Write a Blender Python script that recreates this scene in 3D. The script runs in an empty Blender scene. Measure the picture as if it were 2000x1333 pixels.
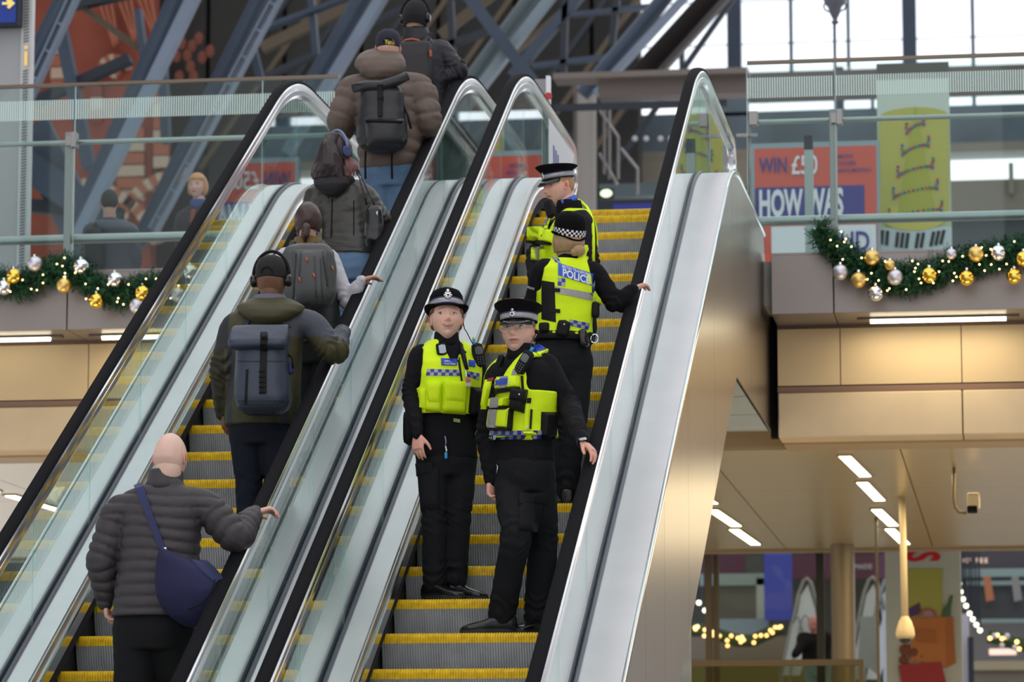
import bpy, math, random
import numpy as np
from mathutils import Vector, Matrix
from mathutils.bvhtree import BVHTree

scene = bpy.context.scene
COL = scene.collection
rnd = random.Random(7)

# ------------------------------------------------------------------ camera, sky, exposure
F_PX, YAW, PITCH = 6798.4, 0.14633, 0.14258
cam_data = bpy.data.cameras.new('camera')
cam = bpy.data.objects.new('camera', cam_data)
COL.objects.link(cam)
cam.location = (0, 0, 0)
cam.rotation_euler = (math.pi / 2 + PITCH, 0, YAW)
cam_data.sensor_width = 36.0
cam_data.lens = F_PX / 2000 * 36.0
cam_data.clip_start = 0.5
cam_data.clip_end = 500
cam_data.dof.use_dof = True
cam_data.dof.focus_distance = 18.6
cam_data.dof.aperture_fstop = 4.0
scene.camera = cam

world = bpy.data.worlds.new('world')
scene.world = world
world.use_nodes = True
bg = world.node_tree.nodes['Background']
bg.inputs[0].default_value = (0.95, 0.965, 1.0, 1)
bg.inputs[1].default_value = 1.65
scene.view_settings.view_transform = 'Standard'
scene.view_settings.look = 'None'
scene.view_settings.gamma = 1
scene.view_settings.exposure = 0.0
scene.view_settings.use_curve_mapping = False
scene.cycles.use_denoising = True
scene.cycles.max_bounces = 9
scene.cycles.diffuse_bounces = 3
scene.cycles.glossy_bounces = 4
scene.cycles.transmission_bounces = 4
scene.cycles.transparent_max_bounces = 24
scene.cycles.caustics_reflective = False
scene.cycles.caustics_refractive = False
scene.cycles.sample_clamp_indirect = 6.0

def light(name, kind, loc, power, color, size=None, size_y=None, rot=(0, 0, 0)):
    d = bpy.data.lights.new(name, kind)
    d.energy = power
    d.color = color
    if size is not None and kind == 'AREA':
        d.shape = 'RECTANGLE'
        d.size = size
        d.size_y = size_y or size
    o = bpy.data.objects.new(name, d)
    o.location = loc
    o.rotation_euler = rot
    COL.objects.link(o)
    return o

# ------------------------------------------------------------------ photograph pixel -> point helpers
_cy, _sy, _cp, _sp = math.cos(YAW), math.sin(YAW), math.cos(PITCH), math.sin(PITCH)
CF = np.array([-_sy * _cp, _cy * _cp, _sp])
CR = np.array([_cy, _sy, 0.0])
CU = np.cross(CR, CF)

def ray(px, py):
    return CF * F_PX + (px - 1000) * CR - (py - 666.5) * CU

def at(px, py, Y=None, X=None, Z=None):
    d = ray(px, py)
    k = Y / d[1] if Y is not None else (X / d[0] if X is not None else Z / d[2])
    return d * k

# ------------------------------------------------------------------ materials
MATS = {}
def mat(name, color=(0.5, 0.5, 0.5), rough=0.5, metal=0.0, spec=0.5, emit=None, strength=0.0, noise=None, bump=None,
        attr=False, aniso=0.0, sheen=0.0, coat=0.0):
    """noise=(scale, amount, stretch xyz); bump=(scale, strength, stretch)"""
    if name in MATS:
        return MATS[name]
    m = bpy.data.materials.new(name)
    m.use_nodes = True
    nt = m.node_tree
    b = nt.nodes['Principled BSDF']
    b.inputs['Base Color'].default_value = (*color, 1)
    b.inputs['Roughness'].default_value = rough
    b.inputs['Metallic'].default_value = metal
    b.inputs['Specular IOR Level'].default_value = spec
    if aniso:
        b.inputs['Anisotropic'].default_value = aniso
    if sheen:
        b.inputs['Sheen Weight'].default_value = sheen
    if coat:
        b.inputs['Coat Weight'].default_value = coat
    if emit:
        b.inputs['Emission Color'].default_value = (*emit, 1)
        b.inputs['Emission Strength'].default_value = strength
    src = None
    if attr:
        a = nt.nodes.new('ShaderNodeAttribute')
        a.attribute_name = 'Col'
        src = a.outputs['Color']
        nt.links.new(src, b.inputs['Base Color'])
    if noise or bump:
        tc = nt.nodes.new('ShaderNodeTexCoord')
    if noise:
        sc_, amt, st = (list(noise) + [(1, 1, 1)])[:3]
        mp = nt.nodes.new('ShaderNodeMapping')
        mp.inputs['Scale'].default_value = st
        nz = nt.nodes.new('ShaderNodeTexNoise')
        nz.inputs['Scale'].default_value = sc_
        nz.inputs['Detail'].default_value = 4
        nt.links.new(tc.outputs['Object'], mp.inputs['Vector'])
        nt.links.new(mp.outputs[0], nz.inputs['Vector'])
        mr = nt.nodes.new('ShaderNodeMapRange')
        mr.inputs['From Min'].default_value = 0.25
        mr.inputs['From Max'].default_value = 0.75
        mr.inputs['To Min'].default_value = 1 - amt
        mr.inputs['To Max'].default_value = 1 + amt
        nt.links.new(nz.outputs['Fac'], mr.inputs['Value'])
        mx = nt.nodes.new('ShaderNodeVectorMath')
        mx.operation = 'SCALE'
        if src is not None:
            nt.links.new(src, mx.inputs[0])
        else:
            mx.inputs[0].default_value = color
        nt.links.new(mr.outputs[0], mx.inputs['Scale'])
        nt.links.new(mx.outputs[0], b.inputs['Base Color'])
    if bump:
        sc_, amt, st = (list(bump) + [(1, 1, 1)])[:3]
        mp = nt.nodes.new('ShaderNodeMapping')
        mp.inputs['Scale'].default_value = st
        nz = nt.nodes.new('ShaderNodeTexNoise')
        nz.inputs['Scale'].default_value = sc_
        nz.inputs['Detail'].default_value = 3
        nt.links.new(tc.outputs['Object'], mp.inputs['Vector'])
        nt.links.new(mp.outputs[0], nz.inputs['Vector'])
        bp = nt.nodes.new('ShaderNodeBump')
        bp.inputs['Strength'].default_value = amt
        bp.inputs['Distance'].default_value = 0.01
        nt.links.new(nz.outputs['Fac'], bp.inputs['Height'])
        nt.links.new(bp.outputs[0], b.inputs['Normal'])
    MATS[name] = m
    return m

def glass_mat(name, tint=(0.82, 0.93, 0.90), refl=1.0, stripes=None, rough=0.0):
    """thin architectural glass: tinted transparency under a Schlick reflection"""
    if name in MATS:
        return MATS[name]
    m = bpy.data.materials.new(name)
    m.use_nodes = True
    nt = m.node_tree
    nt.nodes.clear()
    out = nt.nodes.new('ShaderNodeOutputMaterial')
    g = nt.nodes.new('ShaderNodeNewGeometry')
    dot = nt.nodes.new('ShaderNodeVectorMath'); dot.operation = 'DOT_PRODUCT'
    nt.links.new(g.outputs['Normal'], dot.inputs[0]); nt.links.new(g.outputs['Incoming'], dot.inputs[1])
    def M(op, a, b=None):
        n = nt.nodes.new('ShaderNodeMath'); n.operation = op; n.use_clamp = False
        for i, v in enumerate((a, b)):
            if v is None: continue
            if isinstance(v, (int, float)): n.inputs[i].default_value = v
            else: nt.links.new(v, n.inputs[i])
        return n.outputs[0]
    c = M('ABSOLUTE', dot.outputs['Value'])
    k = M('POWER', M('SUBTRACT', 1.0, c), 5.0)
    r = M('MULTIPLY', M('ADD', M('MULTIPLY', k, 0.96), 0.04), refl)
    tr = nt.nodes.new('ShaderNodeBsdfTransparent'); tr.inputs[0].default_value = (*tint, 1)
    gl = nt.nodes.new('ShaderNodeBsdfGlossy'); gl.inputs['Roughness'].default_value = rough
    gl.inputs['Color'].default_value = (0.97, 0.985, 0.985, 1)
    mx = nt.nodes.new('ShaderNodeMixShader')
    nt.links.new(r, mx.inputs[0]); nt.links.new(tr.outputs[0], mx.inputs[1]); nt.links.new(gl.outputs[0], mx.inputs[2])
    nt.links.new(mx.outputs[0], out.inputs[0])
    MATS[name] = m
    return m

# ------------------------------------------------------------------ mesh builder
class MB:
    def __init__(s):
        s.v, s.f, s.m = [], [], []
    def add(s, vs, fs, mi=0):
        o = len(s.v)
        s.v.extend([tuple(map(float, p)) for p in vs])
        s.f.extend([tuple(i + o for i in f) for f in fs])
        s.m.extend([mi] * len(fs))
        return s
    def box(s, a, b, mi=0):
        x0, y0, z0 = a; x1, y1, z1 = b
        vs = [(x0,y0,z0),(x1,y0,z0),(x1,y1,z0),(x0,y1,z0),(x0,y0,z1),(x1,y0,z1),(x1,y1,z1),(x0,y1,z1)]
        return s.add(vs, [(0,3,2,1),(4,5,6,7),(0,1,5,4),(1,2,6,5),(2,3,7,6),(3,0,4,7)], mi)
    def obox(s, c, ax, ay, az, mi=0):
        c, ax, ay, az = map(np.array, (c, ax, ay, az))
        vs = [c+i*ax+j*ay+k*az for i,j,k in [(-1,-1,-1),(1,-1,-1),(1,1,-1),(-1,1,-1),(-1,-1,1),(1,-1,1),(1,1,1),(-1,1,1)]]
        return s.add(vs, [(0,3,2,1),(4,5,6,7),(0,1,5,4),(1,2,6,5),(2,3,7,6),(3,0,4,7)], mi)
    def beam(s, p, q, w, t, up=(0, -1, 0), mi=0):
        """rectangular bar p->q; w across, t along 'up'"""
        p, q = np.array(p, float), np.array(q, float)
        d = q - p; L = np.linalg.norm(d); d /= L
        u = np.array(up, float); u -= d * (u @ d); u /= np.linalg.norm(u)
        r = np.cross(d, u)
        return s.obox((p + q) / 2, r * w / 2, d * L / 2, u * t / 2, mi)
    def tube(s, pts, r, n=10, mi=0, cap=True):
        pts = [np.array(p, float) for p in pts]
        rs = r if isinstance(r, (list, tuple, np.ndarray)) else [r] * len(pts)
        rings = []
        ref = np.array([0, 0, 1.0])
        for i, p in enumerate(pts):
            a = pts[max(i - 1, 0)]; b = pts[min(i + 1, len(pts) - 1)]
            d = b - a; d /= (np.linalg.norm(d) + 1e-12)
            if abs(d @ ref) > 0.95:
                ref = np.array([1.0, 0, 0])
            u = ref - d * (ref @ d); u /= np.linalg.norm(u); ref = u
            w = np.cross(d, u)
            rings.append([p + rs[i] * (math.cos(t) * u + math.sin(t) * w) for t in [2 * math.pi * k / n for k in range(n)]])
        return s.rings(rings, mi, cap)
    def rings(s, rings, mi=0, cap=True, closed=False):
        n = len(rings[0]); vs = [p for r in rings for p in r]; fs = []
        R = len(rings)
        for i in range(R if closed else R - 1):
            for k in range(n):
                a = i * n + k; b = i * n + (k + 1) % n; j = (i + 1) % R
                fs.append((a, b, j * n + (k + 1) % n, j * n + k))
        if cap and not closed:
            fs.append(tuple(range(n - 1, -1, -1))); fs.append(tuple((R - 1) * n + k for k in range(n)))
        return s.add(vs, fs, mi)
    def sweep(s, section, path, mi=0, cap=True):
        """section [(x, n)] swept along [(y, z)] (x lateral, n normal to the path)"""
        rings = []
        P = np.array(path, float)
        for i in range(len(P)):
            a = P[max(i - 1, 0)]; b = P[min(i + 1, len(P) - 1)]
            d = (b - a) / np.linalg.norm(b - a)
            nn = np.array([-d[1], d[0]])
            rings.append([(x, P[i][0] + nn[0] * o, P[i][1] + nn[1] * o) for x, o in section])
        return s.rings(rings, mi, cap)
    def rev(s, prof, c=(0, 0, 0), n=24, mi=0, fx=1.0, fy=1.0):
        """profile [(r, z)] revolved about z through c"""
        rings = [[(c[0] + fx * r * math.cos(2*math.pi*k/n), c[1] + fy * r * math.sin(2*math.pi*k/n), c[2] + z) for k in range(n)] for r, z in prof]
        return s.rings(rings, mi, True)
    def sphere(s, c, r, n=16, m=10, mi=0, sc=(1, 1, 1)):
        prof = [(max(1e-4, math.sin(math.pi * i / m)) * r, -math.cos(math.pi * i / m) * r) for i in range(m + 1)]
        rings = [[(c[0] + sc[0]*a*math.cos(2*math.pi*k/n), c[1] + sc[1]*a*math.sin(2*math.pi*k/n), c[2] + sc[2]*z) for k in range(n)] for a, z in prof]
        return s.rings(rings, mi, True)
    def plate(s, poly, t, mi=0):
        """polygon (3-D, planar) given thickness vector t"""
        n = len(poly); t = np.array(t, float)
        vs = [np.array(p, float) for p in poly]; vs += [p + t for p in vs[:n]]
        fs = [tuple(range(n)), tuple(range(2 * n - 1, n - 1, -1))] + [(k, n + k, n + (k + 1) % n, (k + 1) % n) for k in range(n)]
        return s.add(vs, fs, mi)
    def xf(s, M3=None, t=(0, 0, 0)):
        V = np.array(s.v)
        if M3 is not None: V = V @ np.array(M3).T
        s.v = [tuple(p) for p in V + np.array(t)]
        return s
    def mesh(s, name='m', smooth=False):
        me = bpy.data.meshes.new(name)
        me.from_pydata(s.v, [], s.f)
        me.polygons.foreach_set('material_index', s.m)
        if smooth:
            me.polygons.foreach_set('use_smooth', [True] * len(me.polygons))
        me.update()
        return me
    def build(s, name, mats, parent=None, smooth=False, bevel=0, angle=None):
        me = s.mesh(name, smooth)
        o = link(name, me, mats, parent)
        fixn(me)
        if smooth and angle is not None:
            sharp(me, angle)
        if bevel:
            b = o.modifiers.new('bevel', 'BEVEL'); b.width = bevel; b.segments = 2; b.limit_method = 'ANGLE'
        return o

import bmesh
def fixn(me):
    bm = bmesh.new(); bm.from_mesh(me)
    bmesh.ops.recalc_face_normals(bm, faces=bm.faces)
    bm.to_mesh(me); bm.free()

def sharp(me, ang=0.6):
    bm = bmesh.new(); bm.from_mesh(me)
    for e in bm.edges:
        if len(e.link_faces) == 2 and e.calc_face_angle(0) > ang:
            e.smooth = False
    bm.to_mesh(me); bm.free()

def link(name, me, mats, parent=None):
    o = bpy.data.objects.new(name, me)
    COL.objects.link(o)
    if not isinstance(mats, (list, tuple)): mats = [mats]
    if len(me.materials) == 0:
        for m in mats: me.materials.append(m)
    if parent is not None:
        o.parent = parent
        # parents are never rotated before their parts are built; keep world coordinates
        o.matrix_parent_inverse = Matrix.Translation(-Vector(parent.location)) if parent.type == 'EMPTY' else Matrix.Identity(4)
        if parent.type != 'EMPTY' and parent.parent is not None:
            pass
    return o

def thing(name, label, cat, loc=(0, 0, 0), group=None):
    o = bpy.data.objects.new(name, None)
    COL.objects.link(o)
    o.location = tuple(map(float, loc))
    o.empty_display_size = 0.1
    tag(o, label, cat, group)
    return o

def tag(o, label=None, cat=None, group=None, kind=None):
    if label: o['label'] = label
    if cat: o['category'] = cat
    if group: o['group'] = group
    if kind: o['kind'] = kind
    return o

def struct(name, label=None, cat=None, loc=(0, 0, 0)):
    o = thing(name, label, cat, loc); o['kind'] = 'structure'
    return o

def text_mesh(txt, size=1.0, extrude=0.0, bold=0.0, align='CENTER', spacing=1.0):
    c = bpy.data.curves.new('t', 'FONT')
    c.body = txt; c.size = size; c.extrude = extrude; c.offset = bold; c.align_x = align; c.space_character = spacing
    c.resolution_u = 3
    o = bpy.data.objects.new('t', c); COL.objects.link(o)
    me = bpy.data.meshes.new_from_object(o)
    bpy.data.objects.remove(o); bpy.data.curves.remove(c)
    V = np.array([v.co[:] for v in me.vertices]); Fs = [tuple(p.vertices) for p in me.polygons]
    bpy.data.meshes.remove(me)
    return V, Fs

def text_on(name, txt, c, right, up, size, m, parent=None, bold=0.0, align='CENTER', lift=0.004, sx=1.0):
    """flat lettering laid at c, its baseline along 'right'"""
    V, Fs = text_mesh(txt, size, 0.0, bold * size, align)
    right = np.array(right, float); up = np.array(up, float); nn = np.cross(right, up)
    W = np.array(c) + np.outer(V[:, 0] * sx, right) + np.outer(V[:, 1], up) + nn * lift
    return MB().add(W, Fs).build(name, m, parent)
# ------------------------------------------------------------------ shared materials
STEEL = mat('brushed_steel', (0.555, 0.54, 0.555), 0.34, 0.95, noise=(3, 0.05, (1, 1, 1)), bump=(60, 0.05, (0.3, 4, 4)))
CHROME = mat('polished_steel', (0.76, 0.77, 0.79), 0.16, 1.0)
RUBBER = mat('black_rubber', (0.006, 0.006, 0.008), 0.75, 0, 0.06, bump=(300, 0.05))
GASKET = mat('dark_gasket', (0.06, 0.07, 0.10), 0.4, 0.3)
BRONZE = mat('warm_polished_cladding', (0.33, 0.285, 0.24), 0.30, 1.0, noise=(1.3, 0.06, (1, 1, 0.4)), bump=(2.2, 0.10, (1, 1, 0.5)))
BRUSH = mat('brush_bristles', (0.035, 0.035, 0.045), 0.8, 0, 0.2, bump=(240, 0.8, (1, 0.3, 3)))
RISER = mat('ribbed_step_metal', (0.46, 0.465, 0.47), 0.42, 0.3, noise=(9, 0.18, (1, 1, 1)))
DARKM = mat('dark_step_metal', (0.035, 0.035, 0.04), 0.5, 0.5)
YELLOW = mat('yellow_step_edge', (0.93, 0.62, 0.012), 0.45, 0, 0.4, noise=(28, 0.22, (1, 1, 1)))
GLASS = glass_mat('balustrade_glass', (0.80, 0.905, 0.875))
CLEAR = glass_mat('barrier_glass', (0.88, 0.94, 0.93), 0.28)
GREY = mat('warm_grey_fascia_metal', (0.27, 0.235, 0.22), 0.38, 0.6, noise=(2, 0.06, (1, 1, 1)))
BEIGE = mat('beige_wall_panel', (0.56, 0.42, 0.25), 0.5, 0, 0.3, noise=(1.2, 0.06, (1, 1, 1)))
STONE = mat('pale_stone_beam', (0.58, 0.45, 0.30), 0.65, 0, 0.3, noise=(2.5, 0.09, (1, 1, 1)))
CEIL = mat('cream_metal_ceiling', (0.58, 0.45, 0.25), 0.28, 0.35, 0.5)
BLACK = mat('black_void', (0.012, 0.011, 0.011), 0.8, 0, 0.1)
LAMP = mat('lit_tube', (1, 1, 1), 0.5, emit=(1.0, 0.93, 0.68), strength=7.0)
RAILS = mat('satin_steel_rail', (0.36, 0.39, 0.38), 0.35, 0.75)
POST = mat('satin_post', (0.30, 0.285, 0.28), 0.4, 0.7)
BROWN = mat('brown_painted_steel', (0.12, 0.095, 0.085), 0.5, 0.2)
FLOORM = mat('pale_stone_floor', (0.42, 0.40, 0.37), 0.45, noise=(4, 0.06))

# ------------------------------------------------------------------ escalator geometry
SL = 0.2 / 0.3464
ZL, ZF = -1.6, 4.40                # lower floor, upper floor (camera height = 0)
Y0, Z0 = 17.4234, 0.8606
def fillet_path(off_i, off_f, R, y_start, y_end, step=0.35, off_b=None, Rb=2.0):
    """(y, z) polyline: lower flat, 30 degree incline and upper flat joined by arcs"""
    if off_b is None: off_b = off_f
    zi = lambda y: Z0 + (y - Y0) * SL + off_i
    a = math.atan(SL)
    zt = ZF + off_f; yt = Y0 + (zt - off_i - Z0) / SL
    zb = ZL + off_b; yb = Y0 + (zb - off_i - Z0) / SL
    T, Tb = R * math.tan(a / 2), Rb * math.tan(a / 2)
    ys = yt - T * math.cos(a); ye = yt + T
    s0, e0 = yb - Tb, yb + Tb * math.cos(a)
    def z(y):
        if y >= ye: return zt
        if y > ys: return zt - R + math.sqrt(max(R * R - (ye - y) ** 2, 0))
        if y > e0: return zi(y)
        if y > s0: return zb + Rb - math.sqrt(max(Rb * Rb - (y - s0) ** 2, 0))
        return zb
    pts = {y_start, y_end}
    for a0, b0, n in ((s0, e0, 8), (ys, ye, 14)):
        for k in range(n + 1):
            y = a0 + (b0 - a0) * k / n
            if y_start < y < y_end: pts.add(y)
    return [(y, z(y)) for y in sorted(pts)], z

YB, YT = 11.9, 26.3
RAILP, RAILZ = fillet_path(1.00, 0.985, 2.4, YB, 26.25)
DECKP, DECKZ = fillet_path(0.27, 0.225, 2.35, YB, 26.4)
NOSEP, NOSEZ = fillet_path(0.0, 0.0, 2.3, YB + .5, 24.9)
COS30 = math.cos(math.atan(SL))

def newel(path, z_drop, up=True):
    """carry the handrail path round its end"""
    y, z = path[-1]
    r = z_drop / 2
    return path + [(y + r * math.sin(t), z - r + r * math.cos(t)) for t in [math.pi * k / 8 for k in range(1, 9)]]
def newel_low(path, z_drop):
    y, z = path[0]; r = z_drop / 2
    return [(y - r * math.sin(t), z - r + r * math.cos(t)) for t in [math.pi * k / 8 for k in range(8, 0, -1)]] + path

def step_points():
    """arc-length spaced nosings, phase locked to the steps in the photograph"""
    out = []
    for n in range(-9, 15):
        out.append((Y0 + n * 0.3464, Z0 + n * 0.2))
    y = out[-1][0]
    while True:
        s = 0; 
        yy = y
        while s < 0.4:
            dy = 0.004; dz = NOSEZ(yy + dy) - NOSEZ(yy); s += math.hypot(dy, dz); yy += dy
        y = yy
        if y > 24.75: break
        out.append((y, NOSEZ(y)))
    return out
STEPS = step_points()

def step_meshes(w=1.004, nr=74):
    """one step, nosing edge on its left end at the origin: ribbed riser + tread, yellow edge"""
    xs, hs = [], []
    p = w / nr
    for k in range(nr):
        for fx, h in ((0, 0), (0.30, 0), (0.42, 1), (0.88, 1)):
            xs.append((k + fx) * p); hs.append(h)
    xs.append(w); hs.append(0)
    d = 0.008
    # riser profile (curved, leaning back at the bottom): (y, z, relief, yellow)
    prof = [(0.066, -0.245, 1), (0.030, -0.15, 1), (0.008, -0.075, 1), (0.001, -0.052, 1)]
    g = MB()
    rings = [[(x, y - h * d * r, z) for x, h in zip(xs, hs)] for y, z, r in prof]
    def strip(b, rings):
        n = len(rings[0]); vs = [p for r in rings for p in r]
        fs = [(i*n+k, i*n+k+1, (i+1)*n+k+1, (i+1)*n+k) for i in range(len(rings)-1) for k in range(n-1)]
        b.add(vs, fs)
    strip(g, rings)
    tr = [[(x, 0.034, -0.001 - (1 - h) * d) for x, h in zip(xs, hs)], [(x, 0.40, -0.001 - (1 - h) * d) for x, h in zip(xs, hs)]]
    strip(g, tr)
    g.box((-0.012, 0.09, -0.245), (0.0, 0.40, -0.03)); g.box((w, 0.09, -0.245), (w + 0.012, 0.40, -0.03))
    yv = MB()
    strip(yv, [[(x, 0.001 - h * d, -0.052) for x, h in zip(xs, hs)], [(x, -0.002 - h * d, -0.02) for x, h in zip(xs, hs)],
               [(x, -0.001 - h * d * .8, -0.006) for x, h in zip(xs, hs)], [(x, 0.004, -(1 - h) * d * .9) for x, h in zip(xs, hs)],
               [(x, 0.036, -(1 - h) * d) for x, h in zip(xs, hs)]])
    return g.mesh('step_body'), yv.mesh('step_edge')
STEP_ME, EDGE_ME = step_meshes()
STEP_ME.materials.append(RISER); EDGE_ME.materials.append(YELLOW)

def escalator(xc, label, outer_right, outer_left):
    root = thing('escalator', label, 'escalator', (xc, 13.2, ZL), group='escalators')
    xl, xr = xc - 0.62, xc + 0.62
    for (y, z) in STEPS:
        s = link('step', STEP_ME, RISER, root)
        s.location = (xc - 0.502, y, z)
        s.matrix_parent_inverse = Matrix.Translation(-Vector(root.location))
        e = bpy.data.objects.new('step_edge', EDGE_ME); COL.objects.link(e); e.parent = s
    for xg, inn, out_w, pan in ((xl, 1, outer_left, 'l'), (xr, -1, outer_right, 'r')):
        hr = MB(); sec = [(-.022, -.026), (-.033, -.020), (-.035, -.010), (-.026, -.001), (0, .002), (.026, -.001), (.035, -.010), (.033, -.020), (.022, -.026)]
        hr.sweep([(xg + a, b) for a, b in sec], newel_low(newel(RAILP, 0.5), 0.6))
        hr.build('handrail', RUBBER, root, smooth=True, angle=0.9)
        ch = MB()
        pth = newel_low(newel([(y, z - 0.0) for y, z in RAILP], 0.5), 0.6)
        ch.sweep([(xg + a, b) for a, b in ((-.022, -.020), (-.034, -.024), (-.040, -.032), (-.040, -.056), (-.035, -.060), (-.035, -.068), (-.038, -.072), (-.036, -.105), (-.024, -.125), (.024, -.125), (.036, -.105), (.038, -.072), (.035, -.068), (.035, -.060), (.040, -.056), (.040, -.032), (.034, -.024), (.022, -.020))], pth)
        ch.build('rail_guide', CHROME, root, smooth=True, angle=0.4)
        # glass panels between deck and rail guide
        y = YB + 0.1; pn = 0
        while y < 26.35:
            y2 = min(y + 1.07, 26.42)
            if 26.42 - y2 < 0.4: y2 = 26.42
            ys = [y + 0.003 + (y2 - y - 0.006) * k / 8 for k in range(9)]
            def top(yy):
                if yy <= 26.25: return RAILZ(yy) - 0.085 / (COS30 if yy < 24 else 1)
                return RAILZ(26.25) - 0.25 + math.sqrt(max(0.25**2 - (yy - 26.25)**2, 0)) - 0.09
            g = MB()
            rings = []
            for yy in ys:
                zt, zb = top(yy), DECKZ(yy) - 0.06
                rings.append([(xg - .006, yy, zb), (xg + .006, yy, zb), (xg + .006, yy, zt), (xg - .006, yy, zt)])
            g.rings(rings)
            g.build('glass_panel', GLASS, root)
            y = y2; pn += 1
        # gasket either side of the glass foot
        for sgn in (-1, 1):
            gk = MB(); gk.sweep([(xg + sgn * .008, -.02), (xg + sgn * .028, -.02), (xg + sgn * .028, .010), (xg + sgn * .016, .016), (xg + sgn * .008, .012)], DECKP)
            gk.build('glass_gasket', GASKET, root, smooth=True, angle=0.5)
        # inner deck, bevel, skirt rail, brush and skirt
        i = inn
        cut = 13.4
        DP = [p for p in DECKP if p[0] >= cut]
        dk = MB(); dk.sweep([(xg + i * .026, -.012), (xg + i * .026, 0.0), (xg + i * .142, 0.0), (xg + i * .146, -.006), (xg + i * .146, -.02)], DECKP)
        dk.build('inner_deck', STEEL, root)
        bv = MB(); bv.sweep([(xg + i * .146, -.012), (xg + i * .152, -.012), (xg + i * .150, -.07), (xg + i * .144, -.07)], DECKP)
        bv.build('skirt_bevel', mat('shaded_steel', (0.55, 0.55, 0.53), 0.35, 0.95), root)
        wt = MB(); wt.sweep([(xg + i * .12, -.068), (xg + i * .158, -.068), (xg + i * .163, -.075), (xg + i * .163, -.140), (xg + i * .12, -.140)], DECKP)
        wt.build('skirt_rail', CHROME, root)
        br = MB(); br.sweep([(xg + i * .10, -.142), (xg + i * .158, -.142), (xg + i * .150, -.215), (xg + i * .10, -.215)], DECKP)
        br.build('skirt_brush', BRUSH, root)
        sk = MB(); sk.sweep([(xg + i * .10, -.2), (xg + i * .106, -.2), (xg + i * .106, -.50), (xg + i * .10, -.50)], DECKP)
        sk.build('skirt_panel', DARKM, root)
        # outer deck
        if out_w > 0:
            o = -inn
            od = MB(); od.sweep([(xg + o * .028, -.015), (xg + o * .028, 0.0), (xg + o * out_w, 0.0), (xg + o * out_w, -.015)], DECKP)
            od.build('outer_deck', STEEL, root)
    # comb plate
    cp = MB(); cp.box((xc - 0.51, 24.8, ZF - 0.04), (xc + 0.51, 25.9, ZF + 0.004))
    cp.build('comb_plate', STEEL, root)
    return root

def cladding(root, x, sgn, y_joints):
    """vertical polished side of the truss; one mesh per sheet, plus a round edge trim"""
    def bot(y):
        zs = 0.88 + (y - 19.54) * 0.5537
        return min(max(zs, ZL + 0.0), 3.15)
    ks = sorted(set(y_joints) | {YB, 26.9})
    for a, b in zip(ks[:-1], ks[1:]):
        ys = [a + 0.003 + (b - a - 0.006) * k / 6 for k in range(7)]
        for brk in (23.64, 15.06):
            if a < brk < b: ys.append(brk)
        ys.sort()
        rings = []
        for y in ys:
            t = DECKZ(y) - 0.012 if y < 26.4 else ZF - 0.0
            bz = min(bot(y), t - 0.02)
            rings.append([(x, y, bz), (x + sgn * .01, y, bz), (x + sgn * .01, y, t), (x, y, t)])
        MB().rings(rings).build('cladding_sheet', BRONZE, root)
    tr = MB(); tr.sweep([(x + sgn * a, b) for a, b in ((-.004, -.03), (-.004, .004), (.004, .010), (.014, .008), (.018, -.006), (.014, -.022), (.010, -.03))], DECKP)
    tr.build('edge_trim', CHROME, root, smooth=True, angle=1.0)

esc1 = escalator(-4.43, 'left escalator, rising, with members of the public standing on its right-hand side', 0.175, 0.22)
esc2 = escalator(-2.80, 'right escalator, with the four officers in yellow vests and the wide steel outer deck', 0.245, 0.195)
esc1['group'] = esc2['group'] = 'escalators'
cladding(esc2, -1.935, 1, [13.3, 15.9, 17.75, 18.72, 20.1, 21.9, 23.35, 24.9, 25.9])
cladding(esc1, -5.27, -1, [14.5, 17.2, 19.9, 22.6, 24.9])
def soffit(root, x0, x1):
    P = [(15.06, ZL), (23.64, 3.15), (26.9, 3.15)]
    for (a, b) in ((0, 1), (1, 2)):
        (ya, za), (yb, zb) = P[a], P[b]
        n = 6 if a == 0 else 3
        for k in range(n):
            t0, t1 = k / n, (k + 1) / n - 0.006
            ya_, za_ = ya + (yb - ya) * t0, za + (zb - za) * t0
            yb_, zb_ = ya + (yb - ya) * t1, za + (zb - za) * t1
            for q in range(2):
                xa = x0 + (x1 - x0) * q / 2; xb = x0 + (x1 - x0) * (q + 1) / 2 - 0.008
                MB().plate([(xa, ya_, za_), (xb, ya_, za_), (xb, yb_, zb_), (xa, yb_, zb_)], (0, 0, 0.012)).build('soffit_panel', mat('grey_green_soffit', (0.36, 0.38, 0.33), 0.15, 0.6), root)
soffit(esc2, -3.6, -1.94)
soffit(esc1, -5.26, -3.62)
# pale glazed enclosure below the right escalator
enc = struct('trim_4', 'pale glass enclosure panel standing under the right escalator truss', 'panel')
for k in range(4):
    a, b = 16.0 + k * 1.2, 16.0 + (k + 1) * 1.2 - 0.01
    tz = lambda y: 0.88 + (y - 19.54) * 0.5537 - 0.03
    MB().plate([(-2.0, a, ZL), (-2.0, b, ZL), (-2.0, b, tz(b)), (-2.0, a, tz(a))], (0.02, 0, 0)).build('panel', mat('frosted_panel', (0.52, 0.58, 0.53), 0.12, 0.35), enc)

# ------------------------------------------------------------------ floors
fl = struct('floor', 'pale stone floor of the lower concourse', 'floor')
MB().box((-14, -3, ZL - 0.2), (14, 70, ZL)).build('slab', FLOORM, fl)
fu = struct('floor', 'upper level floor slab behind the glass barriers', 'floor')
MB().box((-9.5, 26.3, ZF - 0.35), (6, 40, ZF - 0.01)).build('slab', FLOORM, fu)
MB().box((-5.25, 25.9, ZF - 0.05), (-1.96, 26.3, ZF)).build('landing_plate', STEEL, fu)

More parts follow.
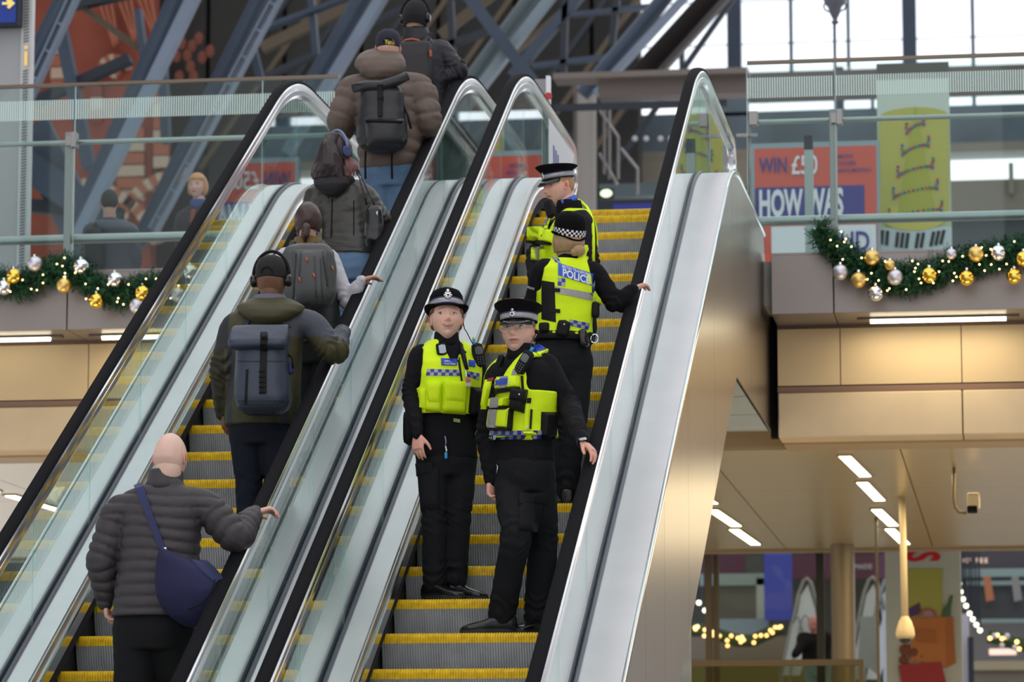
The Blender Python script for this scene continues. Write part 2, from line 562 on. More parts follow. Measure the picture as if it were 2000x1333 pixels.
# ------------------------------------------------------------------ balcony edges
YF, YS = 26.10, 26.70
def balcony(name, label, x0, x1, fj, sj, bj, lamps):
    r = struct(name, label, 'balcony edge')
    zt = ZF
    def pieces(js): 
        e = [x0] + sorted(j for j in js if x0 < j < x1) + [x1]
        return [(a + 0.004, b - 0.004) for a, b in zip(e[:-1], e[1:])]
    for a, b in pieces(fj):
        MB().box((a, YF, 3.95), (b, YF + 0.02, zt)).build('fascia_panel', GREY, r, bevel=0.003)
        MB().box((a, YF, zt + 0.001), (b, YF + 0.25, zt + 0.02)).build('fascia_cap', GREY, r)
    for a, b in pieces(sj):
        MB().box((a, YF + 0.02, 3.95), (b, YS + .05, 3.965)).build('soffit_panel', GREY, r)
    for a, b in pieces(bj):
        MB().box((a, YS, 3.48), (b, YS + 0.03, 3.92)).build('wall_panel', BEIGE, r)
    MB().box((x0, YS + 0.03, 3.40), (x1, YS + 0.2, 3.95)).build('backing', mat('brown_recess', (0.20, 0.11, 0.07), 0.5), r)
    MB().box((x0, YS - 0.0, 3.425), (x1, YS + 0.06, 3.47)).build('recess_strip', mat('brown_recess'), r)
    for a, b in pieces(bj[1:]):
        MB().box((a, YS - 0.02, 3.075), (b, YS + 0.35, 3.42)).build('stone_beam', STONE, r, bevel=0.01)
    MB().box((x0 + 0.02, YS + 0.35, 3.06), (x1, YS + 0.79, 3.3)).build('beam_soffit', mat('brown_soffit', (0.40, 0.28, 0.15), 0.5), r)
    for a, b in lamps:
        t = MB().box((a - 0.10, 26.36, 3.935), (b + 0.10, 26.44, 3.952)).build('lamp_recess', BROWN, r)
        MB().tube([(a, 26.40, 3.93), (b, 26.40, 3.93)], 0.022, 12).build('lamp_tube', LAMP, t)
    return r
def X_at(px, py, Y): return float(at(px, py, Y=Y)[0])
fx = X_at(1628, 560, YF)
balR = balcony('trim_1', 'right balcony edge with grey fascia, soffit lamp and beige wall panels below', -1.86, 4.2,
               [fx, fx + 3.0], [fx, fx + 3.0], [X_at(1641, 680, YS), X_at(1880, 800, YS)], [(X_at(1700, 622, 26.4), X_at(1965, 622, 26.4))])
balL = balcony('trim_2', 'left balcony edge with grey fascia, soffit lamps and beige wall panels below', -10.5, -5.33,
               [X_at(131, 600, YF), X_at(131, 600, YF) - 3], [X_at(131, 600, YF)], [X_at(173, 700, YS), X_at(-60, 700, YS)],
               [(X_at(-150, 655, 26.4), X_at(98, 660, 26.4)), (X_at(200, 655, 26.4), X_at(318, 655, 26.4))])
MB().box((-1.93, 26.9, 3.1), (-1.86, 27.0, 4.4)).build('gap_shade_block', BLACK, balR)  # solid black block standing in for the shade inside the open gap

# ------------------------------------------------------------------ lower ceiling with its lamps
cl = struct('ceiling', 'cream metal plank ceiling over the lower concourse', 'ceiling')
ZC = 3.07
for ix in range(-8, 5):
    for iy in range(3):
        x0_, y0_ = ix * 1.55 + 0.6, 27.5 + iy * 3.2
        MB().box((x0_, y0_, ZC), (x0_ + 1.54, y0_ + 3.185, ZC + 0.03)).build('ceiling_panel', CEIL, cl)
MB().box((-13, 27.5, ZC + 0.031), (9, 37.1, ZC + 0.2)).build('backing', mat('brown_soffit'), cl)
MB().box((-13, 37.0, ZC - 0.03), (9, 37.2, ZC + 0.3)).build('edge_beam', mat('brown_soffit'), cl)
lampsC = [((1650, 893), (1690, 932)), ((1684, 944), (1718, 979)), ((1712, 997), (1745, 1028)), ((1738, 1035), (1768, 1064)),
          ((1392, 998), (1438, 1029)), ((1434, 1036), (1476, 1065)), ((1352, 962), (1392, 985)), ((20, 970), (120, 1000)), ((-60, 940), (-10, 962))]
def ceil_lamp(a, b, k):
    p, q = at(*a, Z=ZC - 0.015), at(*b, Z=ZC - 0.015)
    # long edge follows the run of the row; width across it
    d = q - p; d[2] = 0; L = np.linalg.norm(d)
    cxm = (p + q) / 2
    lab = ('right row of ceiling lamps' if k < 4 else 'left row of ceiling lamps' if k < 7 else 'far left ceiling lamps')
    num = ['nearest', 'second', 'third', 'farthest'][k] if k < 4 else ['middle', 'farthest', 'nearest, half hidden'][k - 4] if k < 7 else ['visible through the left balustrade', 'outermost'][k - 7]
    o = thing('ceiling_lamp', f'recessed lit ceiling lamp, {num} in the {lab}', 'lamp', cxm, 'recessed ceiling lamps')
    w = 0.048
    ux = np.array([0.94, 0.34, 0]) if k < 7 else np.array([0.3, 1, 0]); 
    dd = d / L
    wv = np.array([w, 0, 0])
    MB().plate([p - wv, q - wv, q + wv, p + wv], (0, 0, 0.01)).build('diffuser', LAMP, o)
    wv2 = wv * 1.35; e = dd * 0.04
    MB().plate([p - wv2 - e, q - wv2 + e, q + wv2 + e, p + wv2 - e], (0, 0, 0.01)).xf(t=(0, 0, 0.004)).build('frame', mat('brown_soffit'), o)
for k, (a, b) in enumerate(lampsC): ceil_lamp(a, b, k)
# the light those lamps throw on the lower level
for (x, y, p) in ((-0.2, 30.5, 70), (0.6, 34, 110), (-3.2, 31.0, 60), (-8.0, 30.5, 110), (3.2, 30, 100)):
    light('concourse_lamp_light', 'AREA', (x, y, ZC - 0.05), p, (1.0, 0.80, 0.48), 1.2, 3.0)
light('soffit_lamp_light', 'AREA', (float(X_at(1830, 622, 26.4)), 26.38, 3.90), 9, (1.0, 0.86, 0.58), 1.2, 0.06)
light('soffit_lamp_light', 'AREA', (-6.6, 26.38, 3.90), 7, (1.0, 0.86, 0.58), 1.0, 0.06)
# upward lamps added in place of warm bounce off the lower floor
light('concourse_bounce_fill', 'AREA', (0.5, 24.0, ZL + 0.3), 140, (1.0, 0.78, 0.45), 4, 3, (math.radians(200), 0, 0))
light('concourse_bounce_fill', 'AREA', (-7.5, 24.0, ZL + 0.3), 140, (1.0, 0.78, 0.45), 4, 3, (math.radians(200), 0, 0))

# ------------------------------------------------------------------ unseen rest of the shed: walls and roof parts added to shape the daylight
shed = struct('wall_rear', 'unseen dark train shed walls, added to hold back light from sides and rear', 'wall')
SHEDM = mat('dark_shed_blocker', (0.16, 0.15, 0.14), 0.8)
MB().box((-32, -30, ZL), (32, -29.6, 2.5)).build('rear_blocker_wall', SHEDM, shed)
MB().box((-32.4, -30, ZL), (-32, 80, 7)).build('side_blocker_wall', SHEDM, shed)
MB().box((32, -30, ZL), (32.4, 66, 7)).build('side_blocker_wall', SHEDM, shed)
roof = struct('ceiling', 'unseen train shed roof parts, added so daylight enters by the open middle', 'roof')
for s_ in (-1, 1):
    for k in range(12):
        y_ = -29 + k * 8.5
        MB().plate([(s_ * 32, y_, 12), (s_ * 32, y_ + 8.4, 12), (s_ * 20, y_ + 8.4, 22), (s_ * 20, y_, 22)], (0, 0, .2)).build('roof_blocker_board', SHEDM, roof)
for k in range(9): MB().box((-32 + k * 8 - .3, -30, 2.5), (-32 + k * 8 + .3, -29.6, 26)).build('end_mullion', SHEDM, roof)
for k in range(12): MB().box((-20, -29 + k * 8.5, 22), (20, -28.0 + k * 8.5, 22.6)).build('roof_beam', SHEDM, roof)
# ------------------------------------------------------------------ glass barriers along the balcony edges
YG = 26.12
zT, zM, zL_ = 5.90, float(at(1640, 229, Y=YG)[2]), float(at(1640, 423, Y=YG)[2])
def bars_strip(x0, x1, z0, z1, y, parent):
    b = MB(); x = x0
    while x < x1:
        b.box((x, y - 0.0015, z0), (x + 0.010, y + 0.0015, z1)); x += 0.0188
    o = b.build('printed_stripes', mat('frit_white', (0.62, 0.78, 0.74), 0.6), parent); o['kind'] = 'stuff'
    return o
def barrier(label, panels, posts, rail_x, frit):
    r = thing('glass_barrier', label, 'barrier', ((rail_x[0] + rail_x[1]) / 2, YG, ZF), 'upper level glass barriers')
    for a, b in panels:
        g = MB().box((a + .004, YG - .008, ZF + 0.02), (b - .004, YG + .008, zT)).build('glass_pane', CLEAR, r)
        MB().box((a + .001, YG - .009, ZF + 0.05), (a + .005, YG + .009, zT)).build('pane_edge', mat('pale_glass_edge', (0.5, 0.62, 0.58), 0.2), g)
    x0, x1 = rail_x
    MB().box((x0, YG - .022, zT - .004), (x1, YG + .022, zT + .020)).build('top_rail', mat('bronze_rail', (0.17, 0.13, 0.10), 0.35, 0.7), r)
    MB().tube([(x0, YG + .10, zM), (x1, YG + .10, zM)], 0.020, 12).build('middle_rail', RAILS, r, smooth=True, angle=1)
    MB().tube([(x0, YG + .13, zL_), (x1, YG + .13, zL_)], 0.038, 14).build('lower_rail', RAILS, r, smooth=True, angle=1)
    for x in posts:
        p = MB().box((x - .028, YG + .02, ZF), (x + .028, YG + .09, zM + 0.07)).build('post', POST, r, bevel=.004)
        MB().box((x + .03, YG - .03, zM - .06), (x + .075, YG + .05, zM + .06)).build('clamp', POST, p, bevel=.004)
        MB().box((x - .012, YG - .02, zM - .045), (x + .05, YG + .13, zM + .03)).build('bracket', POST, p)
    for a, b in frit: bars_strip(a, b, float(at(1500, 192, Y=YG)[2]), float(at(1500, 152, Y=YG)[2]), YG - .011, r)
    return r
XB = lambda px, py: X_at(px, py, YG)
barR = barrier('glass barrier on the right balcony edge, in front of the red poster',
               [(XB(1459, 300), XB(1632, 300)), (XB(1632, 300), XB(1632, 300) + 1.9), (XB(1632, 300) + 1.9, XB(1632, 300) + 3.8)],
               [XB(1627, 300), XB(1627, 300) + 1.9], (XB(1461, 300), 2.6), [(XB(1461, 300), XB(1632, 300) - .01), (XB(1632, 300) + .01, 0.7)])
barL = barrier('glass barrier on the left balcony edge, in front of the brick wall',
               [(XB(-560, 300), XB(-210, 300)), (XB(-210, 300), XB(145, 300)), (XB(145, 300), XB(511, 300)), (XB(511, 300), XB(663, 300))],
               [XB(132, 300), XB(-225, 300)], (XB(-560, 300), XB(661, 300)), [(XB(-250, 300), XB(143, 300)), (XB(147, 300), XB(655, 300))])
# clamp post beside the handrail end
cpst = thing('clamp_post', 'slim steel post with clamp, between the handrail end and the red poster', 'post', (XB(1464, 400), YG, ZF))
pp = [at(1465, 500, Y=YG), at(1465, 232, Y=YG)]
MB().tube([(pp[0][0], YG + .06, ZF), (pp[0][0], YG + .06, pp[1][2])], 0.012, 10).build('pole', POST, cpst, smooth=True)
c_ = at(1473, 232, Y=YG); MB().box((c_[0] - .04, YG - .03, c_[2] - .055), (c_[0] + .028, YG + .05, c_[2] + .055)).build('clamp', POST, cpst, bevel=.006)
c_ = at(1465, 261, Y=YG); MB().box((XB(1437, 261), YG + .045, c_[2] - .012), (c_[0] + .05, YG + .075, c_[2] + .012)).build('cross_arm', POST, cpst)

# ------------------------------------------------------------------ garlands
GREEN = mat('fir_green', (0.018, 0.065, 0.028), 0.6, 0, 0.3, attr=True)
GOLD = mat('gold_bauble', (0.95, 0.62, 0.10), 0.14, 1.0)
GOLDM = mat('matt_gold_bauble', (0.80, 0.56, 0.18), 0.38, 1.0)
SILV = mat('silver_bauble', (0.82, 0.81, 0.85), 0.14, 1.0)
SILVM = mat('matt_silver_bauble', (0.66, 0.64, 0.70), 0.42, 1.0)
BULB = mat('warm_bulb', (1, 1, 1), emit=(1.0, 0.62, 0.20), strength=7)
def set_cols(me, cols):
    a = me.color_attributes.new('Col', 'FLOAT_COLOR', 'POINT')
    c = np.ones((len(me.vertices), 4)); c[:, :3] = cols
    a.data.foreach_set('color', c.ravel())
def garland(label, path, baubles, Y, n_sprig, bulbs, rad=0.15):
    P = np.array([at(x, y, Y=Y) for x, y in path])
    r = thing('garland', label, 'garland', P[len(P) // 2], 'fir garlands with lights and baubles')
    R = np.random.RandomState(5)
    seg = np.linalg.norm(np.diff(P, axis=0), axis=1); cum = np.r_[0, np.cumsum(seg)]
    def pt(t):
        s = t * cum[-1]; i = min(np.searchsorted(cum, s, 'right') - 1, len(seg) - 1)
        return P[i] + (P[i + 1] - P[i]) * (s - cum[i]) / seg[i], (P[i + 1] - P[i]) / seg[i]
    MB().tube([pt(k / 30)[0] for k in range(31)], 0.03, 6).build('core', mat('fir_core', (0.01, 0.03, 0.015), 0.9), r)
    vs, fs, cs = [], [], []
    for k in range(n_sprig):
        c, d = pt(R.rand())
        th = R.rand() * 2 * math.pi
        rr = rad * (0.25 + 0.5 * R.rand())
        out = np.array([0, math.cos(th), math.sin(th)]) ; out -= d * (out @ d) * .7
        base = c + out * rr * .45
        sd = out * 1.0 + d * R.uniform(-.9, .9) + R.normal(0, .25, 3); sd /= np.linalg.norm(sd)
        L = rad * R.uniform(.55, 1.0)
        col = np.array([0.012, 0.05, 0.022]) * R.uniform(.6, 2.4) + np.array([0, 0.012, 0]) * R.rand()
        side = np.cross(sd, R.normal(0, 1, 3)); side /= np.linalg.norm(side); s2 = np.cross(sd, side)
        for q in range(9):
            f = q / 8; b0 = base + sd * L * f * .8
            a = 2 * math.pi * R.rand()
            nd = sd * .75 + (side * math.cos(a) + s2 * math.sin(a)) * .75
            nl = 0.040 * (1.1 - .5 * f); w = np.cross(nd, sd); w = w / (np.linalg.norm(w) + 1e-9) * 0.0035
            o = len(vs); vs += [b0 - w, b0 + w, b0 + nd * nl + w * .5, b0 + nd * nl - w * .5]; fs.append((o, o + 1, o + 2, o + 3))
            cs += [col * R.uniform(.8, 1.3)] * 4
    me = bpy.data.meshes.new('foliage'); me.from_pydata([tuple(v) for v in vs], [], fs); me.materials.append(GREEN)
    set_cols(me, np.array(cs))
    f = link('foliage', me, GREEN, r); f['kind'] = 'stuff'
    for (x, y, kind) in baubles:
        c = at(x, y, Y=Y - rad * .9); m_ = {'g': GOLD, 'G': GOLDM, 's': SILV, 'S': SILVM}[kind.replace('-', '')]
        rr = 0.060 if '-' not in kind else 0.042
        b = MB().sphere(c, rr, 24, 16).build('bauble', m_, r, smooth=True)
        b['label'] = {'g': 'shiny gold bauble', 'G': 'matt gold bauble', 's': 'shiny silver bauble', 'S': 'matt silver bauble'}[kind.replace('-', '')]
        MB().tube([c + [0, 0, rr * .95], c + [0, 0, rr * 1.25]], 0.011, 10).build('cap', CHROME, b)
    bm_ = MB().sphere((0, 0, 0), 0.0068, 8, 6).mesh('bulb', True); bm_.materials.append(BULB)
    for (x, y) in bulbs:
        b = link('light_bulb', bm_, BULB, r); b.location = Vector(at(x, y, Y=Y - rad * 1.05))
    return r
garR = garland('fir garland with gold and silver baubles on the right balcony edge',
    [(1597, 448), (1612, 468), (1640, 492), (1668, 512), (1700, 530), (1740, 546), (1780, 545), (1830, 533), (1860, 512), (1900, 512), (1950, 498), (2000, 488), (2060, 482)],
    [(1703, 504, 'G'), (1738, 519, 'G-'), (1677, 547, 'G'), (1815, 538, 'g'), (1888, 543, 'g'), (1906, 497, 'G'), (1981, 540, 'g'), (1999, 506, 'g'),
     (1641, 532, 'S'), (1748, 542, 'S'), (1710, 573, 's'), (1858, 497, 'S-'), (1950, 495, 's')], 25.96, 2400,
    [(1622, 469), (1643, 453), (1635, 481), (1652, 467), (1663, 482), (1649, 473), (1646, 507), (1683, 504), (1702, 534), (1729, 511), (1741, 523), (1737, 564), (1733, 568), (1716, 548), (1770, 566), (1782, 510), (1793, 516), (1788, 524), (1795, 545), (1823, 553), (1834, 531), (1841, 510), (1853, 511), (1864, 534), (1868, 541), (1880, 501), (1913, 517), (1926, 499), (1936, 517), (1952, 526), (1935, 487), (1966, 516), (1981, 472), (1976, 527), (1694, 546), (1786, 531), (1799, 553), (1917, 484), (1923, 529), (1861, 549)])
garL = garland('fir garland with gold and silver baubles on the left balcony edge',
    [(-60, 548), (-20, 548), (0, 552), (35, 558), (70, 548), (100, 527), (125, 522), (160, 540), (190, 562), (230, 578), (262, 572), (295, 556), (330, 572), (370, 560), (410, 540)],
    [(27, 540, 'g'), (125, 558, 'G'), (188, 588, 'g'), (278, 573, 'g'), (68, 516, 'S'), (8, 562, 's'), (158, 521, 's'), (224, 547, 's'), (268, 598, 'S'), (348, 576, 'S'), (371, 532, 's')], 25.96, 1900,
    [(44, 547), (84, 537), (111, 516), (122, 520), (126, 504), (127, 534), (127, 541), (61, 565), (72, 567), (84, 553), (147, 533), (167, 555), (191, 564), (211, 556), (168, 584), (231, 583), (229, 590), (241, 595), (251, 556), (349, 558), (369, 557), (333, 583), (305, 545), (20, 570), (285, 545)])

# ------------------------------------------------------------------ station roof ribs behind
IRON = mat('slate_blue_iron', (0.038, 0.055, 0.086), 0.5, 0.1, 0.4, noise=(1.5, 0.15))
IRONL = mat('pale_blue_iron', (0.16, 0.20, 0.27), 0.5, 0.1, 0.4, noise=(1.5, 0.12))
IROND = mat('dark_iron', (0.026, 0.032, 0.042), 0.6, 0.1, 0.3)
def m_px(Y): return Y / 6650.0
def rib(label, chord, flange, Y, lattice=False, col=IRON, colf=IRONL):
    (a, b, w), (c, d, wf) = chord, flange
    r = thing('roof_rib', label, 'roof rib', at(*a, Y=Y), 'iron roof ribs of the station shed')
    p, q = at(*a, Y=Y), at(*b, Y=Y)
    MB().tube([p, q], w * m_px(Y) / 2, 20).build('tube_chord', col, r, smooth=True, angle=1)
    p2, q2 = at(*c, Y=Y - .3), at(*d, Y=Y - .3); W = wf * m_px(Y)
    if not lattice:
        MB().beam(p2, q2, W, 0.25).build('flange', colf, r)
    else:
        dv = (q2 - p2) / np.linalg.norm(q2 - p2); n_ = np.cross(dv, (0, -1, 0)); n_ /= np.linalg.norm(n_)
        for s in (-1, 1): MB().beam(p2 + n_ * s * W * .42, q2 + n_ * s * W * .42, W * .22, 0.2).build('flange', colf, r)
        L = np.linalg.norm(q2 - p2); k = 0.2
        while k < L - .2:
            MB().beam(p2 + dv * k - n_ * W * .4, p2 + dv * k + n_ * W * .4, W * .3, .15).build('batten', colf, r); k += 60 * m_px(Y)
    return r
rib('lattice-flanged roof rib beside the grey pillar at the left edge', ((-40, 330), (155, -60), 40), ((35, 235), (170, -60), 17), 44, True)
rib('roof rib with a pale blue flange, first to the right of the red brick gable', ((135, 480), (375, -70), 42), ((150, 470), (405, -60), 21), 46)
rib('lattice-flanged roof rib behind the blonde woman', ((268, 480), (540, -70), 34), ((300, 450), (572, -60), 17), 48, True)
rib('roof rib with a pale flange just left of the man in the brown puffer', ((520, 320), (740, -60), 38), ((560, 300), (780, -60), 19), 50)
rib('greenish roof rib crossed by a diagonal brace above the two middle handrails', ((860, 235), (1085, -70), 30), ((890, 235), (1125, -70), 17), 52, False, mat('green_grey_iron', (0.07, 0.10, 0.11), .5), mat('green_grey_flange', (0.16, 0.21, 0.25), .5))
rib('roof rib with a grey flange left of the bright window wall', ((1137, 185), (1345, -60), 31), ((1163, 185), (1388, -60), 11), 54)
rib('dark outermost roof rib in front of the bright window wall', ((1212, 190), (1440, -60), 44), ((1246, 190), (1470, -60), 10), 55, False, mat('brown_dark_iron', (0.022, 0.018, 0.018), .9, 0, .1), mat('brown_dark_flange', (0.05, 0.045, 0.045), .6))
# braces between the ribs
bra = thing('roof_bracing', 'diagonal iron braces crossing between the roof ribs', 'roof bracing', at(900, 100, Y=53))
for a, b, w, c, Y in [((905, -20), (1045, 165), 24, IRON, 51.4), ((118, 50), (175, 330), 24, IRON, 46.5), ((70, 200), (255, 115), 20, IROND, 46.6), ((120, 12), (260, -18), 26, IROND, 46.8),
                      ((505, 60), (700, -12), 9, IRON, 50.6), ((608, -10), (618, 110), 12, IRON, 50.7), ((488, 70), (510, 160), 14, IRON, 49), ((512, 95), (700, 5), 22, mat('brown_purlin', (0.07, 0.050, 0.028), .6), 56),
                      ((500, 160), (720, 60), 12, IROND, 56), ((315, 60), (325, 280), 17, IRON, 49), ((270, 20), (286, 150), 13, IRON, 49), ((780, 120), (960, 60), 12, IROND, 55), ((880, 0), (885, 120), 12, IROND, 55),
                      ((1000, 150), (1150, -30), 20, IRON, 57), ((1115, 30), (1300, 10), 8, IRON, 57), ((1105, 0), (1100, 150), 12, IROND, 57), ((1040, 130), (1200, 110), 9, IRON, 57), ((1205, 0), (1195, 90), 12, IROND, 57),
                      ((860, 70), (1000, -40), 18, mat('brown_purlin'), 58), ((1010, 100), (1170, -40), 9, mat('brown_purlin'), 58), ((168, 20), (268, 92), 12, mat('brown_purlin'), 46.9),
                      ((640, 280), (905, 170), 9, IRON, 57), ((690, 60), (900, -30), 11, IROND, 56), ((30, 400), (240, 420), 26, IROND, 47.5), ((20, 300), (220, 440), 60, IRON, 47.2), ((60, 250), (215, 560), 80, mat('slate_panel', (0.05, 0.068, 0.10), .6), 47.6)]:
    MB().beam(at(*a, Y=Y), at(*b, Y=Y), w * m_px(Y), 0.2).build('brace', c, bra)

# ------------------------------------------------------------------ far walls of the shed
DARKROOF = mat('shaded_roof_boards', (0.024, 0.024, 0.022), 0.85, noise=(0.35, 0.5))
wl = struct('wall_back', 'dark boarded roof slope behind the iron ribs', 'wall')
MB().box((X_at(200,100,66.4), 66.4, 4.3), (X_at(1252,100,66.4), 66.5, 20)).build('backing', DARKROOF, wl)
for k in range(7):
    Yk = 66 + k * 0.0
    x0_, x1_ = X_at(260 + k * 150, 100, 66), X_at(260 + (k + 1) * 150 - 4, 100, 66)
    if k == 6: x1_ = X_at(1252, 100, 66)
    MB().box((x0_, 66, 4.3), (x1_ - .05, 66.3, 20)).build('boarding', DARKROOF, wl)
for k in range(16):
    a = (330 + k * 62, 330); b = (a[0] + 260, -40)
    if b[0] < 1500: MB().beam(at(*a, Y=65.6), at(*b, Y=65.6), .10, .12).build('purlin', mat('brown_purlin') if k % 2 else IROND, wl)
BRICK = mat('red_brick', (0.20, 0.045, 0.025), 0.85, noise=(1.0, 0.22))
BRICKO = mat('orange_brick', (0.27, 0.085, 0.045), 0.85)
CREAMS = mat('cream_stone', (0.36, 0.27, 0.20), 0.8)
br = struct('wall_left', 'red brick gothic gable wall behind the left ribs', 'wall')
MB().box((X_at(-900, 100, 64), 64, 3), (X_at(300, 100, 64), 64.4, 20)).build('brickwork', BRICK, br)
def brick_rows(x0, x1, y0, y1, nrow, m_, pw=26):
    """banded brickwork courses you can pick apart"""
    for r_ in range(nrow):
        a = y0 + (y1 - y0) * r_ / nrow; b = y0 + (y1 - y0) * (r_ + 1) / nrow - 1.5
        p, q = at(x0, b, Y=63.9), at(x1, a, Y=63.9)
        MB().box((p[0], 63.86, p[2]), (q[0], 64.02, q[2])).build('stone_band', CREAMS if r_ % 2 else m_, br)
brick_rows(100, 132, 60, 180, 5, BRICKO); brick_rows(228, 282, 250, 420, 7, BRICKO); brick_rows(300, 330, 180, 330, 6, BRICKO); brick_rows(178, 200, 165, 240, 3, BRICK)
# pointed arches with voussoirs
def arch(cx, cy, r0, r1, n, a0, a1):
    for k in range(n):
        t0 = a0 + (a1 - a0) * k / n; t1 = a0 + (a1 - a0) * (k + .93) / n
        pl = [at(cx + rr * math.cos(t), cy - rr * math.sin(t), Y=63.8) for rr, t in ((r0, t0), (r1, t0), (r1, t1), (r0, t1))]
        MB().plate(pl, (0, 0.25, 0)).build('voussoir', BRICKO if k % 2 else CREAMS, br)
arch(222, 138, 20, 33, 9, 0.2, 3.3); arch(222, 138, 6, 14, 6, 0, 6.2); arch(150, 520, 150, 172, 16, 0.3, 1.6); arch(360, 470, 120, 142, 14, 1.5, 2.9)
for (x, y) in [(345, 110), (355, 85), (375, 90), (395, 112), (372, 130), (350, 150), (378, 150), (410, 100), (388, 75), (366, 108)]:
    c = at(x, y, Y=63.7); MB().sphere(c, 0.09, 10, 8, sc=(1, .5, 1.4)).build('terracotta_rosette', mat('dim_terracotta', (0.13, 0.038, 0.024), .9), br)
for k in range(9):   # openwork lattice above the gable
    a = (190 + k * 13, -10); b = (a[0] + 34 - 10 * (k % 3), 90 - 3 * k)
    MB().beam(at(*a, Y=63.7), at(*b, Y=63.7), .05, .1).build('tracery_bar', BRICKO, br)

# bright window wall on the right: glazing bars against the sky
ww = struct('window_1', 'tall glazed end screen with slate blue mullions', 'window')
YW = 70
def vbar(x, w, y0, y1, m_=IRON, Y=YW, nm='mullion'):
    p, q = at(x, y1, Y=Y), at(x, y0, Y=Y); W = w * m_px(Y) / 2
    return MB().box((p[0] - W, Y, p[2]), (p[0] + W, Y + .3, q[2])).build(nm, m_, ww)
vbar(1434, 27, -120, 150); vbar(1777, 27, -120, 140); vbar(1331, 9, 40, 150); vbar(1545, 6, -120, 140); vbar(1657, 6, -120, 130); vbar(1903, 7, -120, 225); vbar(2010, 7, -120, 225)
vbar(1704, 6, 135, 220); vbar(1640, 16, 130, 225)
for y_ in (8, 92):
    p, q = at(1250, y_, Y=YW), at(3100, y_ - 18, Y=YW)
    MB().box((p[0], YW + .05, p[2] - .012), (q[0], YW + .1, p[2] + .012)).build('glazing_bar', mat('pale_bar', (0.55, 0.58, 0.62), .5), ww)
PANE = glass_mat('window_pane', (0.96, 0.98, 1.0))
xs_ = [1250, 1331, 1434, 1545, 1657, 1777, 1903, 2010] + list(range(2130, 3200, 118))
for x_ in range(2130, 3200, 118): vbar(x_, 9 if x_ % 3 else 27, -120, 225)
for a, b in zip(xs_[:-1], xs_[1:]):
    p, q = at(a, 215, Y=YW + .2), at(b, -120, Y=YW + .2)
    MB().box((p[0] + .05, YW + .2, p[2]), (q[0] - .05, YW + .21, q[2])).build('window_pane', PANE, ww)
far = struct('wall_right', 'far side structure with steel beams and concrete bands below the window', 'wall')
def band(x0, x1, y0, y1, m_, Y=68, t=.4, nm='beam'):
    p, q = at(x0, y1, Y=Y), at(x1, y0, Y=Y)
    q2 = at(x0, y0, Y=Y)
    return MB().box((p[0], Y, p[2]), (q[0], Y + t, q2[2])).build(nm, m_, far)
CONC = mat('grey_brown_concrete', (0.24, 0.215, 0.175), 0.8, noise=(0.8, 0.1))
BLUEG = mat('blue_grey_steel', (0.085, 0.115, 0.14), 0.5, noise=(1, 0.3))
band(1168, 1460, 153, 190, BROWN, 50, .4); band(1080, 1460, 143, 154, mat('brown_flange', (0.15, 0.125, 0.11), .5), 49.8, .5)
band(1460, 3100, 142, 192, BROWN, 66, .5)
band(1080, 1420, 204, 215, IROND, 48, .12, 'rail')
band(1150, 3100, 228, 300, BLUEG); band(1150, 3100, 300, 318, CONC); band(1150, 3100, 318, 326, mat('pale_sill', (0.4, 0.4, 0.38), .6)); band(1150, 3100, 372, 432, CONC, 67.8)
band(1150, 1460, 318, 373, CONC, 67.7); band(1060, 3100, 432, 560, mat('dim_shopfront', (0.06, 0.07, 0.075), .5), 68.2)
band(1170, 1330, 360, 385, mat('green_grey_iron'), 60, .3); band(1130, 1330, 385, 470, IROND, 62, .3)
for x_ in (1500, 1585, 1668, 1750, 1835, 1975): band(x_ - 4, x_ + 4, 318, 378, CONC, 67.6, .4, 'mullion')
band(1380, 1460, 192, 228, BLUEG, 68)
band(1060, 1230, 192, 330, mat('dim_interior', (0.05, 0.055, 0.055), .7), 67)
for x_ in (1240, 1262, 1290, 1310): # blurred heads / fittings along the blue beam
    c = at(x_, 271, Y=60); MB().sphere(c, .05, 10, 8).build('fitting', mat('pale_fitting', (0.4, 0.42, 0.45), .4), far)
colm = thing('round_column', 'stout grey round column behind the right escalator head', 'column', at(1143, 400, Y=56))
MB().tube([at(1146, 430, Y=56), at(1146, 152, Y=56)], 19 * m_px(56), 24).build('shaft', mat('grey_column', (0.26, 0.24, 0.22), .45), colm, smooth=True, angle=1)
MB().box((at(1122, 400, Y=56.4)[0], 56.3, at(1146, 430, Y=56)[2]), (at(1136, 400, Y=56.4)[0], 56.8, at(1146, 152, Y=56)[2])).build('casing', BROWN, colm)
st = thing('stair_railing', 'diagonal stair handrails beside the stout grey column', 'railing', at(1200, 400, Y=57))
for a, b in [((1170, 215), (1207, 268)), ((1207, 268), (1207, 350)), ((1170, 300), (1205, 360)), ((1212, 290), (1245, 330)), ((1245, 330), (1245, 380)), ((1180, 200), (1180, 340)), ((1190, 215), (1190, 350))]:
    MB().tube([at(*a, Y=57), at(*b, Y=57)], 3.2 * m_px(57), 8).build('rail', POST, st)
bs = thing('blue_sign', 'long dark blue sign above the last step of the right escalator', 'sign', at(1235, 410, Y=52))
p, q = at(1197, 420, Y=52), at(1310, 396, Y=52); MB().box((p[0], 52, p[2] - .3), (q[0], 52.1, q[2])).build('panel', mat('sign_blue', (0.012, 0.022, 0.27), .4), bs)
MB().box((p[0] - .02, 52.02, p[2] - .34), (q[0] + .02, 52.14, q[2] + .03)).build('frame', IROND, bs)
lt = thing('green_exit_light', 'small glowing green-white light above the blue sign', 'light', at(1184, 378, Y=59))
c = at(1184, 378, Y=59); MB().sphere(c, .085, 14, 10, sc=(1.2, .4, .8)).build('diffuser', mat('green_glow', (1, 1, 1), emit=(0.72, 0.95, 0.35), strength=1.1), lt)
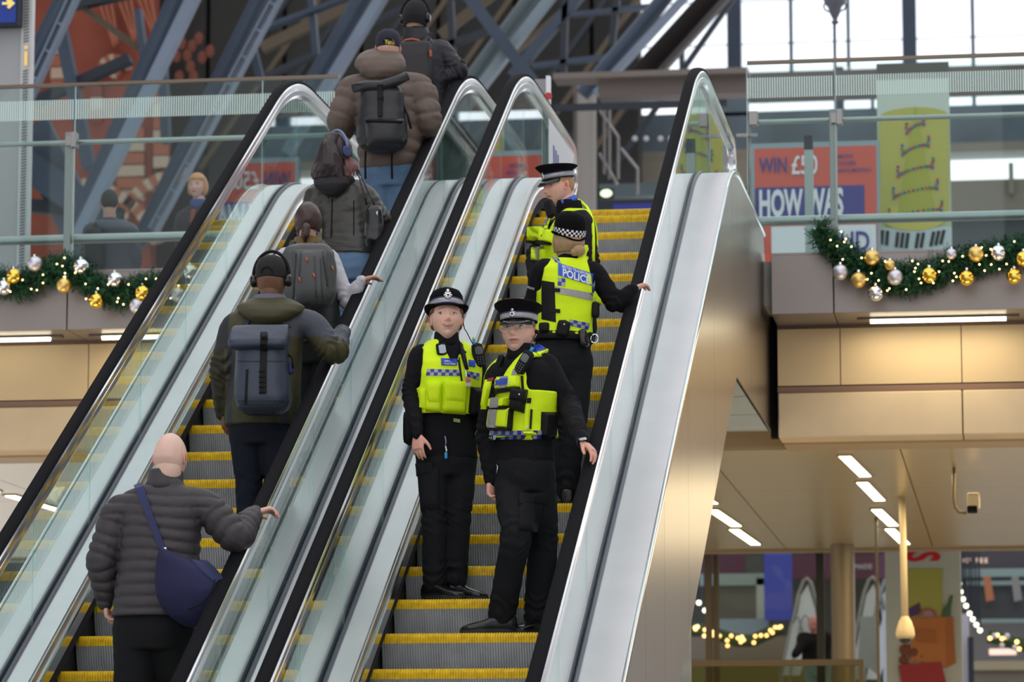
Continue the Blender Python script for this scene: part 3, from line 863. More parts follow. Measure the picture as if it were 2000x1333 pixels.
MB().box((c[0] - .13, 59.03, c[2] - .09), (c[0] + .13, 59.1, c[2] + .09)).build('housing', IROND, lt)
# white notice board at the landing between the escalators
nb = thing('notice_board', 'white notice board on the glass under the second handrail, red spot beside it', 'sign', at(1090, 400, X=-3.39))
XN = -3.392; ya, yb = float(at(1071, 300, X=XN)[1]), 26.36
MB().rings([[(XN, y, DECKZ(min(y, 26.4)) + .01), (XN + .006, y, DECKZ(min(y, 26.4)) + .01), (XN + .006, y, min(RAILZ(min(y, 26.25)) - .13, 9)), (XN, y, min(RAILZ(min(y, 26.25)) - .13, 9))] for y in np.linspace(ya, yb - .12, 8)]).build('board', mat('white_board', (0.80, 0.80, 0.84), .4), nb)
p2, q2 = at(1040, 205, Y=27.3), at(1072, 154, Y=27.3)
MB().box((p2[0], 27.3, p2[2]), (q2[0], 27.33, q2[2])).build('hanging_panel', mat('grey_lilac', (0.30, 0.28, 0.30), .4), nb)
MB().box((q2[0] - .02, 27.27, p2[2] - .2), (q2[0] + .012, 27.34, q2[2] + .02)).build('white_edge', mat('white_board'), nb)
c = at(1071, 188, Y=27.22); MB().rev([(0.0001, 0), (.03, 0), (.03, .01), (.0001, .01)], n=16).xf([[1, 0, 0], [0, 0, -1], [0, 1, 0]], c).build('red_spot', mat('sign_red', (0.55, 0.02, 0.03), .4), nb)
for k in range(3):
    a = at(1082 + 4 * k, 285 + 9 * k, X=XN + .008); MB().box((XN + .007, a[1] - .03, a[2] - .16), (XN + .009, a[1] + .03, a[2])).build('blue_mark', mat('ink_blue', (0.03, 0.06, 0.35), .5), nb)

# lamp standard against the window
ls = thing('lamp_standard', 'ornate grey lamp standard silhouetted against the window wall', 'lamp post', at(1632, 130, Y=40))
a = at(1631, 140, Y=40); k_ = m_px(40)
MB().tube([(a[0], 40, 6.4), (a[0], 40, at(1631, 44, Y=40)[2])], 3.2 * k_, 12).build('shaft', mat('lamp_grey', (0.10, 0.10, 0.13), .5), ls, smooth=True)
b_ = at(1631, 48, Y=40)
MB().rev([(.003, 0), (4 * k_, 1 * k_), (8 * k_, 4 * k_), (4 * k_, 9 * k_), (6 * k_, 14 * k_), (11 * k_, 24 * k_), (13 * k_, 34 * k_), (20 * k_, 42 * k_), (22 * k_, 50 * k_), (14 * k_, 54 * k_), (14 * k_, 90 * k_), (.003, 95 * k_)], b_, 20).build('urn', mat('lamp_grey'), ls, smooth=True)
for s in (-1, 1):
    MB().tube([b_ + np.array([s * (12 * k_), 0, 26 * k_]), b_ + np.array([s * 19 * k_, 0, 30 * k_]), b_ + np.array([s * 22 * k_, 0, 38 * k_]), b_ + np.array([s * 17 * k_, 0, 46 * k_])], 1.8 * k_, 8).build('scroll', mat('lamp_grey'), ls, smooth=True)

# ------------------------------------------------------------------ posters behind the right barrier
def quad(x0, y0, x1, y1, Y):
    p, q = at(x0, y1, Y=Y), at(x1, y0, Y=Y); return p[0], p[2], q[0], at(x0, y0, Y=Y)[2]
RT, UP = (1, 0, 0), (0, 0, 1)
YP = 35.0
po = thing('red_poster', 'red and navy poster reading HOW WAS behind the right glass barrier', 'poster', at(1590, 500, Y=YP))
x0, z0, x1, z1 = quad(1468, 281, 1717, 560, YP); z0 = ZF + .05
MB().box((x0, YP, z0), (x1, YP + .06, z1)).build('frame', mat('poster_frame', (0.20, 0.27, 0.30), .4, .5), po)
def P_(nm, a, b, c, d, m_, dy):
    x0, z0, x1, z1 = quad(a, b, c, d, YP); return MB().box((x0, YP - dy, z0), (x1, YP - dy + .008, z1)).build(nm, m_, po)
RED = mat('poster_red', (0.52, 0.075, 0.045), .5); NAVY = mat('poster_navy', (0.022, 0.022, 0.20), .5); WHT = mat('poster_white', (0.62, 0.68, 0.72), .5)
P_('sheet', 1476, 291, 1711, 560, RED, .01); P_('navy_block', 1476, 368, 1688, 425, NAVY, .02); P_('white_block', 1508, 444, 1711, 560, WHT, .02)
def T(nm, txt, x, y, hpx, m_, al='LEFT', bold=0.0, sx=1.0, Y=YP - .03, par=po):
    c = at(x, y, Y=Y); return text_on(nm, txt, c, RT, UP, hpx * m_px(Y) / .70, m_, par, bold, al, .001, sx)
T('lettering', 'WIN', 1483, 338, 30, NAVY, bold=.015, sx=.62); T('lettering', '£50', 1545, 340, 36, WHT, bold=.015, sx=.66)
for k, s in enumerate(('AMAZON', 'VOUCHERS', 'DRAWN MONTHLY')): T('lettering', s, 1632, 309 + 14 * k, 7.5, NAVY, bold=.012, sx=.72)
T('lettering', 'HOW WAS', 1482, 422, 50, WHT, bold=.035, sx=.455); T('lettering', 'VALID', 1590, 492, 38, NAVY, bold=.02, sx=.72)
# christmas tree banner
cb = thing('tree_banner', 'yellow green banner with a beaded cone tree above piano keys', 'banner', at(1785, 480, Y=36))
YB2 = 36.0
x0, z0, x1, z1 = quad(1718, 125, 1853, 560, YB2); z0 = ZF + .1
MB().box((x0, YB2, z0), (x1, YB2 + .03, z1)).build('sheet', mat('banner_green', (0.40, 0.47, 0.26), .6), cb)
MB().box((x0, YB2 - .01, at(1718, 157, Y=YB2)[2]), (x1, YB2 + .035, z1)).build('header', mat('banner_header', (0.075, 0.07, 0.06), .6), cb)
MB().box((x0, YB2 - .008, at(1718, 228, Y=YB2)[2]), (x1, YB2 - .001, at(1718, 157, Y=YB2)[2])).build('pale_field', mat('banner_pale', (0.50, 0.57, 0.50), .6), cb)
MB().box((x0, YB2 - .009, z0), (x1, YB2 - .001, at(1718, 447, Y=YB2)[2])).build('keyboard_field', mat('banner_blue', (0.46, 0.56, 0.60), .6), cb)
kb = m_px(YB2); cc = at(1786, 300, Y=YB2)
def disc(cx, cy, rx, ry, y, n=40, a0=0, a1=2 * math.pi):
    c = at(cx, cy, Y=YB2); return [(c[0] + rx * kb * math.cos(a0 + (a1 - a0) * k / n), y, c[2] + ry * kb * math.sin(a0 + (a1 - a0) * k / n)) for k in range(n)]
P4 = [at(1719, 228, Y=YB2), at(1852, 228, Y=YB2), at(1852, 430, Y=YB2), at(1719, 430, Y=YB2)]
MB().plate([(p[0], YB2 - .014, p[2]) for p in P4], (0, .006, 0)).build('gold_field', mat('banner_gold', (0.42, 0.40, 0.075), .6), cb)
MB().plate(disc(1786, 425, 62, 26, YB2 - .016), (0, .006, 0)).build('gold_ellipse', mat('banner_gold2', (0.50, 0.47, 0.07), .6), cb)
MB().plate(disc(1786, 228, 66, 18, YB2 - .0145), (0, .006, 0)).build('gold_ellipse', mat('banner_gold'), cb)
t0, t1_, t2 = at(1788, 205, Y=YB2), at(1752, 428, Y=YB2), at(1830, 428, Y=YB2)
MB().plate([(t0[0], YB2 - .022, t0[2]), (t2[0], YB2 - .022, t2[2]), (t1_[0], YB2 - .022, t1_[2])], (0, .005, 0)).build('cone_tree', mat('banner_tree', (0.34, 0.36, 0.03), .6), cb)
beads = [mat('bead_red', (0.40, 0.03, 0.05), .5), mat('bead_blue', (0.03, 0.07, 0.35), .5), mat('bead_green', (0.04, 0.22, 0.08), .5), mat('bead_plum', (0.16, 0.04, 0.10), .5)]
nb_ = 0
for lv in range(5):
    yc = 252 + lv * 42; rx = 17 + lv * 8.5
    pts_ = [(1788 - rx * math.cos(t), yc + 9 * math.cos(t) - 7 * math.sin(t)) for t in [math.pi * k / 15 for k in range(16)]]
    pts_ += [(1788 + (rx - 3) + 4 * math.sin(q), yc - 13 - 7 * q) for q in (.5, 1.2, 2)] + [(1788 - (rx - 6) - 7 * math.sin(q), yc + 9 - 9 * q) for q in (.6, 1.3, 2.1)]
    for (x_, y_) in pts_:
        c = at(x_, y_, Y=YB2 - .03)
        MB().sphere(c, 2.9 * kb, 8, 6, sc=(1, .4, 1)).build('bead', beads[(nb_ * 7) % 4], cb); nb_ += 1
for k in range(13):
    a, b = at(1724 + k * 10, 450 + 6 * math.sin(k / 12 * math.pi), Y=YB2), at(1722 + k * 9.6, 478 + 8 * math.sin(k / 12 * math.pi), Y=YB2)
    if k % 7 in (2, 6): continue
    MB().beam((a[0], YB2 - .015, a[2]), (b[0], YB2 - .015, b[2]), 6.5 * kb, .006).build('black_key', BLACK, cb)
# green-grey post with black cap between poster and barrier
gp = thing('queue_post', 'pale green post with dark top standing in front of the red poster', 'post', at(1577, 500, Y=28.2))
a = at(1579, 266, Y=28.2); MB().box((a[0] - .035, 28.17, ZF), (a[0] + .035, 28.24, a[2] - .12)).build('shaft', mat('pale_post', (0.30, 0.36, 0.34), .4, .4), gp)
MB().box((a[0] - .036, 28.168, a[2] - .12), (a[0] + .036, 28.242, a[2])).build('cap', IROND, gp)

# pillar, strip and sign at the left edge
pl = thing('grey_pillar', 'light grey pillar with a perforated edge strip at the far left', 'pillar', at(15, 500, Y=28.5))
x0, x1 = X_at(-170, 300, 28.5), X_at(37, 300, 28.5)
MB().box((x0, 28.5, ZF), (x1, 28.6, 9)).build('casing', mat('light_grey_casing', (0.36, 0.36, 0.37), .5, .2), pl)
x2 = X_at(56, 300, 28.45)
MB().box((x1 + .006, 28.47, ZF), (x2, 28.56, 9)).build('edge_strip', mat('pale_strip', (0.50, 0.50, 0.50), .4, .3), pl)
hb = MB(); zz = 4.6
while zz < 7.6:
    if not (at(46, 130, Y=28.4)[2] < zz < at(46, 78, Y=28.4)[2]): hb.obox(((x1 + x2) / 2 + .002, 28.465, zz), (.022, 0, .004), (0, .003, 0), (0.003, 0, .006))
    zz += .026
hb.build('slots', mat('slot_grey', (0.16, 0.16, 0.17), .6), pl)
c = at(44, 128, Y=28.44); text_on('letter_i', 'i', c, RT, UP, .27, mat('sign_amber', (0.95, 0.60, 0.16), .5, emit=(0.95, 0.6, 0.16), strength=.25), pl, .004, 'LEFT')
sg = thing('arrow_sign', 'blue sign with a yellow arrow hung on the left pillar', 'sign', at(10, 20, Y=28.3))
p, q = at(-150, 50, Y=28.3), at(33, -70, Y=28.3)
MB().box((p[0], 28.3, p[2]), (q[0], 28.42, q[2])).build('panel', mat('arrow_blue', (0.004, 0.035, 0.30), .35), sg)
MB().box((p[0], 28.31, p[2] - .02), (q[0] + .02, 28.43, q[2])).build('rim', IROND, sg)
ar = [at(x, y, Y=28.28) for x, y in [(4, 4), (14, 4), (11, -4), (17, -6), (29, 6), (18, 17), (13, 14), (17, 9), (4, 9)]]
MB().plate(ar, (0, .012, 0)).build('arrow', mat('arrow_yellow', (0.95, 0.72, 0.22), .5, emit=(0.95, 0.7, 0.2), strength=.2), sg)

# ------------------------------------------------------------------ lower concourse beyond the ceiling
lw = struct('wall_front', 'row of dim shopfronts beyond the lower concourse', 'wall')
def lb(x0, y0, x1, y1, Y, m_, nm='shopfront_panel', t=.1, par=None, dx=0):
    p, q = at(x0, y1, Y=Y), at(x1, y0, Y=Y)
    return MB().box((p[0], Y, p[2]), (q[0], Y + t, at(x0, y0, Y=Y)[2])).build(nm, m_, lw if par is None else par)
DSHOP = mat('dark_glass_front', (0.035, 0.04, 0.045), .25); PURP = mat('purple_sign', (0.085, 0.022, 0.06), .5)
lb(-400, 940, 3500, 1700, 62, mat('dim_interior'), 'back_wall'); lb(-400, 1040, 3500, 1098, 61, mat('lilac_grey', (0.20, 0.20, 0.24), .6))
lb(1345, 1085, 1455, 1122, 60, PURP); lb(1545, 1085, 1745, 1132, 60, PURP); lb(1455, 1085, 1490, 1122, 60, DSHOP)
lb(1493, 1075, 1546, 1212, 58, mat('banner_royal', (0.03, 0.05, 0.36), .5, emit=(.03, .05, .36), strength=.15), 'blue_banner')
lb(1345, 1122, 1495, 1145, 59, mat('teal_fascia', (0.22, 0.30, 0.30), .4)); lb(1400, 1148, 1480, 1210, 59.5, mat('shop_dim', (0.10, 0.105, 0.09), .4)); lb(1478, 1130, 1492, 1215, 59, mat('pale_pier', (0.36, 0.42, 0.40), .5))
lb(1400, 1210, 1500, 1245, 58.5, mat('pale_blue_counter', (0.22, 0.30, 0.38), .5)); lb(1345, 1245, 1540, 1290, 57, mat('taupe_wall', (0.17, 0.145, 0.115), .6))
lb(1346, 1292, 1690, 1400, 56, mat('olive_wall', (0.20, 0.18, 0.07), .6)); T('lettering', 'MADE', 1668, 1112, 9, mat('pale_bar'), Y=59.9, par=lw)
lb(1875, 1075, 3500, 1112, 60, mat('dim_interior2', (0.05, 0.045, 0.055), .5)); lb(1880, 1112, 3500, 1128, 59.5, mat('teal_fascia')); lb(1885, 1136, 3500, 1144, 59.4, mat('teal_fascia')); lb(1890, 1210, 3500, 1218, 59.3, mat('teal_fascia'))
lb(1880, 1144, 3500, 1210, 60, DSHOP); lb(1885, 1218, 3500, 1292, 59.6, mat('taupe2', (0.18, 0.17, 0.17), .6)); lb(1900, 1292, 3500, 1310, 58, mat('cream_band', (0.34, 0.29, 0.19), .6)); lb(1900, 1310, 3500, 1420, 58.1, mat('taupe_wall'))
lb(1873, 1200, 1892, 1420, 55, mat('lilac_pier', (0.45, 0.42, 0.48), .5)); lb(1893, 1245, 1901, 1420, 54.8, IROND)
lb(1932, 1268, 1985, 1280, 57, mat('amber_lit', (1, 1, 1), emit=(1.0, .45, .2), strength=.6), 'lit_sign')
for k, s in enumerate('COFFEE'):
    T('lettering', s, 1872 + k * 9 + (k > 2) * 6, 1100, 9, mat('amber_letters', (1, 1, 1), emit=(1.0, .42, .12), strength=.8), Y=59.2, par=lw)
for x_, c_ in ((1930, 'orange_figure'), (1985, 'grey_figure')):
    pl_ = [at(x_ - 10, 1128, Y=59), at(x_ + 4, 1126, Y=59), at(x_ + 12, 1172, Y=59), at(x_ - 4, 1176, Y=59)]
    MB().plate(pl_, (0, .05, 0)).build('display', mat(c_, (0.40, 0.14, 0.06) if 'or' in c_ else (0.22, 0.22, 0.22), .5), lw)
# bronze mullions and round column
BRZ = mat('bronze_metal', (0.13, 0.095, 0.05), .35, .6)
gl = struct('window_2', 'bronze framed glazing at the back of the lower concourse', 'window')
for x_, w_, Y_ in ((1386, 12, 37.5), (1401, 10, 37.6), (1606, 15, 37.5), (1718, 5, 33.5)):
    p, q = at(x_, 1500, Y=Y_), at(x_, 1073 if Y_ > 35 else 985, Y=Y_); W = w_ / 2 * m_px(Y_)
    MB().box((p[0] - W, Y_, ZL), (p[0] + W, Y_ + .1, min(q[2], ZC))).build('mullion', BRZ if x_ != 1606 else mat('near_black_metal', (0.02, 0.018, 0.012), .5), gl)
for a, b in ((1406, 1598), (1614, 1716)):
    p, q = at(a, 1500, Y=37.7), at(b, 1073, Y=37.7); MB().box((p[0], 37.7, ZL), (q[0], 37.72, ZC)).build('window_pane', glass_mat('brown_tint_pane', (0.90, 0.88, 0.80), 0.03), gl)
rc = thing('bronze_column', 'thick round bronze column in the lower concourse', 'column', (float(at(1648, 1200, Y=36.5)[0]), 36.5, ZL))
a = at(1647, 1200, Y=36.5); MB().tube([(a[0], 36.5, ZL), (a[0], 36.5, ZC)], 23 * m_px(36.5), 28).build('shaft', mat('bronze_shaft', (0.22, 0.165, 0.095), .4, .4), rc, smooth=True, angle=1)
MB().tube([(a[0], 36.5, ZL), (a[0], 36.5, ZL + .15)], 26 * m_px(36.5), 28).build('base', BRZ, rc)
lr = thing('glass_balustrade', 'bronze topped glass balustrade in front of the round column', 'balustrade', at(1520, 1300, Y=34))
p, q = at(1340, 1293, Y=34), at(1687, 1293, Y=34)
MB().box((p[0], 33.97, p[2] - .05), (q[0], 34.03, p[2] + .01)).build('top_rail', BRZ, lr)
MB().box((p[0], 33.99, ZL), (q[0], 34.01, p[2] - .05)).build('glass_pane', glass_mat('olive_tint_pane', (0.70, 0.70, 0.58), .05), lr)
MB().box((q[0] - .05, 33.96, ZL), (q[0], 34.04, p[2] - .05)).build('post', BRZ, lr)
# far escalators seen as pale curved balustrades
def mini(label, x, y, s, Y, n):
    r = thing('far_escalator', label, 'escalator', at(x, y + 200 * s, Y=Y), 'far escalators across the concourse')
    for k in range(n):
        o = x + k * 30 * s
        MB().tube([np.array([*at(o - 45 * s, y + 190 * s, Y=Y)[:2], ZL]), at(o - 45 * s, y + 190 * s, Y=Y), at(o - 12 * s, y + 30 * s, Y=Y), at(o - 3 * s, y + 6 * s, Y=Y), at(o + 4 * s, y, Y=Y), at(o + 12 * s, y + 8 * s, Y=Y), at(o + 26 * s, y + 60 * s, Y=Y)], 3.2 * s * m_px(Y), 8).build('handrail', mat('grey_rail', (0.24, 0.26, 0.26), .4), r, smooth=True)
        pl_ = [at(o - 38 * s, y + 190 * s, Y=Y + .05), at(o - 8 * s, y + 34 * s, Y=Y + .05), at(o + 6 * s, y + 12 * s, Y=Y + .05), at(o + 20 * s, y + 60 * s, Y=Y + .05), at(o + 22 * s, y + 80 * s, Y=Y + .05), at(o - 14 * s, y + 190 * s, Y=Y + .05)]
        MB().plate(pl_, (0, .05, 0)).build('balustrade', mat('pale_blue_steel', (0.55, 0.60, 0.68), .4, .2), r)
    return r
mini('far escalator with pale curved ends behind the man in black', 1572, 1130, 1.0, 50, 1)
mini('far escalator with pale curved ends just right of the round column', 1700, 1128, 1.05, 50, 2)
mini('small pale escalator end beside the blue banner', 1552, 1202, 0.62, 49, 2)
dk = thing('steel_cladding', 'pale steel side of a far escalator right of the round column', 'cladding', at(1700, 1300, Y=46))
MB().plate([at(1680, 1205, Y=46), at(1716, 1205, Y=46), at(1716, 1320, Y=46), at(1676, 1290, Y=46)], (0, .3, 0)).build('sheet', mat('pale_blue_steel2', (0.32, 0.37, 0.39), .4, .3), dk)
MB().plate([at(1723, 1205, Y=45.5), at(1738, 1205, Y=45.5), at(1742, 1400, Y=45.5), at(1727, 1400, Y=45.5)], (0, .3, 0)).build('sheet', mat('pale_blue_steel'), dk)
# white advertising wall with shopping bags
aw = thing('advertising_wall', 'white advertising wall with a red S and pictures of full shopping bags', 'advert', at(1805, 1333, Y=40))
YA = 40.0; ka = m_px(YA)
x0, z0, x1, z1 = quad(1733, 1073, 1875, 1400, YA); MB().box((x0, YA, ZL), (x1, YA + .4, z1)).build('panel', mat('advert_white', (0.52, 0.54, 0.46), .5), aw)
def pp_(pts, m_, nm, dy=.02, t=.02): return MB().plate([(lambda a: (a[0], YA - dy, a[2]))(at(x, y, Y=YA)) for x, y in pts], (0, t - .002, 0)).build(nm, m_, aw)
pp_([(1773, 1112), (1840, 1112), (1841, 1205), (1775, 1205)], mat('advert_yellow', (0.42, 0.40, 0.075), .5), 'yellow_field')
c = at(1772, 1078, Y=YA)
text_on('red_letter', 'S', (c[0], YA - .02, c[2]), (0, 0, -1), (1, 0, 0), 86 * ka, mat('logo_red', (0.60, 0.01, 0.025), .4), aw, .035, 'LEFT', .001, .50)
OB = mat('bag_orange', (0.52, 0.17, 0.03), .5); OB2 = mat('bag_orange_side', (0.42, 0.125, 0.02), .5); RB = mat('bag_red', (0.36, 0.015, 0.02), .5)
pp_([(1776, 1208), (1846, 1206), (1848, 1305), (1780, 1290)], OB, 'orange_bag', .04); pp_([(1846, 1206), (1862, 1206), (1867, 1296), (1848, 1306)], OB2, 'orange_bag', .041)
pp_([(1790, 1230), (1828, 1232), (1828, 1258), (1792, 1254)], OB2, 'bag_print', .06)
pp_([(1755, 1300), (1838, 1294), (1850, 1340), (1762, 1340)], RB, 'red_bag', .06)
pp_([(1774, 1190), (1796, 1178), (1800, 1200), (1778, 1206)], mat('grape', (0.09, 0.03, 0.12), .5), 'grapes', .03)
pp_([(1838, 1205), (1842, 1190), (1852, 1178), (1857, 1163), (1861, 1164), (1858, 1185), (1857, 1205)], mat('bottle_green', (0.03, 0.10, 0.02), .3), 'bottle', .03)
pp_([(1800, 1206), (1806, 1192), (1830, 1194), (1834, 1206)], mat('packet_pink', (0.45, 0.25, 0.28), .5), 'packet', .03)
MB().tube([at(1794 + 17 - 17 * math.cos(t), 1206 - 16 * math.sin(t), Y=YA - .05) for t in [math.pi * k / 10 for k in range(11)]], 1.6 * ka, 8).build('bag_handle', OB2, aw)
for x_, y_, r_, m_ in ((1768, 1270, 11, mat('bread_brown', (0.20, 0.055, 0.02), .6)), (1785, 1275, 12, mat('bread_brown')), (1800, 1283, 9, mat('loaf_red', (0.30, 0.03, 0.02), .5)), (1818, 1285, 8, mat('pear', (0.45, 0.42, 0.14), .5)), (1765, 1290, 9, mat('bread_brown')), (1780, 1292, 7, mat('loaf_tan', (0.38, 0.20, 0.10), .5))):
    MB().sphere(at(x_, y_, Y=YA - .03), r_ * ka, 12, 8, sc=(1, .2, 1)).build('food', m_, aw, smooth=True)
# hanging dome camera and bracket camera
dc = thing('dome_camera', 'cream dome camera hanging on a pole from the lower ceiling', 'camera', at(1769, 1070, Z=ZC))
YD = float(at(1766, 1000, Z=ZC)[1]); YD = 31.5; kd = m_px(YD)
a = at(1768, 1235, Y=YD)
CRM = mat('cream_plastic', (0.72, 0.55, 0.30), .4)
MB().tube([(a[0] - .01, YD, ZC), (a[0], YD, a[2] + .1)], 6.5 * kd, 14).build('pole', CRM, dc, smooth=True)
MB().rev([(.004, 32 * kd), (6 * kd, 30 * kd), (12 * kd, 20 * kd), (17 * kd, 5 * kd), (18.5 * kd, -6 * kd), (15 * kd, -13 * kd), (.004, -13.5 * kd)], a, 24).build('housing', CRM, dc, smooth=True)
MB().sphere(a + np.array([0, 0, -13 * kd]), 12.5 * kd, 20, 12, sc=(1, 1, .8)).build('dome', mat('smoked_dome', (0.05, 0.04, 0.03), .08), dc, smooth=True)
bc = thing('bullet_camera', 'small cream security camera on a curved bracket under the lower ceiling', 'camera', at(1890, 930, Z=ZC))
YQ = 29.0; kq = m_px(YQ); path = [at(1863, 905, Y=YQ), at(1862, 975, Y=YQ), at(1865, 992, Y=YQ), at(1873, 1001, Y=YQ), at(1888, 1003, Y=YQ)]
path[0][2] = ZC
MB().tube(path, 3.2 * kq, 10).build('bracket', mat('bracket_brown', (0.25, 0.17, 0.08), .5), bc, smooth=True)
a = at(1901, 980, Y=YQ)
MB().obox(a, (12 * kq, 0, 0), (0, .10, 0), (0, 0, 15 * kq)).build('body', CRM, bc, bevel=.02)
MB().obox(a + np.array([-2 * kq, -.02, -16 * kq]), (9.5 * kq, 0, 0), (0, .09, 0), (0, 0, 5.5 * kq)).build('lens_hood', BLACK, bc, bevel=.008)
# string of globe lamps, far garlands
for k, (x_, y_) in enumerate([(1874, 1141), (1877, 1157), (1881, 1171), (1887, 1184), (1894, 1199), (1900, 1210), (1907, 1221), (1914, 1232), (1365, 1178), (1377, 1193)]):
    far_ = k >= 8
    o = thing('globe_lamp', ('glowing round lamp, ' + ['topmost', 'second from the top', 'third from the top', 'fourth from the top', 'fifth from the top', 'third from the bottom', 'second from the bottom', 'lowest'][k] + ' of the diagonal string on the right') if not far_ else
              ('glowing round lamp, ' + ['upper', 'lower'][k - 8] + ' of the two beside the bronze mullion'), 'lamp', at(x_, y_, Y=52), 'globe lamps of the far shops')
    MB().sphere(at(x_, y_, Y=52), 4.6 * m_px(52), 14, 10).build('globe', mat('globe_glow', (1, 1, 1), emit=(1.0, .96, .74), strength=2.6), o, smooth=True)
    MB().tube([at(x_, y_, Y=52) + [0, 0, .03], at(x_, y_, Y=52) + [0, 0, .07], np.array([*at(x_, y_, Y=52)[:2], 5.6])], [.02, .02, .004], 8).build('cord', IROND, o)
def far_garland(label, path, Y, n):
    P = [at(x, y, Y=Y) for x, y in path]; R = np.random.RandomState(3)
    r = thing('garland', label, 'garland', P[0], 'far fir garlands')
    MB().tube(P, [.10] * len(P), 8).build('foliage', mat('far_fir', (0.02, 0.05, 0.02), .8, bump=(12, 1)), r)
    bm_ = MB().sphere((0, 0, 0), 0.028, 8, 6).mesh('bulb', True); bm_.materials.append(mat('amber_bulb', (1, 1, 1), emit=(1.0, .52, .10), strength=4.2))
    for k in range(n):
        t = (k + .5) / n * (len(P) - 1); i = int(t); c = P[i] + (P[min(i + 1, len(P) - 1)] - P[i]) * (t - i) + R.normal(0, .05, 3)
        b = link('light_bulb', bm_, BULB, r); b.location = Vector((c[0], Y - .13, c[2]))
    return r
far_garland('far amber lit garland across the lower concourse wall', [(1345, 1228), (1372, 1232), (1400, 1240), (1440, 1252), (1470, 1252), (1500, 1238), (1525, 1226)], 55, 26)
fg = far_garland('far garland with white and gold baubles at the lower right edge', [(1930, 1242), (1955, 1248), (1980, 1256), (2010, 1262), (2050, 1265)], 50, 9)
for x_, y_ in ((1942, 1243), (1957, 1262), (1967, 1243), (1982, 1266)): MB().sphere(at(x_, y_, Y=49.8), .04, 10, 8).build('bauble', SILVM, fg, smooth=True)
# ------------------------------------------------------------------ figures: tools
def nrm(v):
    v = np.array(v, float); return v / (np.linalg.norm(v) + 1e-12)
def frame(fwd, up=(0, 0, 1)):
    """columns: right-of-image-independent x (subject's left), y forward, z up"""
    f = nrm(fwd); u = np.array(up, float); u = nrm(u - f * (u @ f)); x = np.cross(f, u)
    return np.stack([x, f, u], 1)       # x = subject's right
def catmull(pts, rs, sub=6):
    P = [np.array(p, float) for p in pts]; out, ro = [], []
    n = len(P)
    for i in range(n - 1):
        p0 = P[i - 1] if i else P[0] * 2 - P[1]; p1, p2 = P[i], P[i + 1]; p3 = P[i + 2] if i + 2 < n else P[-1] * 2 - P[-2]
        for k in range(sub):
            t = k / sub
            q = 0.5 * ((2 * p1) + (-p0 + p2) * t + (2 * p0 - 5 * p1 + 4 * p2 - p3) * t * t + (-p0 + 3 * p1 - 3 * p2 + p3) * t ** 3)
            out.append(q); ro.append(rs[i] + (rs[i + 1] - rs[i]) * (3 * t * t - 2 * t ** 3))
    out.append(P[-1]); ro.append(rs[-1])
    return out, ro
def limb(mb, pts, rs, n=14, sub=6, ends=(True, True), smooth=True):
    P, R_ = catmull(pts, rs, sub) if smooth and len(pts) > 2 else ([np.array(p, float) for p in pts], list(rs))
    mb.tube(P, R_, n)
    if ends[0]: mb.sphere(P[0], R_[0] * .995, n, 8)
    if ends[1]: mb.sphere(P[-1], R_[-1] * .995, n, 8)
def se_ring(c, u, v, a, b, n=28, e=2.4):
    out = []
    for k in range(n):
        t = 2 * math.pi * k / n; ct, st = math.cos(t), math.sin(t)
        x = a * math.copysign(abs(ct) ** (2 / e), ct); y = b * math.copysign(abs(st) ** (2 / e), st)
        out.append(c + u * x + v * y)
    return out
def fuse(mb, voxel, it=6, fac=0.5):
    me = mb.mesh('tmp'); o = bpy.data.objects.new('tmp', me); COL.objects.link(o)
    m = o.modifiers.new('r', 'REMESH'); m.mode = 'VOXEL'; m.voxel_size = voxel
    if it:
        s = o.modifiers.new('s', 'SMOOTH'); s.factor = fac; s.iterations = it
    dg = bpy.context.evaluated_depsgraph_get(); dg.update()
    ev = o.evaluated_get(dg); m2 = bpy.data.meshes.new_from_object(ev)
    bpy.data.objects.remove(o); bpy.data.meshes.remove(me)
    return m2
def mverts(me):
    a = np.empty(len(me.vertices) * 3); me.vertices.foreach_get('co', a); return a.reshape(-1, 3)
def mnorms(me):
    a = np.empty(len(me.vertices) * 3); me.vertices.foreach_get('normal', a); return a.reshape(-1, 3)
def setv(me, V):
    me.vertices.foreach_set('co', V.ravel()); me.update()
def folds(V, seed, scale=1.0, dirn=None):
    """cloth-like creases: domain-warped ridged waves"""
    R = np.random.RandomState(seed); out = np.zeros(len(V))
    for k in range(5):
        f = R.normal(0, 1, 3)
        if dirn is not None: f = f * .45 + np.array(dirn) * 1.1 * R.choice([-1, 1])
        f = f / np.linalg.norm(f) * R.uniform(26, 70) / scale
        g = R.normal(0, 1, 3); g = g / np.linalg.norm(g) * R.uniform(9, 18) / scale
        w = np.sin(V @ f + 2.2 * np.sin(V @ g + R.rand() * 6) + R.rand() * 6)
        m = 0.5 + 0.5 * np.sin(V @ (g[[1, 2, 0]] * .8) + R.rand() * 6)
        out += (1 - np.abs(w) * 1.6) * m / 5
    return out
def seg_param(V, pts):
    """distance, arc length to a polyline"""
    best = np.full(len(V), 1e9); arc = np.zeros(len(V)); s = 0
    for a, b in zip(pts[:-1], pts[1:]):
        a, b = np.array(a), np.array(b); d = b - a; L = np.linalg.norm(d); d = d / L
        t = np.clip((V - a) @ d, 0, L); dist = np.linalg.norm(V - a - np.outer(t, d), axis=1)
        m = dist < best; best[m] = dist[m]; arc[m] = s + t[m]; s += L
    return best, arc
def smooth_mesh(me):
    me.polygons.foreach_set('use_smooth', [True] * len(me.polygons))

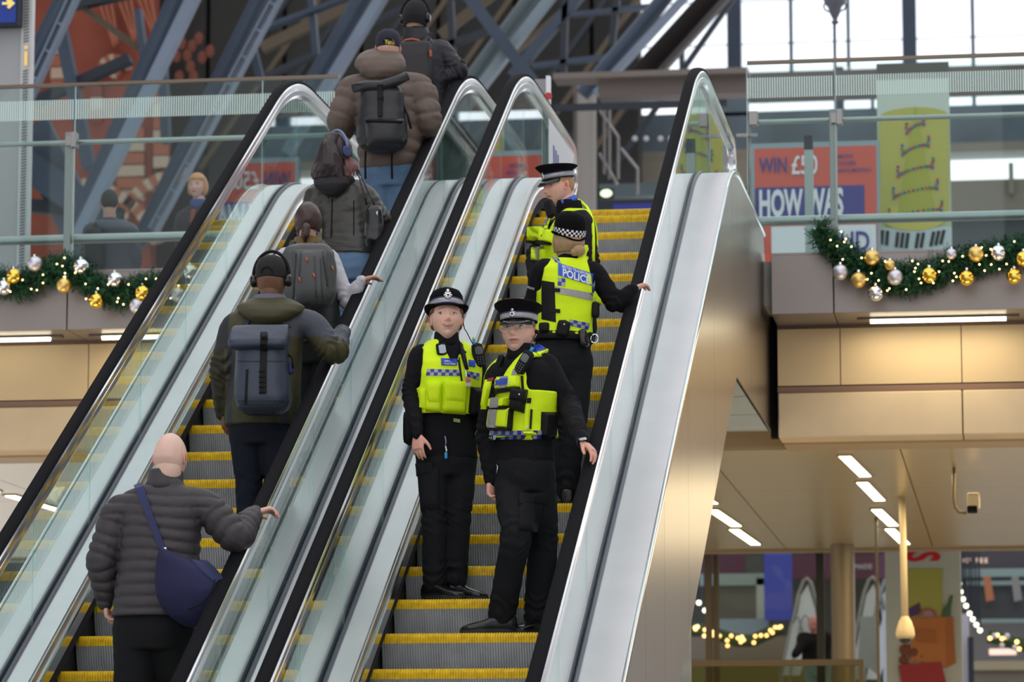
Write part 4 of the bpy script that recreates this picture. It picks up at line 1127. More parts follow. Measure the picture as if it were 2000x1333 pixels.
# ---- head -----------------------------------------------------------------
def head_points(V, female=0.0, jaw=1.0, smile=0.0):
    """unit-sphere directions -> head surface (x right, y forward, z up), origin at ear height"""
    x, y, z = V[:, 0].copy(), V[:, 1].copy(), V[:, 2].copy()
    X, Y, Z = x * .074, y * .094, z * .116
    low = np.clip(-z, 0, 1)
    X *= 1 - (.30 + .06 * female) * jaw * low ** 1.5
    back = np.clip(-y, 0, 1)
    Y *= 1 - .42 * low * back
    Z = np.where(y < 0, Z * (1 - .22 * low * back), Z)
    Y *= np.where(y > 0, 1 - .05 * np.abs(x), 1)
    Y += np.where(y > 0, .012 * low ** 2, 0)
    fr = np.clip(y, 0, 1) ** .5 * (y > 0)
    G = lambda x0, z0, sx, sz: np.exp(-((X - x0) / sx) ** 2 - ((Z - z0) / sz) ** 2) * fr
    Z0_ = Z; Zs = Z - smile * np.minimum(X * X, .0009)
    d = .004 * (G(-.03, .030, .022, .010) + G(.03, .030, .022, .010)) * (1 - .5 * female)
    d -= .012 * (G(-.031, .010, .017, .012) + G(.031, .010, .017, .012))
    d += .010 * G(0, .006, .0075, .022) + .021 * G(0, -.020, .0105, .013) + .007 * (G(-.011, -.026, .007, .007) + G(.011, -.026, .007, .007))
    d += .005 * (G(-.042, -.020, .018, .016) + G(.042, -.020, .018, .016))
    G2 = lambda x0, z0, sx, sz: np.exp(-((X - x0) / sx) ** 2 - ((Zs - z0) / sz) ** 2) * fr
    d += .007 * G2(0, -.0475, .020, .0055) - .006 * G2(0, -.0535, .021, .0028) + .007 * G2(0, -.0595, .016, .0055) - .004 * G(0, -.070, .02, .006)
    d += .008 * G(0, -.090, .020, .014)
    Y = Y + d
    return np.stack([X, Y, Z], 1)
def sphere_dirs(nu, nv):
    V, F = [], []
    for i in range(nv + 1):
        p = math.pi * i / nv
        for k in range(nu):
            t = 2 * math.pi * k / nu
            V.append((math.sin(p) * math.cos(t), math.sin(p) * math.sin(t), math.cos(p)))
    for i in range(nv):
        for k in range(nu):
            a, b = i * nu + k, i * nu + (k + 1) % nu
            F.append((a, a + nu, b + nu, b))
    return np.array(V), F
SKIN = mat('skin', (0.6, 0.4, 0.3), 0.48, 0, 0.35, attr=True, noise=(60, 0.05))
WHITE_E = mat('eye_white', (0.62, 0.58, 0.55), 0.25)
LIPLINE = mat('eyelid_line', (0.05, 0.025, 0.02), 0.6)
def iris(c): return mat('iris_%d' % int(c[0] * 999), c, 0.15)

class Person: pass

def make_head(p, pos, fwd, up=(0, 0, 1), size=1.0, female=0, skin=(0.55, 0.34, 0.26), nu=64, nv=56, brow=(0.10, 0.05, 0.03), stubble=0.0, lips=(0.42, 0.12, 0.10), eyes=None, open_eyes=1.0, face=True, jaw=1.0, smile=0.0):
    M = frame(fwd, up) * size; p.HM, p.HP, p.hs = M, np.array(pos), size
    D, F = sphere_dirs(nu, nv)
    L = head_points(D, female, jaw, smile)
    X, Y, Z = L[:, 0], L[:, 1], L[:, 2]
    sk = np.array(skin); C = np.tile(sk, (len(L), 1))
    fr = Y > .02
    def blend(w, c): 
        nonlocal C
        w = np.clip(w, 0, 1)[:, None]; C = C * (1 - w) + np.array(c) * w
    E = lambda x0, z0, sx, sz: np.exp(-((np.abs(X) - x0) / sx) ** 2 - ((Z - z0) / sz) ** 2) * fr
    blend(.35 * E(.038, -.022, .02, .016), sk * np.array([1.12, .72, .70]))
    blend(.35 * E(0, -.022, .013, .012), sk * np.array([1.1, .75, .72]))
    if stubble: blend(stubble * np.clip((-.035 - Z) / .02, 0, 1) * fr * (1 - np.exp(-((X) / .025) ** 2 - ((Z + .053) / .01) ** 2)), sk * np.array([.62, .60, .62]))
    if face:
        Zm = Z - smile * np.minimum(X * X, .0009)
        blend(.85 * np.exp(-(X / .0245) ** 4 - ((Zm + .0535 - .0002) / .0080) ** 4) * fr, lips)
        blend(.9 * np.exp(-(X / .0235) ** 4 - ((Zm + .0535) / .0019) ** 2) * fr, (0.10, 0.02, 0.02))
        bz = .033 - 2.2 * (np.abs(X) - .028) ** 2 * 4 + .002
        blend(.85 * np.exp(-((np.abs(X) - .031) / .017) ** 4 - ((Z - bz) / .0042) ** 2) * fr, brow)
    W = L @ M.T + p.HP
    mb = MB(); mb.add(W, F); cols = [C]
    # ears and neck are fused with the skull's mesh as further shells of the same body
    for s in (-1, 1):
        e = MB().sphere((0, 0, 0), 1, 12, 8)
        ev = np.array(e.v) * np.array([.008, .017, .031]); ev[:, 0] += s * (.072 + .010 * np.clip(-ev[:, 1] / .017, 0, 1)); ev[:, 1] += -.008; ev[:, 2] += -.004
        ev[:, 1] -= ev[:, 2] * .2
        mb.add(ev @ M.T + p.HP, e.f); cols.append(np.tile(sk * np.array([1.08, .78, .74]), (len(ev), 1)))
        ec = MB().sphere((0, 0, 0), 1, 10, 6); ev = np.array(ec.v) * np.array([.004, .008, .015]); ev[:, 0] += s * (.0815); ev[:, 1] += -.006; ev[:, 2] += -.002
        mb.add(ev @ M.T + p.HP, ec.f); cols.append(np.tile(sk * np.array([.62, .42, .38]), (len(ev), 1)))
    p.head_mb, p.head_cols, p.skin = mb, cols, sk
    p.eye_parts = []
    if face and eyes is not None:
        for s in (-1, 1):
            # surface point on the eye centre
            d = np.array([s * .43, .86, .10]); d /= np.linalg.norm(d)
            tgt = np.array([s * .031, 0, .0105]); i = np.argmin((X - tgt[0]) ** 2 + (Z - tgt[2]) ** 2 + (Y < 0) * 1)
            yc = Y[i]
            g = MB().sphere((0, 0, 0), 1, 14, 8); v = np.array(g.v) * np.array([.0135, .006, .0058 * open_eyes]) + np.array([s * .031, yc - .0012, .0105])
            v[:, 1] -= (v[:, 0] * s - .031) * .35
            e = MB().add(v @ M.T + p.HP, g.f); p.eye_parts.append(('eye', e, WHITE_E))
            g = MB().sphere((0, 0, 0), 1, 12, 8); v = np.array(g.v) * np.array([.0052, .002, .0052 * open_eyes]) + np.array([s * .031 + p.gaze, yc + .0040, .0108])
            p.eye_parts.append(('iris', MB().add(v @ M.T + p.HP, g.f), iris(eyes)))
            lid = [np.array([s * (.031 + dx), yc + .0035 - abs(dx) * .28 - dx * s * .0, .0108 + .0066 * open_eyes * (1 - (dx / .0155) ** 2) - .001]) @ M.T + p.HP for dx in np.linspace(-.015, .015, 9)]
            p.eye_parts.append(('eyelid', MB().tube(lid, .0013, 6), LIPLINE))
def rail(x, y, h=1.05):
    """point seen at (x, y) lying h above the nosing line, i.e. on or just over a handrail"""
    d = ray(x, y); k = (Z0 + h - Y0 * SL) / (d[2] - d[1] * SL); return d * k
def hl(p, v):
    """head-local point(s) -> world"""
    return np.array(v, float) @ p.HM.T + p.HP
def head_obj(p, name, mb, mats, smooth=True, angle=None, sub=None):
    """mb is in head-local metres"""
    mb.v = [tuple(q) for q in hl(p, mb.v)]
    o = mb.build(name, mats, p.root if sub is None else sub, smooth=smooth, angle=angle)
    return o
def hair_shell(p, fn, m_, name='hair', nu=56, nv=44, seed=1, rough=.003):
    D, F = sphere_dirs(nu, nv); L = head_points(D * 1.0, 0)
    t = fn(L[:, 0], L[:, 1], L[:, 2])
    t = np.where(t > 0, t + rough * folds(L * 3, seed, 1.0), t)
    c = np.array([0, 0, .0]); R_ = L - c; R_ /= np.linalg.norm(R_, axis=1)[:, None]
    V = L + R_ * np.maximum(t, -.008)[:, None]
    return head_obj(p, name, MB().add(V, F), m_)
def short_hair(th=.008, fr=.062, side=.012, bk=-.052):
    def f(X, Y, Z):
        a = (Y + .09) / .18                 # 0 back .. 1 front
        line = np.where(Y > .045, fr, np.where(Y > -.02, side + (fr - side) * np.clip((Y + .02) / .065, 0, 1) ** 1.5, side + (bk - side) * np.clip((-Y - .02) / .03, 0, 1)))
        return np.clip((Z - line) / .012, -1, 1) * th
    return f

# ---- hands ----------------------------------------------------------------
def hand(wrist, d, n, ts, curl=0.5, size=1.0, spread=.1, thumb=.6, grip=False):
    """wrist point, finger direction d, palm normal n, ts=+1/-1 thumb side"""
    d = nrm(d); n = nrm(np.array(n) - d * (np.array(n) @ d)); t = np.cross(n, d) * ts
    W = np.array(wrist); s = size; mb = MB()
    rings = []
    for f, w, h in ((-.02, .026, .020), (.0, .029, .019), (.03, .036, .017), (.065, .041, .015), (.088, .040, .012)):
        rings.append(se_ring(W + d * f * s, t, n, w * s, h * s, 16, 2.6))
    mb.rings(rings)
    Ls = (.072, .080, .075, .058); 
    for i in range(4):
        off = (1.5 - i) * .0195
        base = W + (d * (.078 - .004 * abs(i - 1.2)) + t * off) * s
        dd = nrm(d + t * spread * (1.5 - i) * .5); a = 0; P = [base]; r = [.0098, .0092, .0082, .0068]
        cu = curl * (1 + .12 * (i - 1))
        for k, (fr_, b) in enumerate(((.45, .75), (.30, 1.0), (.25, .7))):
            a += cu * b
            P.append(P[-1] + (dd * math.cos(a) + n * math.sin(a)) * Ls[i] * fr_ * s)
        limb(mb, P, [q * s for q in r], 10, 3, (True, True))
    b0 = W + (d * .022 + t * .026 + n * .004) * s
    td = nrm(t * .75 + d * .75 + n * .25 * thumb)
    P = [b0, b0 + td * .034 * s, b0 + td * .034 * s + nrm(td + d * .35 + n * thumb * .5) * .028 * s, b0 + td * .034 * s + nrm(td + d * .35 + n * thumb * .5) * .028 * s + nrm(d * .9 + t * .3 + n * thumb * .6) * .024 * s]
    limb(mb, P, [.014 * s, .0115 * s, .0100 * s, .0080 * s], 10, 3)
    me = fuse(mb, .0042, 2, .4)
    V = mverts(me); F = [tuple(q.vertices) for q in me.polygons]; bpy.data.meshes.remove(me)
    # knuckles and fingertips a touch redder
    return V, F

# ---- ray patches: pieces that lie on a garment ------------------------------
def bvh_of(objs):
    vs, fs = [], []
    for o in objs:
        o_ = len(vs); me = o.data
        vs += [v.co[:] for v in me.vertices]; fs += [tuple(i + o_ for i in q.vertices) for q in me.polygons]
    return BVHTree.FromPolygons(vs, fs)
def patch(name, bvh, quad, m_, parent, thick=.004, lift=.001, n=(8, 8), pouch=0, mi=None, label=None, flat=.5, maxd=.12):
    """quad = 4 points (TL, TR, BR, BL) sighted on the photograph, dropped onto the garment surface"""
    nu, nv = n; Q = [np.array(q, float) for q in quad]
    P = np.full((nv + 1, nu + 1, 3), np.nan); N = np.zeros((nv + 1, nu + 1, 3))
    for j in range(nv + 1):
        for i in range(nu + 1):
            u, v = i / nu, j / nv
            px = (Q[0] * (1 - u) + Q[1] * u) * (1 - v) + (Q[3] * (1 - u) + Q[2] * u) * v
            d = Vector(ray(*px)).normalized()
            h = bvh.ray_cast(Vector((0, 0, 0)), d)
            if h[0] is not None:
                P[j, i] = h[0]; nn = np.array(h[1]); N[j, i] = nn if nn @ np.array(d) < 0 else -nn
    ok = ~np.isnan(P[..., 0])
    if not ok.any(): print('PATCH MISS', name, quad); return None
    med = np.median(P[ok][:, 1])
    ok &= np.abs(P[..., 1] - med) < maxd
    nav = nrm(N[ok].mean(0))
    for j in range(nv + 1):
        for i in range(nu + 1):
            if not ok[j, i]:
                u, v = i / nu, j / nv
                px = (Q[0] * (1 - u) + Q[1] * u) * (1 - v) + (Q[3] * (1 - u) + Q[2] * u) * v
                jj, ii = np.argwhere(ok)[np.argmin(((np.argwhere(ok) - [j, i]) ** 2).sum(1))]
                P[j, i] = at(px[0], px[1], Y=P[jj, ii, 1]); N[j, i] = nav
    for _ in range(2):  # relax the depth so pieces read as stiff cloth
        K = P.copy(); K[1:-1, 1:-1] = (P[:-2, 1:-1] + P[2:, 1:-1] + P[1:-1, :-2] + P[1:-1, 2:]) / 4; P = P * .6 + K * .4
    N = N * (1 - flat) + nav * flat; N /= np.linalg.norm(N, axis=2)[..., None]
    O = np.zeros_like(P)
    for j in range(nv + 1):
        for i in range(nu + 1):
            u, v = 2 * i / nu - 1, 2 * j / nv - 1
            pr = 1.0
            if pouch: pr = (1 - abs(u) ** pouch) ** .5 * (1 - abs(v) ** pouch) ** .5 * .85 + .15
            O[j, i] = P[j, i] + N[j, i] * (lift + thick * pr)
    I = P - N * .006
    vs = list(O.reshape(-1, 3)) + list(I.reshape(-1, 3)); K = (nu + 1) * (nv + 1); fs, ms = [], []
    idx = lambda j, i: j * (nu + 1) + i
    for j in range(nv):
        for i in range(nu):
            fs.append((idx(j, i), idx(j + 1, i), idx(j + 1, i + 1), idx(j, i + 1))); ms.append(mi(i, j) if mi else 0)
    for j in range(nv):
        for i, fl in ((0, 1), (nu, 0)):
            a, b = idx(j, i), idx(j + 1, i); fs.append((a, a + K, b + K, b) if fl else (a, b, b + K, a + K)); ms.append(0)
    for i in range(nu):
        for j, fl in ((0, 0), (nv, 1)):
            a, b = idx(j, i), idx(j, i + 1); fs.append((a, a + K, b + K, b) if fl else (a, b, b + K, a + K)); ms.append(0)
    mb = MB(); mb.v = [tuple(v) for v in vs]; mb.f = fs; mb.m = ms
    me = mb.mesh(name, bool(pouch)); o = link(name, me, m_, parent)
    if pouch: sharp(me, .9)
    if label: o['label'] = label
    p_o = o; o['_n'] = 0; del o['_n']
    return o
def text_patch(name, bvh, txt, quad, m_, parent, lift=.006, bold=.02):
    V, Fs = text_mesh(txt, 1.0, 0, bold, 'LEFT')
    x0, x1, y0, y1 = V[:, 0].min(), V[:, 0].max(), V[:, 1].min(), V[:, 1].max(); Q = [np.array(q, float) for q in quad]
    out = []; last = None
    for v in V:
        u = (v[0] - x0) / (x1 - x0); w = 1 - (v[1] - y0) / (y1 - y0)
        px = (Q[0] * (1 - u) + Q[1] * u) * (1 - w) + (Q[3] * (1 - u) + Q[2] * u) * w
        d = Vector(ray(*px)).normalized(); h = bvh.ray_cast(Vector((0, 0, 0)), d)
        q = np.array(h[0]) if h[0] is not None else (at(px[0], px[1], Y=last[1]) if last is not None else at(px[0], px[1], Y=18))
        last = q; out.append(q - np.array(d) * lift)
    mb = MB(); mb.v = [tuple(q) for q in out]; mb.f = Fs; mb.m = [0] * len(Fs)
    return link(name, mb.mesh(name), m_, parent)

# ---- torso, arms, legs -------------------------------------------------------
def torso_rings(p, secs, n=32, e=2.5, grow=0.0):
    out = []
    for t, a, b, fwd in secs:
        c = p.pelvis + (p.neck - p.pelvis) * t
        k = np.clip(t, 0, 1); r = nrm(p.hipR * (1 - k) + p.shR * k); f = np.cross(p.spine, r); f = nrm(f)
        out.append(se_ring(c + f * fwd, r, f, a + grow, b + grow, n, e))
    return out
MALE = [(-.16, .178, .118, 0), (-.05, .185, .122, 0), (.10, .178, .118, 0), (.28, .168, .112, .005), (.50, .178, .118, .01), (.68, .192, .124, .012), (.80, .196, .118, .008), (.89, .180, .100, 0), (.955, .125, .082, -.004), (1.0, .085, .070, -.004), (1.05, .066, .064, 0)]
def scale_secs(secs, sx, sy=None): return [(t, a * sx, b * (sy or sx), f) for t, a, b, f in secs]

def build_person(p, label, group=None):
    """p carries the joints; makes root, garments and the body"""
    H = p.H; s = H / 1.76
    p.spine = nrm(p.neck - p.pelvis)
    f = nrm(p.fwd); R_ = nrm(np.cross(f, (0, 0, 1))); p.shR = getattr(p, 'shR_', R_); p.hipR = getattr(p, 'hipR_', R_)
    p.root = thing('person', label, 'person', p.foot, group)
    jk = p.jacket; tr = p.trousers
    secs = jk.get('secs', MALE); secs = scale_secs(secs, s * jk.get('w', 1), s * jk.get('d', 1))
    if 'hem' in jk: secs = [q for q in secs if q[0] >= jk['hem']]
    sd = int(abs(p.foot[0] * 997 + p.foot[1] * 131)) % 1000
    # jacket
    mb = MB(); mb.rings(torso_rings(p, secs))
    ar = jk.get('arm', (.062, .056, .048, .036)); p.sh = {}
    for side in ('R', 'L'):
        sg = 1 if side == 'R' else -1
        S = p.pelvis + (p.neck - p.pelvis) * .86 + p.shR * sg * .165 * s * jk.get('shw', 1)
        if side + 's' in p.J: S = p.J[side + 's']
        p.sh[side] = S
        e_, w_ = p.J[side + 'e'], p.J[side + 'w']
        inner = p.pelvis + (p.neck - p.pelvis) * .84 + p.shR * sg * .10 * s
        a = [q * s for q in ar]
        limb(mb, [inner, S, S * .5 + e_ * .5, e_, e_ * .45 + w_ * .55, w_], [a[0] * 1.05, a[0] * 1.02, a[1] * 1.06, a[1], a[2], a[3]], 14, 5, (True, True))
    for fn in jk.get('extra', []): fn(p, mb, s)
    me = fuse(mb, jk.get('voxel', .0095), jk.get('it', 5))
    V = mverts(me); N = mnorms(me); disp = np.zeros(len(V))
    amp = jk.get('fold', .006)
    disp += amp * folds(V - p.pelvis, sd, jk.get('fs', 1.0), (0, 0, 1))
    armw = np.zeros(len(V), bool)
    for side in ('R', 'L'):
        pts = [p.sh[side], p.J[side + 'e'], p.J[side + 'w']]
        dist, arc = seg_param(V, pts)
        m = (dist < .085 * s * (1.25 if jk.get('quilt') else 1)) & (arc > .03) & ~armw
        tt = np.abs((V - p.pelvis) @ p.shR)
        L1 = np.linalg.norm(pts[1] - pts[0])
        if jk.get('quilt'):
            m &= (tt > .13 * s * jk.get('w', 1)) | (arc > .2)
            disp[m] += jk['qa'] * (np.abs(np.sin(math.pi * (arc[m] + .008 * np.sin(V[m] @ np.array([23, 17, 31.])) ) / jk['quilt'])) ** .55 - .6)
        else:
            w = np.exp(-((arc - L1) / .07) ** 2)
            disp[m] += amp * 1.1 * w[m] * np.sin(arc[m] * 150 + 4 * np.sin(V[m] @ np.array([34, 26, 18.])))
            w = np.clip((arc - L1) / .2, 0, 1); disp[m] += amp * .5 * w[m] * np.sin(arc[m] * 110 + 4.5 * np.sin(V[m] @ np.array([30, -40, 20.])))
        armw |= m
    if jk.get('quilt'):
        m = ~armw; h = (V - p.pelvis) @ p.spine
        disp[m] += jk['qa'] * (np.abs(np.sin(math.pi * (h[m] + .006 * np.sin(V[m] @ np.array([14, 11, 6.]))) / jk['quilt'])) ** .55 - .6)
    setv(me, V + N * disp[:, None]); smooth_mesh(me)
    if 'paint' in jk: set_cols(me, jk['paint'](p, mverts(me), s))
    p.jk = link(jk.get('name', 'jacket'), me, jk['mat'], p.root)
    # trousers
    mb = MB(); ts = tr.get('w', 1) * s
    hp = p.pelvis - p.spine * .02
    rg = []
    for t, a, b in ((.05, .150, .105), (-.01, .160, .112), (-.05, .172, .122), (-.12, .170, .120), (-.20, .14, .10)):
        rg.append(se_ring(p.pelvis + p.spine * t * s, p.hipR, np.cross(p.spine, p.hipR), a * ts, b * ts, 24, 2.4))
    mb.rings(rg)
    lr = tr.get('leg', (.094, .086, .070, .066, .064))
    for side in ('R', 'L'):
        sg = 1 if side == 'R' else -1
        hip = p.pelvis + p.hipR * sg * .088 * s - p.spine * .07 * s
        k, a = p.J[side + 'k'], p.J[side + 'a']
        limb(mb, [hip, hip * .5 + k * .5, k, k * .5 + a * .5, a], [q * ts for q in lr], 14, 6, (True, True))
    me = fuse(mb, .0105, 4)
    V = mverts(me); N = mnorms(me); disp = tr.get('fold', .006) * folds(V - p.pelvis, sd + 7, 1.2, (0.3, 0, 1))
    for side in ('R', 'L'):
        k, a = p.J[side + 'k'], p.J[side + 'a']; L1 = np.linalg.norm(p.pelvis - k)
        dist, arc = seg_param(V, [p.pelvis, k, a]); m = dist < .11
        Lt = L1 + np.linalg.norm(a - k)
        w = np.exp(-((arc - L1) / .09) ** 2) + 1.3 * np.exp(-((arc - Lt + .05) / .07) ** 2)
        disp[m] += tr.get('fold', .006) * .75 * w[m] * np.sin(arc[m] * 100 + 4.5 * np.sin(V[m] @ np.array([24, 20, 12.]) + 3 * np.sin(V[m] @ np.array([9, -14, 7.]))))
    setv(me, V + N * disp[:, None]); smooth_mesh(me)
    p.tr = link(tr.get('name', 'trousers'), me, tr['mat'], p.root)
    # the body itself: one skin mesh (head, neck, trunk, limbs, hands)
    mb = MB(); mb.rings(torso_rings(p, [(t, a * .72, b * .72, f_) for t, a, b, f_ in scale_secs(MALE, s) if t < .9]))
    for side in ('R', 'L'):
        S, e_, w_ = p.sh[side], p.J[side + 'e'], p.J[side + 'w']
        limb(mb, [S, S * .5 + e_ * .5, e_, e_ * .45 + w_ * .55, w_], [.036 * s, .034 * s, .032 * s, .028 * s, .024 * s], 12, 4)
        hip = p.pelvis + p.hipR * (1 if side == 'R' else -1) * .085 * s
        limb(mb, [hip, p.J[side + 'k'], p.J[side + 'a']], [.066 * s, .045 * s, .034 * s], 12, 4)
    nk = p.HP + p.HM @ np.array([0, -.022, -.07])
    limb(mb, [p.pelvis + (p.neck - p.pelvis) * .85, p.neck, nk, p.HP + p.HM @ np.array([0, -.02, -.03])], [.07 * s, .060 * s * p.nk, .054 * s * p.nk, .052 * s * p.nk], 16, 5)
    me = fuse(mb, .012, 3)
    V = mverts(me); F = [tuple(q.vertices) for q in me.polygons]; bpy.data.meshes.remove(me)
    B = MB().add(V, F); cols = [np.tile(p.skin * .97, (len(V), 1))]
    B.add(p.head_mb.v, p.head_mb.f); cols += p.head_cols
    for (V_, F_) in p.hands: B.add(V_, F_); cols.append(np.tile(p.skin * np.array([1.05, .88, .86]), (len(V_), 1)))
    me = B.mesh('body', True); fixn(me); set_cols(me, np.vstack(cols))
    p.body = link('body', me, SKIN, p.root)
    for nm, mb_, m_ in p.eye_parts: mb_.build(nm, m_, p.body, smooth=True)
    return p

def shoe(p, ankle, d, m_, sole_m, L=.275, W=.100, up=(0, 0, 1), drop=.075):
    """ankle joint, toe direction; sole lies 'drop' below the ankle"""
    d = nrm(d); u = np.array(up, float); x = np.cross(d, u); A = np.array(ankle) - u * drop
    mb = MB(); rings = []
    for f, w, h, z in ((-.075, .018, .020, .030), (-.070, .030, .040, .048), (-.045, .037, .055, .058), (0, .040, .060, .062), (.045, .042, .045, .050), (.09, .047, .034, .040), (.13, .048, .028, .033), (.165, .042, .022, .028), (.188, .028, .015, .024), (.195, .012, .008, .020)):
        rings.append(se_ring(A + d * f * L / .27 + u * z, x, u, w * W / .096, h, 18, 2.5))
    mb.rings(rings); mb.tube([A + u * .06 - d * .01, A + u * .14 - d * .02], .046, 14)
    me = fuse(mb, .006, 3); smooth_mesh(me)
    o = link('shoe', me, m_, p.root)
    sl = MB(); top, bot = [], []
    for k in range(26):
        t = 2 * math.pi * k / 26; f = math.cos(t); w = math.sin(t)
        wd = .047 * (1 - .18 * (f < 0) + .05 * f) * W / .096
        q = A + d * (.06 + .138 * math.copysign(abs(f) ** .8, f)) * L / .27 + x * wd * math.copysign(abs(w) ** .75, w)
        top.append(q + u * .026); bot.append(q + u * .001)
    sl.rings([bot, top]); sl.build('sole', sole_m, o)
    lc = MB()
    for k in range(4):
        c = A + d * (.035 + k * .022) * L / .27 + u * (.088 - k * .011)
        lc.tube([c - x * .022, c + u * .006, c + x * .022], .0028, 6)
    l_ = lc.build('laces', BLACK, o)
    return o

def blob(mb, c, r, sc=(1, 1, 1), M=None, n=16):
    g = MB().sphere((0, 0, 0), r, n, 10); v = np.array(g.v) * np.array(sc)
    if M is not None: v = v @ np.array(M).T
    mb.add(v + np.array(c), g.f)
def rbox(c, M, hx, hy, hz, e=4.0, n=20, taper=0.0, m=9):
    """rounded box mesh in frame M (columns x, y, z) around c"""
    mb = MB(); rings = []
    for i in range(m + 1):
        t = -1 + 2 * i / m; tt = math.copysign(abs(t) ** .8, t); k = (1 - abs(tt) ** e) ** (1 / e) if abs(tt) < 1 else 0.0
        k = max(k, .02)
        rings.append(se_ring(np.array(c) + M[:, 2] * tt * hz, M[:, 0], M[:, 1], hx * k * (1 - taper * tt), hy * k, n, e))
    return mb.rings(rings)
# ------------------------------------------------------------------ cloth and kit materials
BLK = mat('black_fleece', (0.009, 0.009, 0.011), 0.9, 0, 0.15, bump=(180, .25))
BLKT = mat('black_work_trousers', (0.012, 0.012, 0.0145), 0.85, 0, 0.2, bump=(260, .2))
BLK2 = mat('black_nylon', (0.006, 0.006, 0.007), 0.55, 0, 0.2, bump=(200, .15))
LEATHER = mat('black_leather', (0.008, 0.008, 0.009), 0.22, 0, 0.5, bump=(40, .1))
SOLE = mat('rubber_sole', (0.02, 0.02, 0.02), 0.7)
HIVIS = mat('high_visibility_yellow', (0.70, 0.93, 0.010), 0.62, 0, 0.25, bump=(120, .25), noise=(6, .05))
HIVIS2 = mat('high_visibility_yellow_smooth', (0.74, 0.96, 0.012), 0.5, 0, 0.3, noise=(9, .05))
REFL = mat('reflective_grey_tape', (0.34, 0.33, 0.32), 0.35, 0.35, noise=(40, .12))
CHKB = mat('reflective_blue', (0.012, 0.035, 0.30), 0.4, 0.1, noise=(60, .2))
PBLUE = mat('badge_blue', (0.012, 0.06, 0.42), 0.4)
WHTT = mat('white_print', (0.75, 0.77, 0.80), 0.5)
SILVB = mat('silver_badge', (0.75, 0.76, 0.8), 0.25, 1.0)
HATB = mat('hat_black_felt', (0.005, 0.005, 0.006), 0.9, 0, 0.1, bump=(150, .2))
PATENT = mat('black_patent', (0.006, 0.006, 0.007), 0.08, 0, 0.6)
BANDB = mat('navy_band', (0.02, 0.025, 0.16), 0.6)

def mk(Y, z, H, pelvis, neck, head, fwd, hfwd, arms, legs, label, jacket, trousers, hup=(0, 0, 1), headkw={}, X=None, hy=0, nk=1.0, gaze=0, group='people'):
    p = Person(); p.H = H; p.gaze = gaze; p.nk = nk
    A = lambda q: at(q[0], q[1], Y=Y + (q[2] if len(q) > 2 else 0)) if not isinstance(q, np.ndarray) else q
    p.pelvis, p.neck = A(pelvis), A(neck); p.fwd = nrm((*fwd, 0) if len(fwd) == 2 else fwd)
    p.foot = np.array([p.pelvis[0], Y, z]); p.J = {k: A(v) for k, v in {**arms, **legs}.items()}
    p.jacket, p.trousers = jacket, trousers; p.hands = []
    make_head(p, A(head), hfwd, hup, size=H / 1.74 * headkw.pop('hs', 1.0), **headkw)
    return p
def add_hand(p, side, d, n, ts, curl=.5, **k):
    p.hands.append(hand(p.J[side + 'w'], d, n, ts, curl, size=k.pop('size', p.H / 1.76 * .98), **k))
def tr_(m=BLKT, **k): return dict(mat=m, **k)

def vest(p, secs, s, grow=.020, name='vest', vneck=True, strap=.150, t_arm=.60, material=HIVIS, hem=-.02, top=1.0, vdeep=.72, vw=.055, edge=.0, back_v=False):
    """sleeveless vest: torso loft with arm and neck openings, given thickness"""
    sc2 = [q for q in secs if q[0] >= hem - .001]
    # densify
    ts = np.linspace(hem, top, 60); T_ = [q[0] for q in secs]
    S2 = [(t, *[np.interp(t, T_, [q[i] for q in secs]) for i in (1, 2, 3)]) for t in ts]
    n = 96
    rings = torso_rings(p, S2, n, 2.6, grow); mb = MB()
    R_ = nrm(p.shR); fw = nrm(np.cross(p.spine, R_)); V = np.array([q for r in rings for q in r])
    loc = V - p.pelvis; sp = nrm(p.neck - p.pelvis); LL = np.linalg.norm(p.neck - p.pelvis)
    x = loc @ R_; y = loc @ fw; t = (loc @ sp) / LL
    F = []
    for i in range(len(rings) - 1):
        for k in range(n):
            a, b = i * n + k, i * n + (k + 1) % n; q = (a, b, b + n, a + n)
            xm, ym, tm = x[list(q)].mean(), y[list(q)].mean(), t[list(q)].mean()
            arm_hole = tm > t_arm and abs(xm) > (strap - .02 * max(0, (tm - .7) / .2)) * s
            nck = tm > .965 and abs(xm) < .062 * s
            vv = vneck and ym > 0 and tm > vdeep and abs(xm) < vw * s * (tm - vdeep) / (1 - vdeep) * 1.4
            if not (arm_hole or nck or vv): F.append(q)
    me = bpy.data.meshes.new(name); me.from_pydata([tuple(v) for v in V], [], F)
    bm = bmesh.new(); bm.from_mesh(me); bmesh.ops.delete(bm, geom=[v for v in bm.verts if not v.link_faces], context='VERTS')
    for _ in range(6):
        bv_ = [v for v in bm.verts if any(len(e.link_faces) == 1 for e in v.link_edges)]; new = {v: sum((e.other_vert(v).co for e in v.link_edges if len(e.link_faces) == 1), Vector()) / max(1, sum(len(e.link_faces) == 1 for e in v.link_edges)) for v in bv_}
        for v, c in new.items(): v.co = v.co * .4 + c * .6
    bm.to_mesh(me); bm.free()
    VV = mverts(me); NN = mnorms(me); setv(me, VV + NN * (.004 * folds(VV - p.pelvis, 77, 1.6))[:, None]); smooth_mesh(me)
    me2 = bpy.data.meshes.new('t'); o = link(name, me, material, p.root)
    so = o.modifiers.new('solid', 'SOLIDIFY'); so.thickness = .010; so.offset = 0
    # smooth openings
    o.modifiers.move(0, 0)
    dg = bpy.context.evaluated_depsgraph_get(); m3 = bpy.data.meshes.new_from_object(o.evaluated_get(dg)); o.modifiers.clear(); o.data = m3; smooth_mesh(m3)
    return o
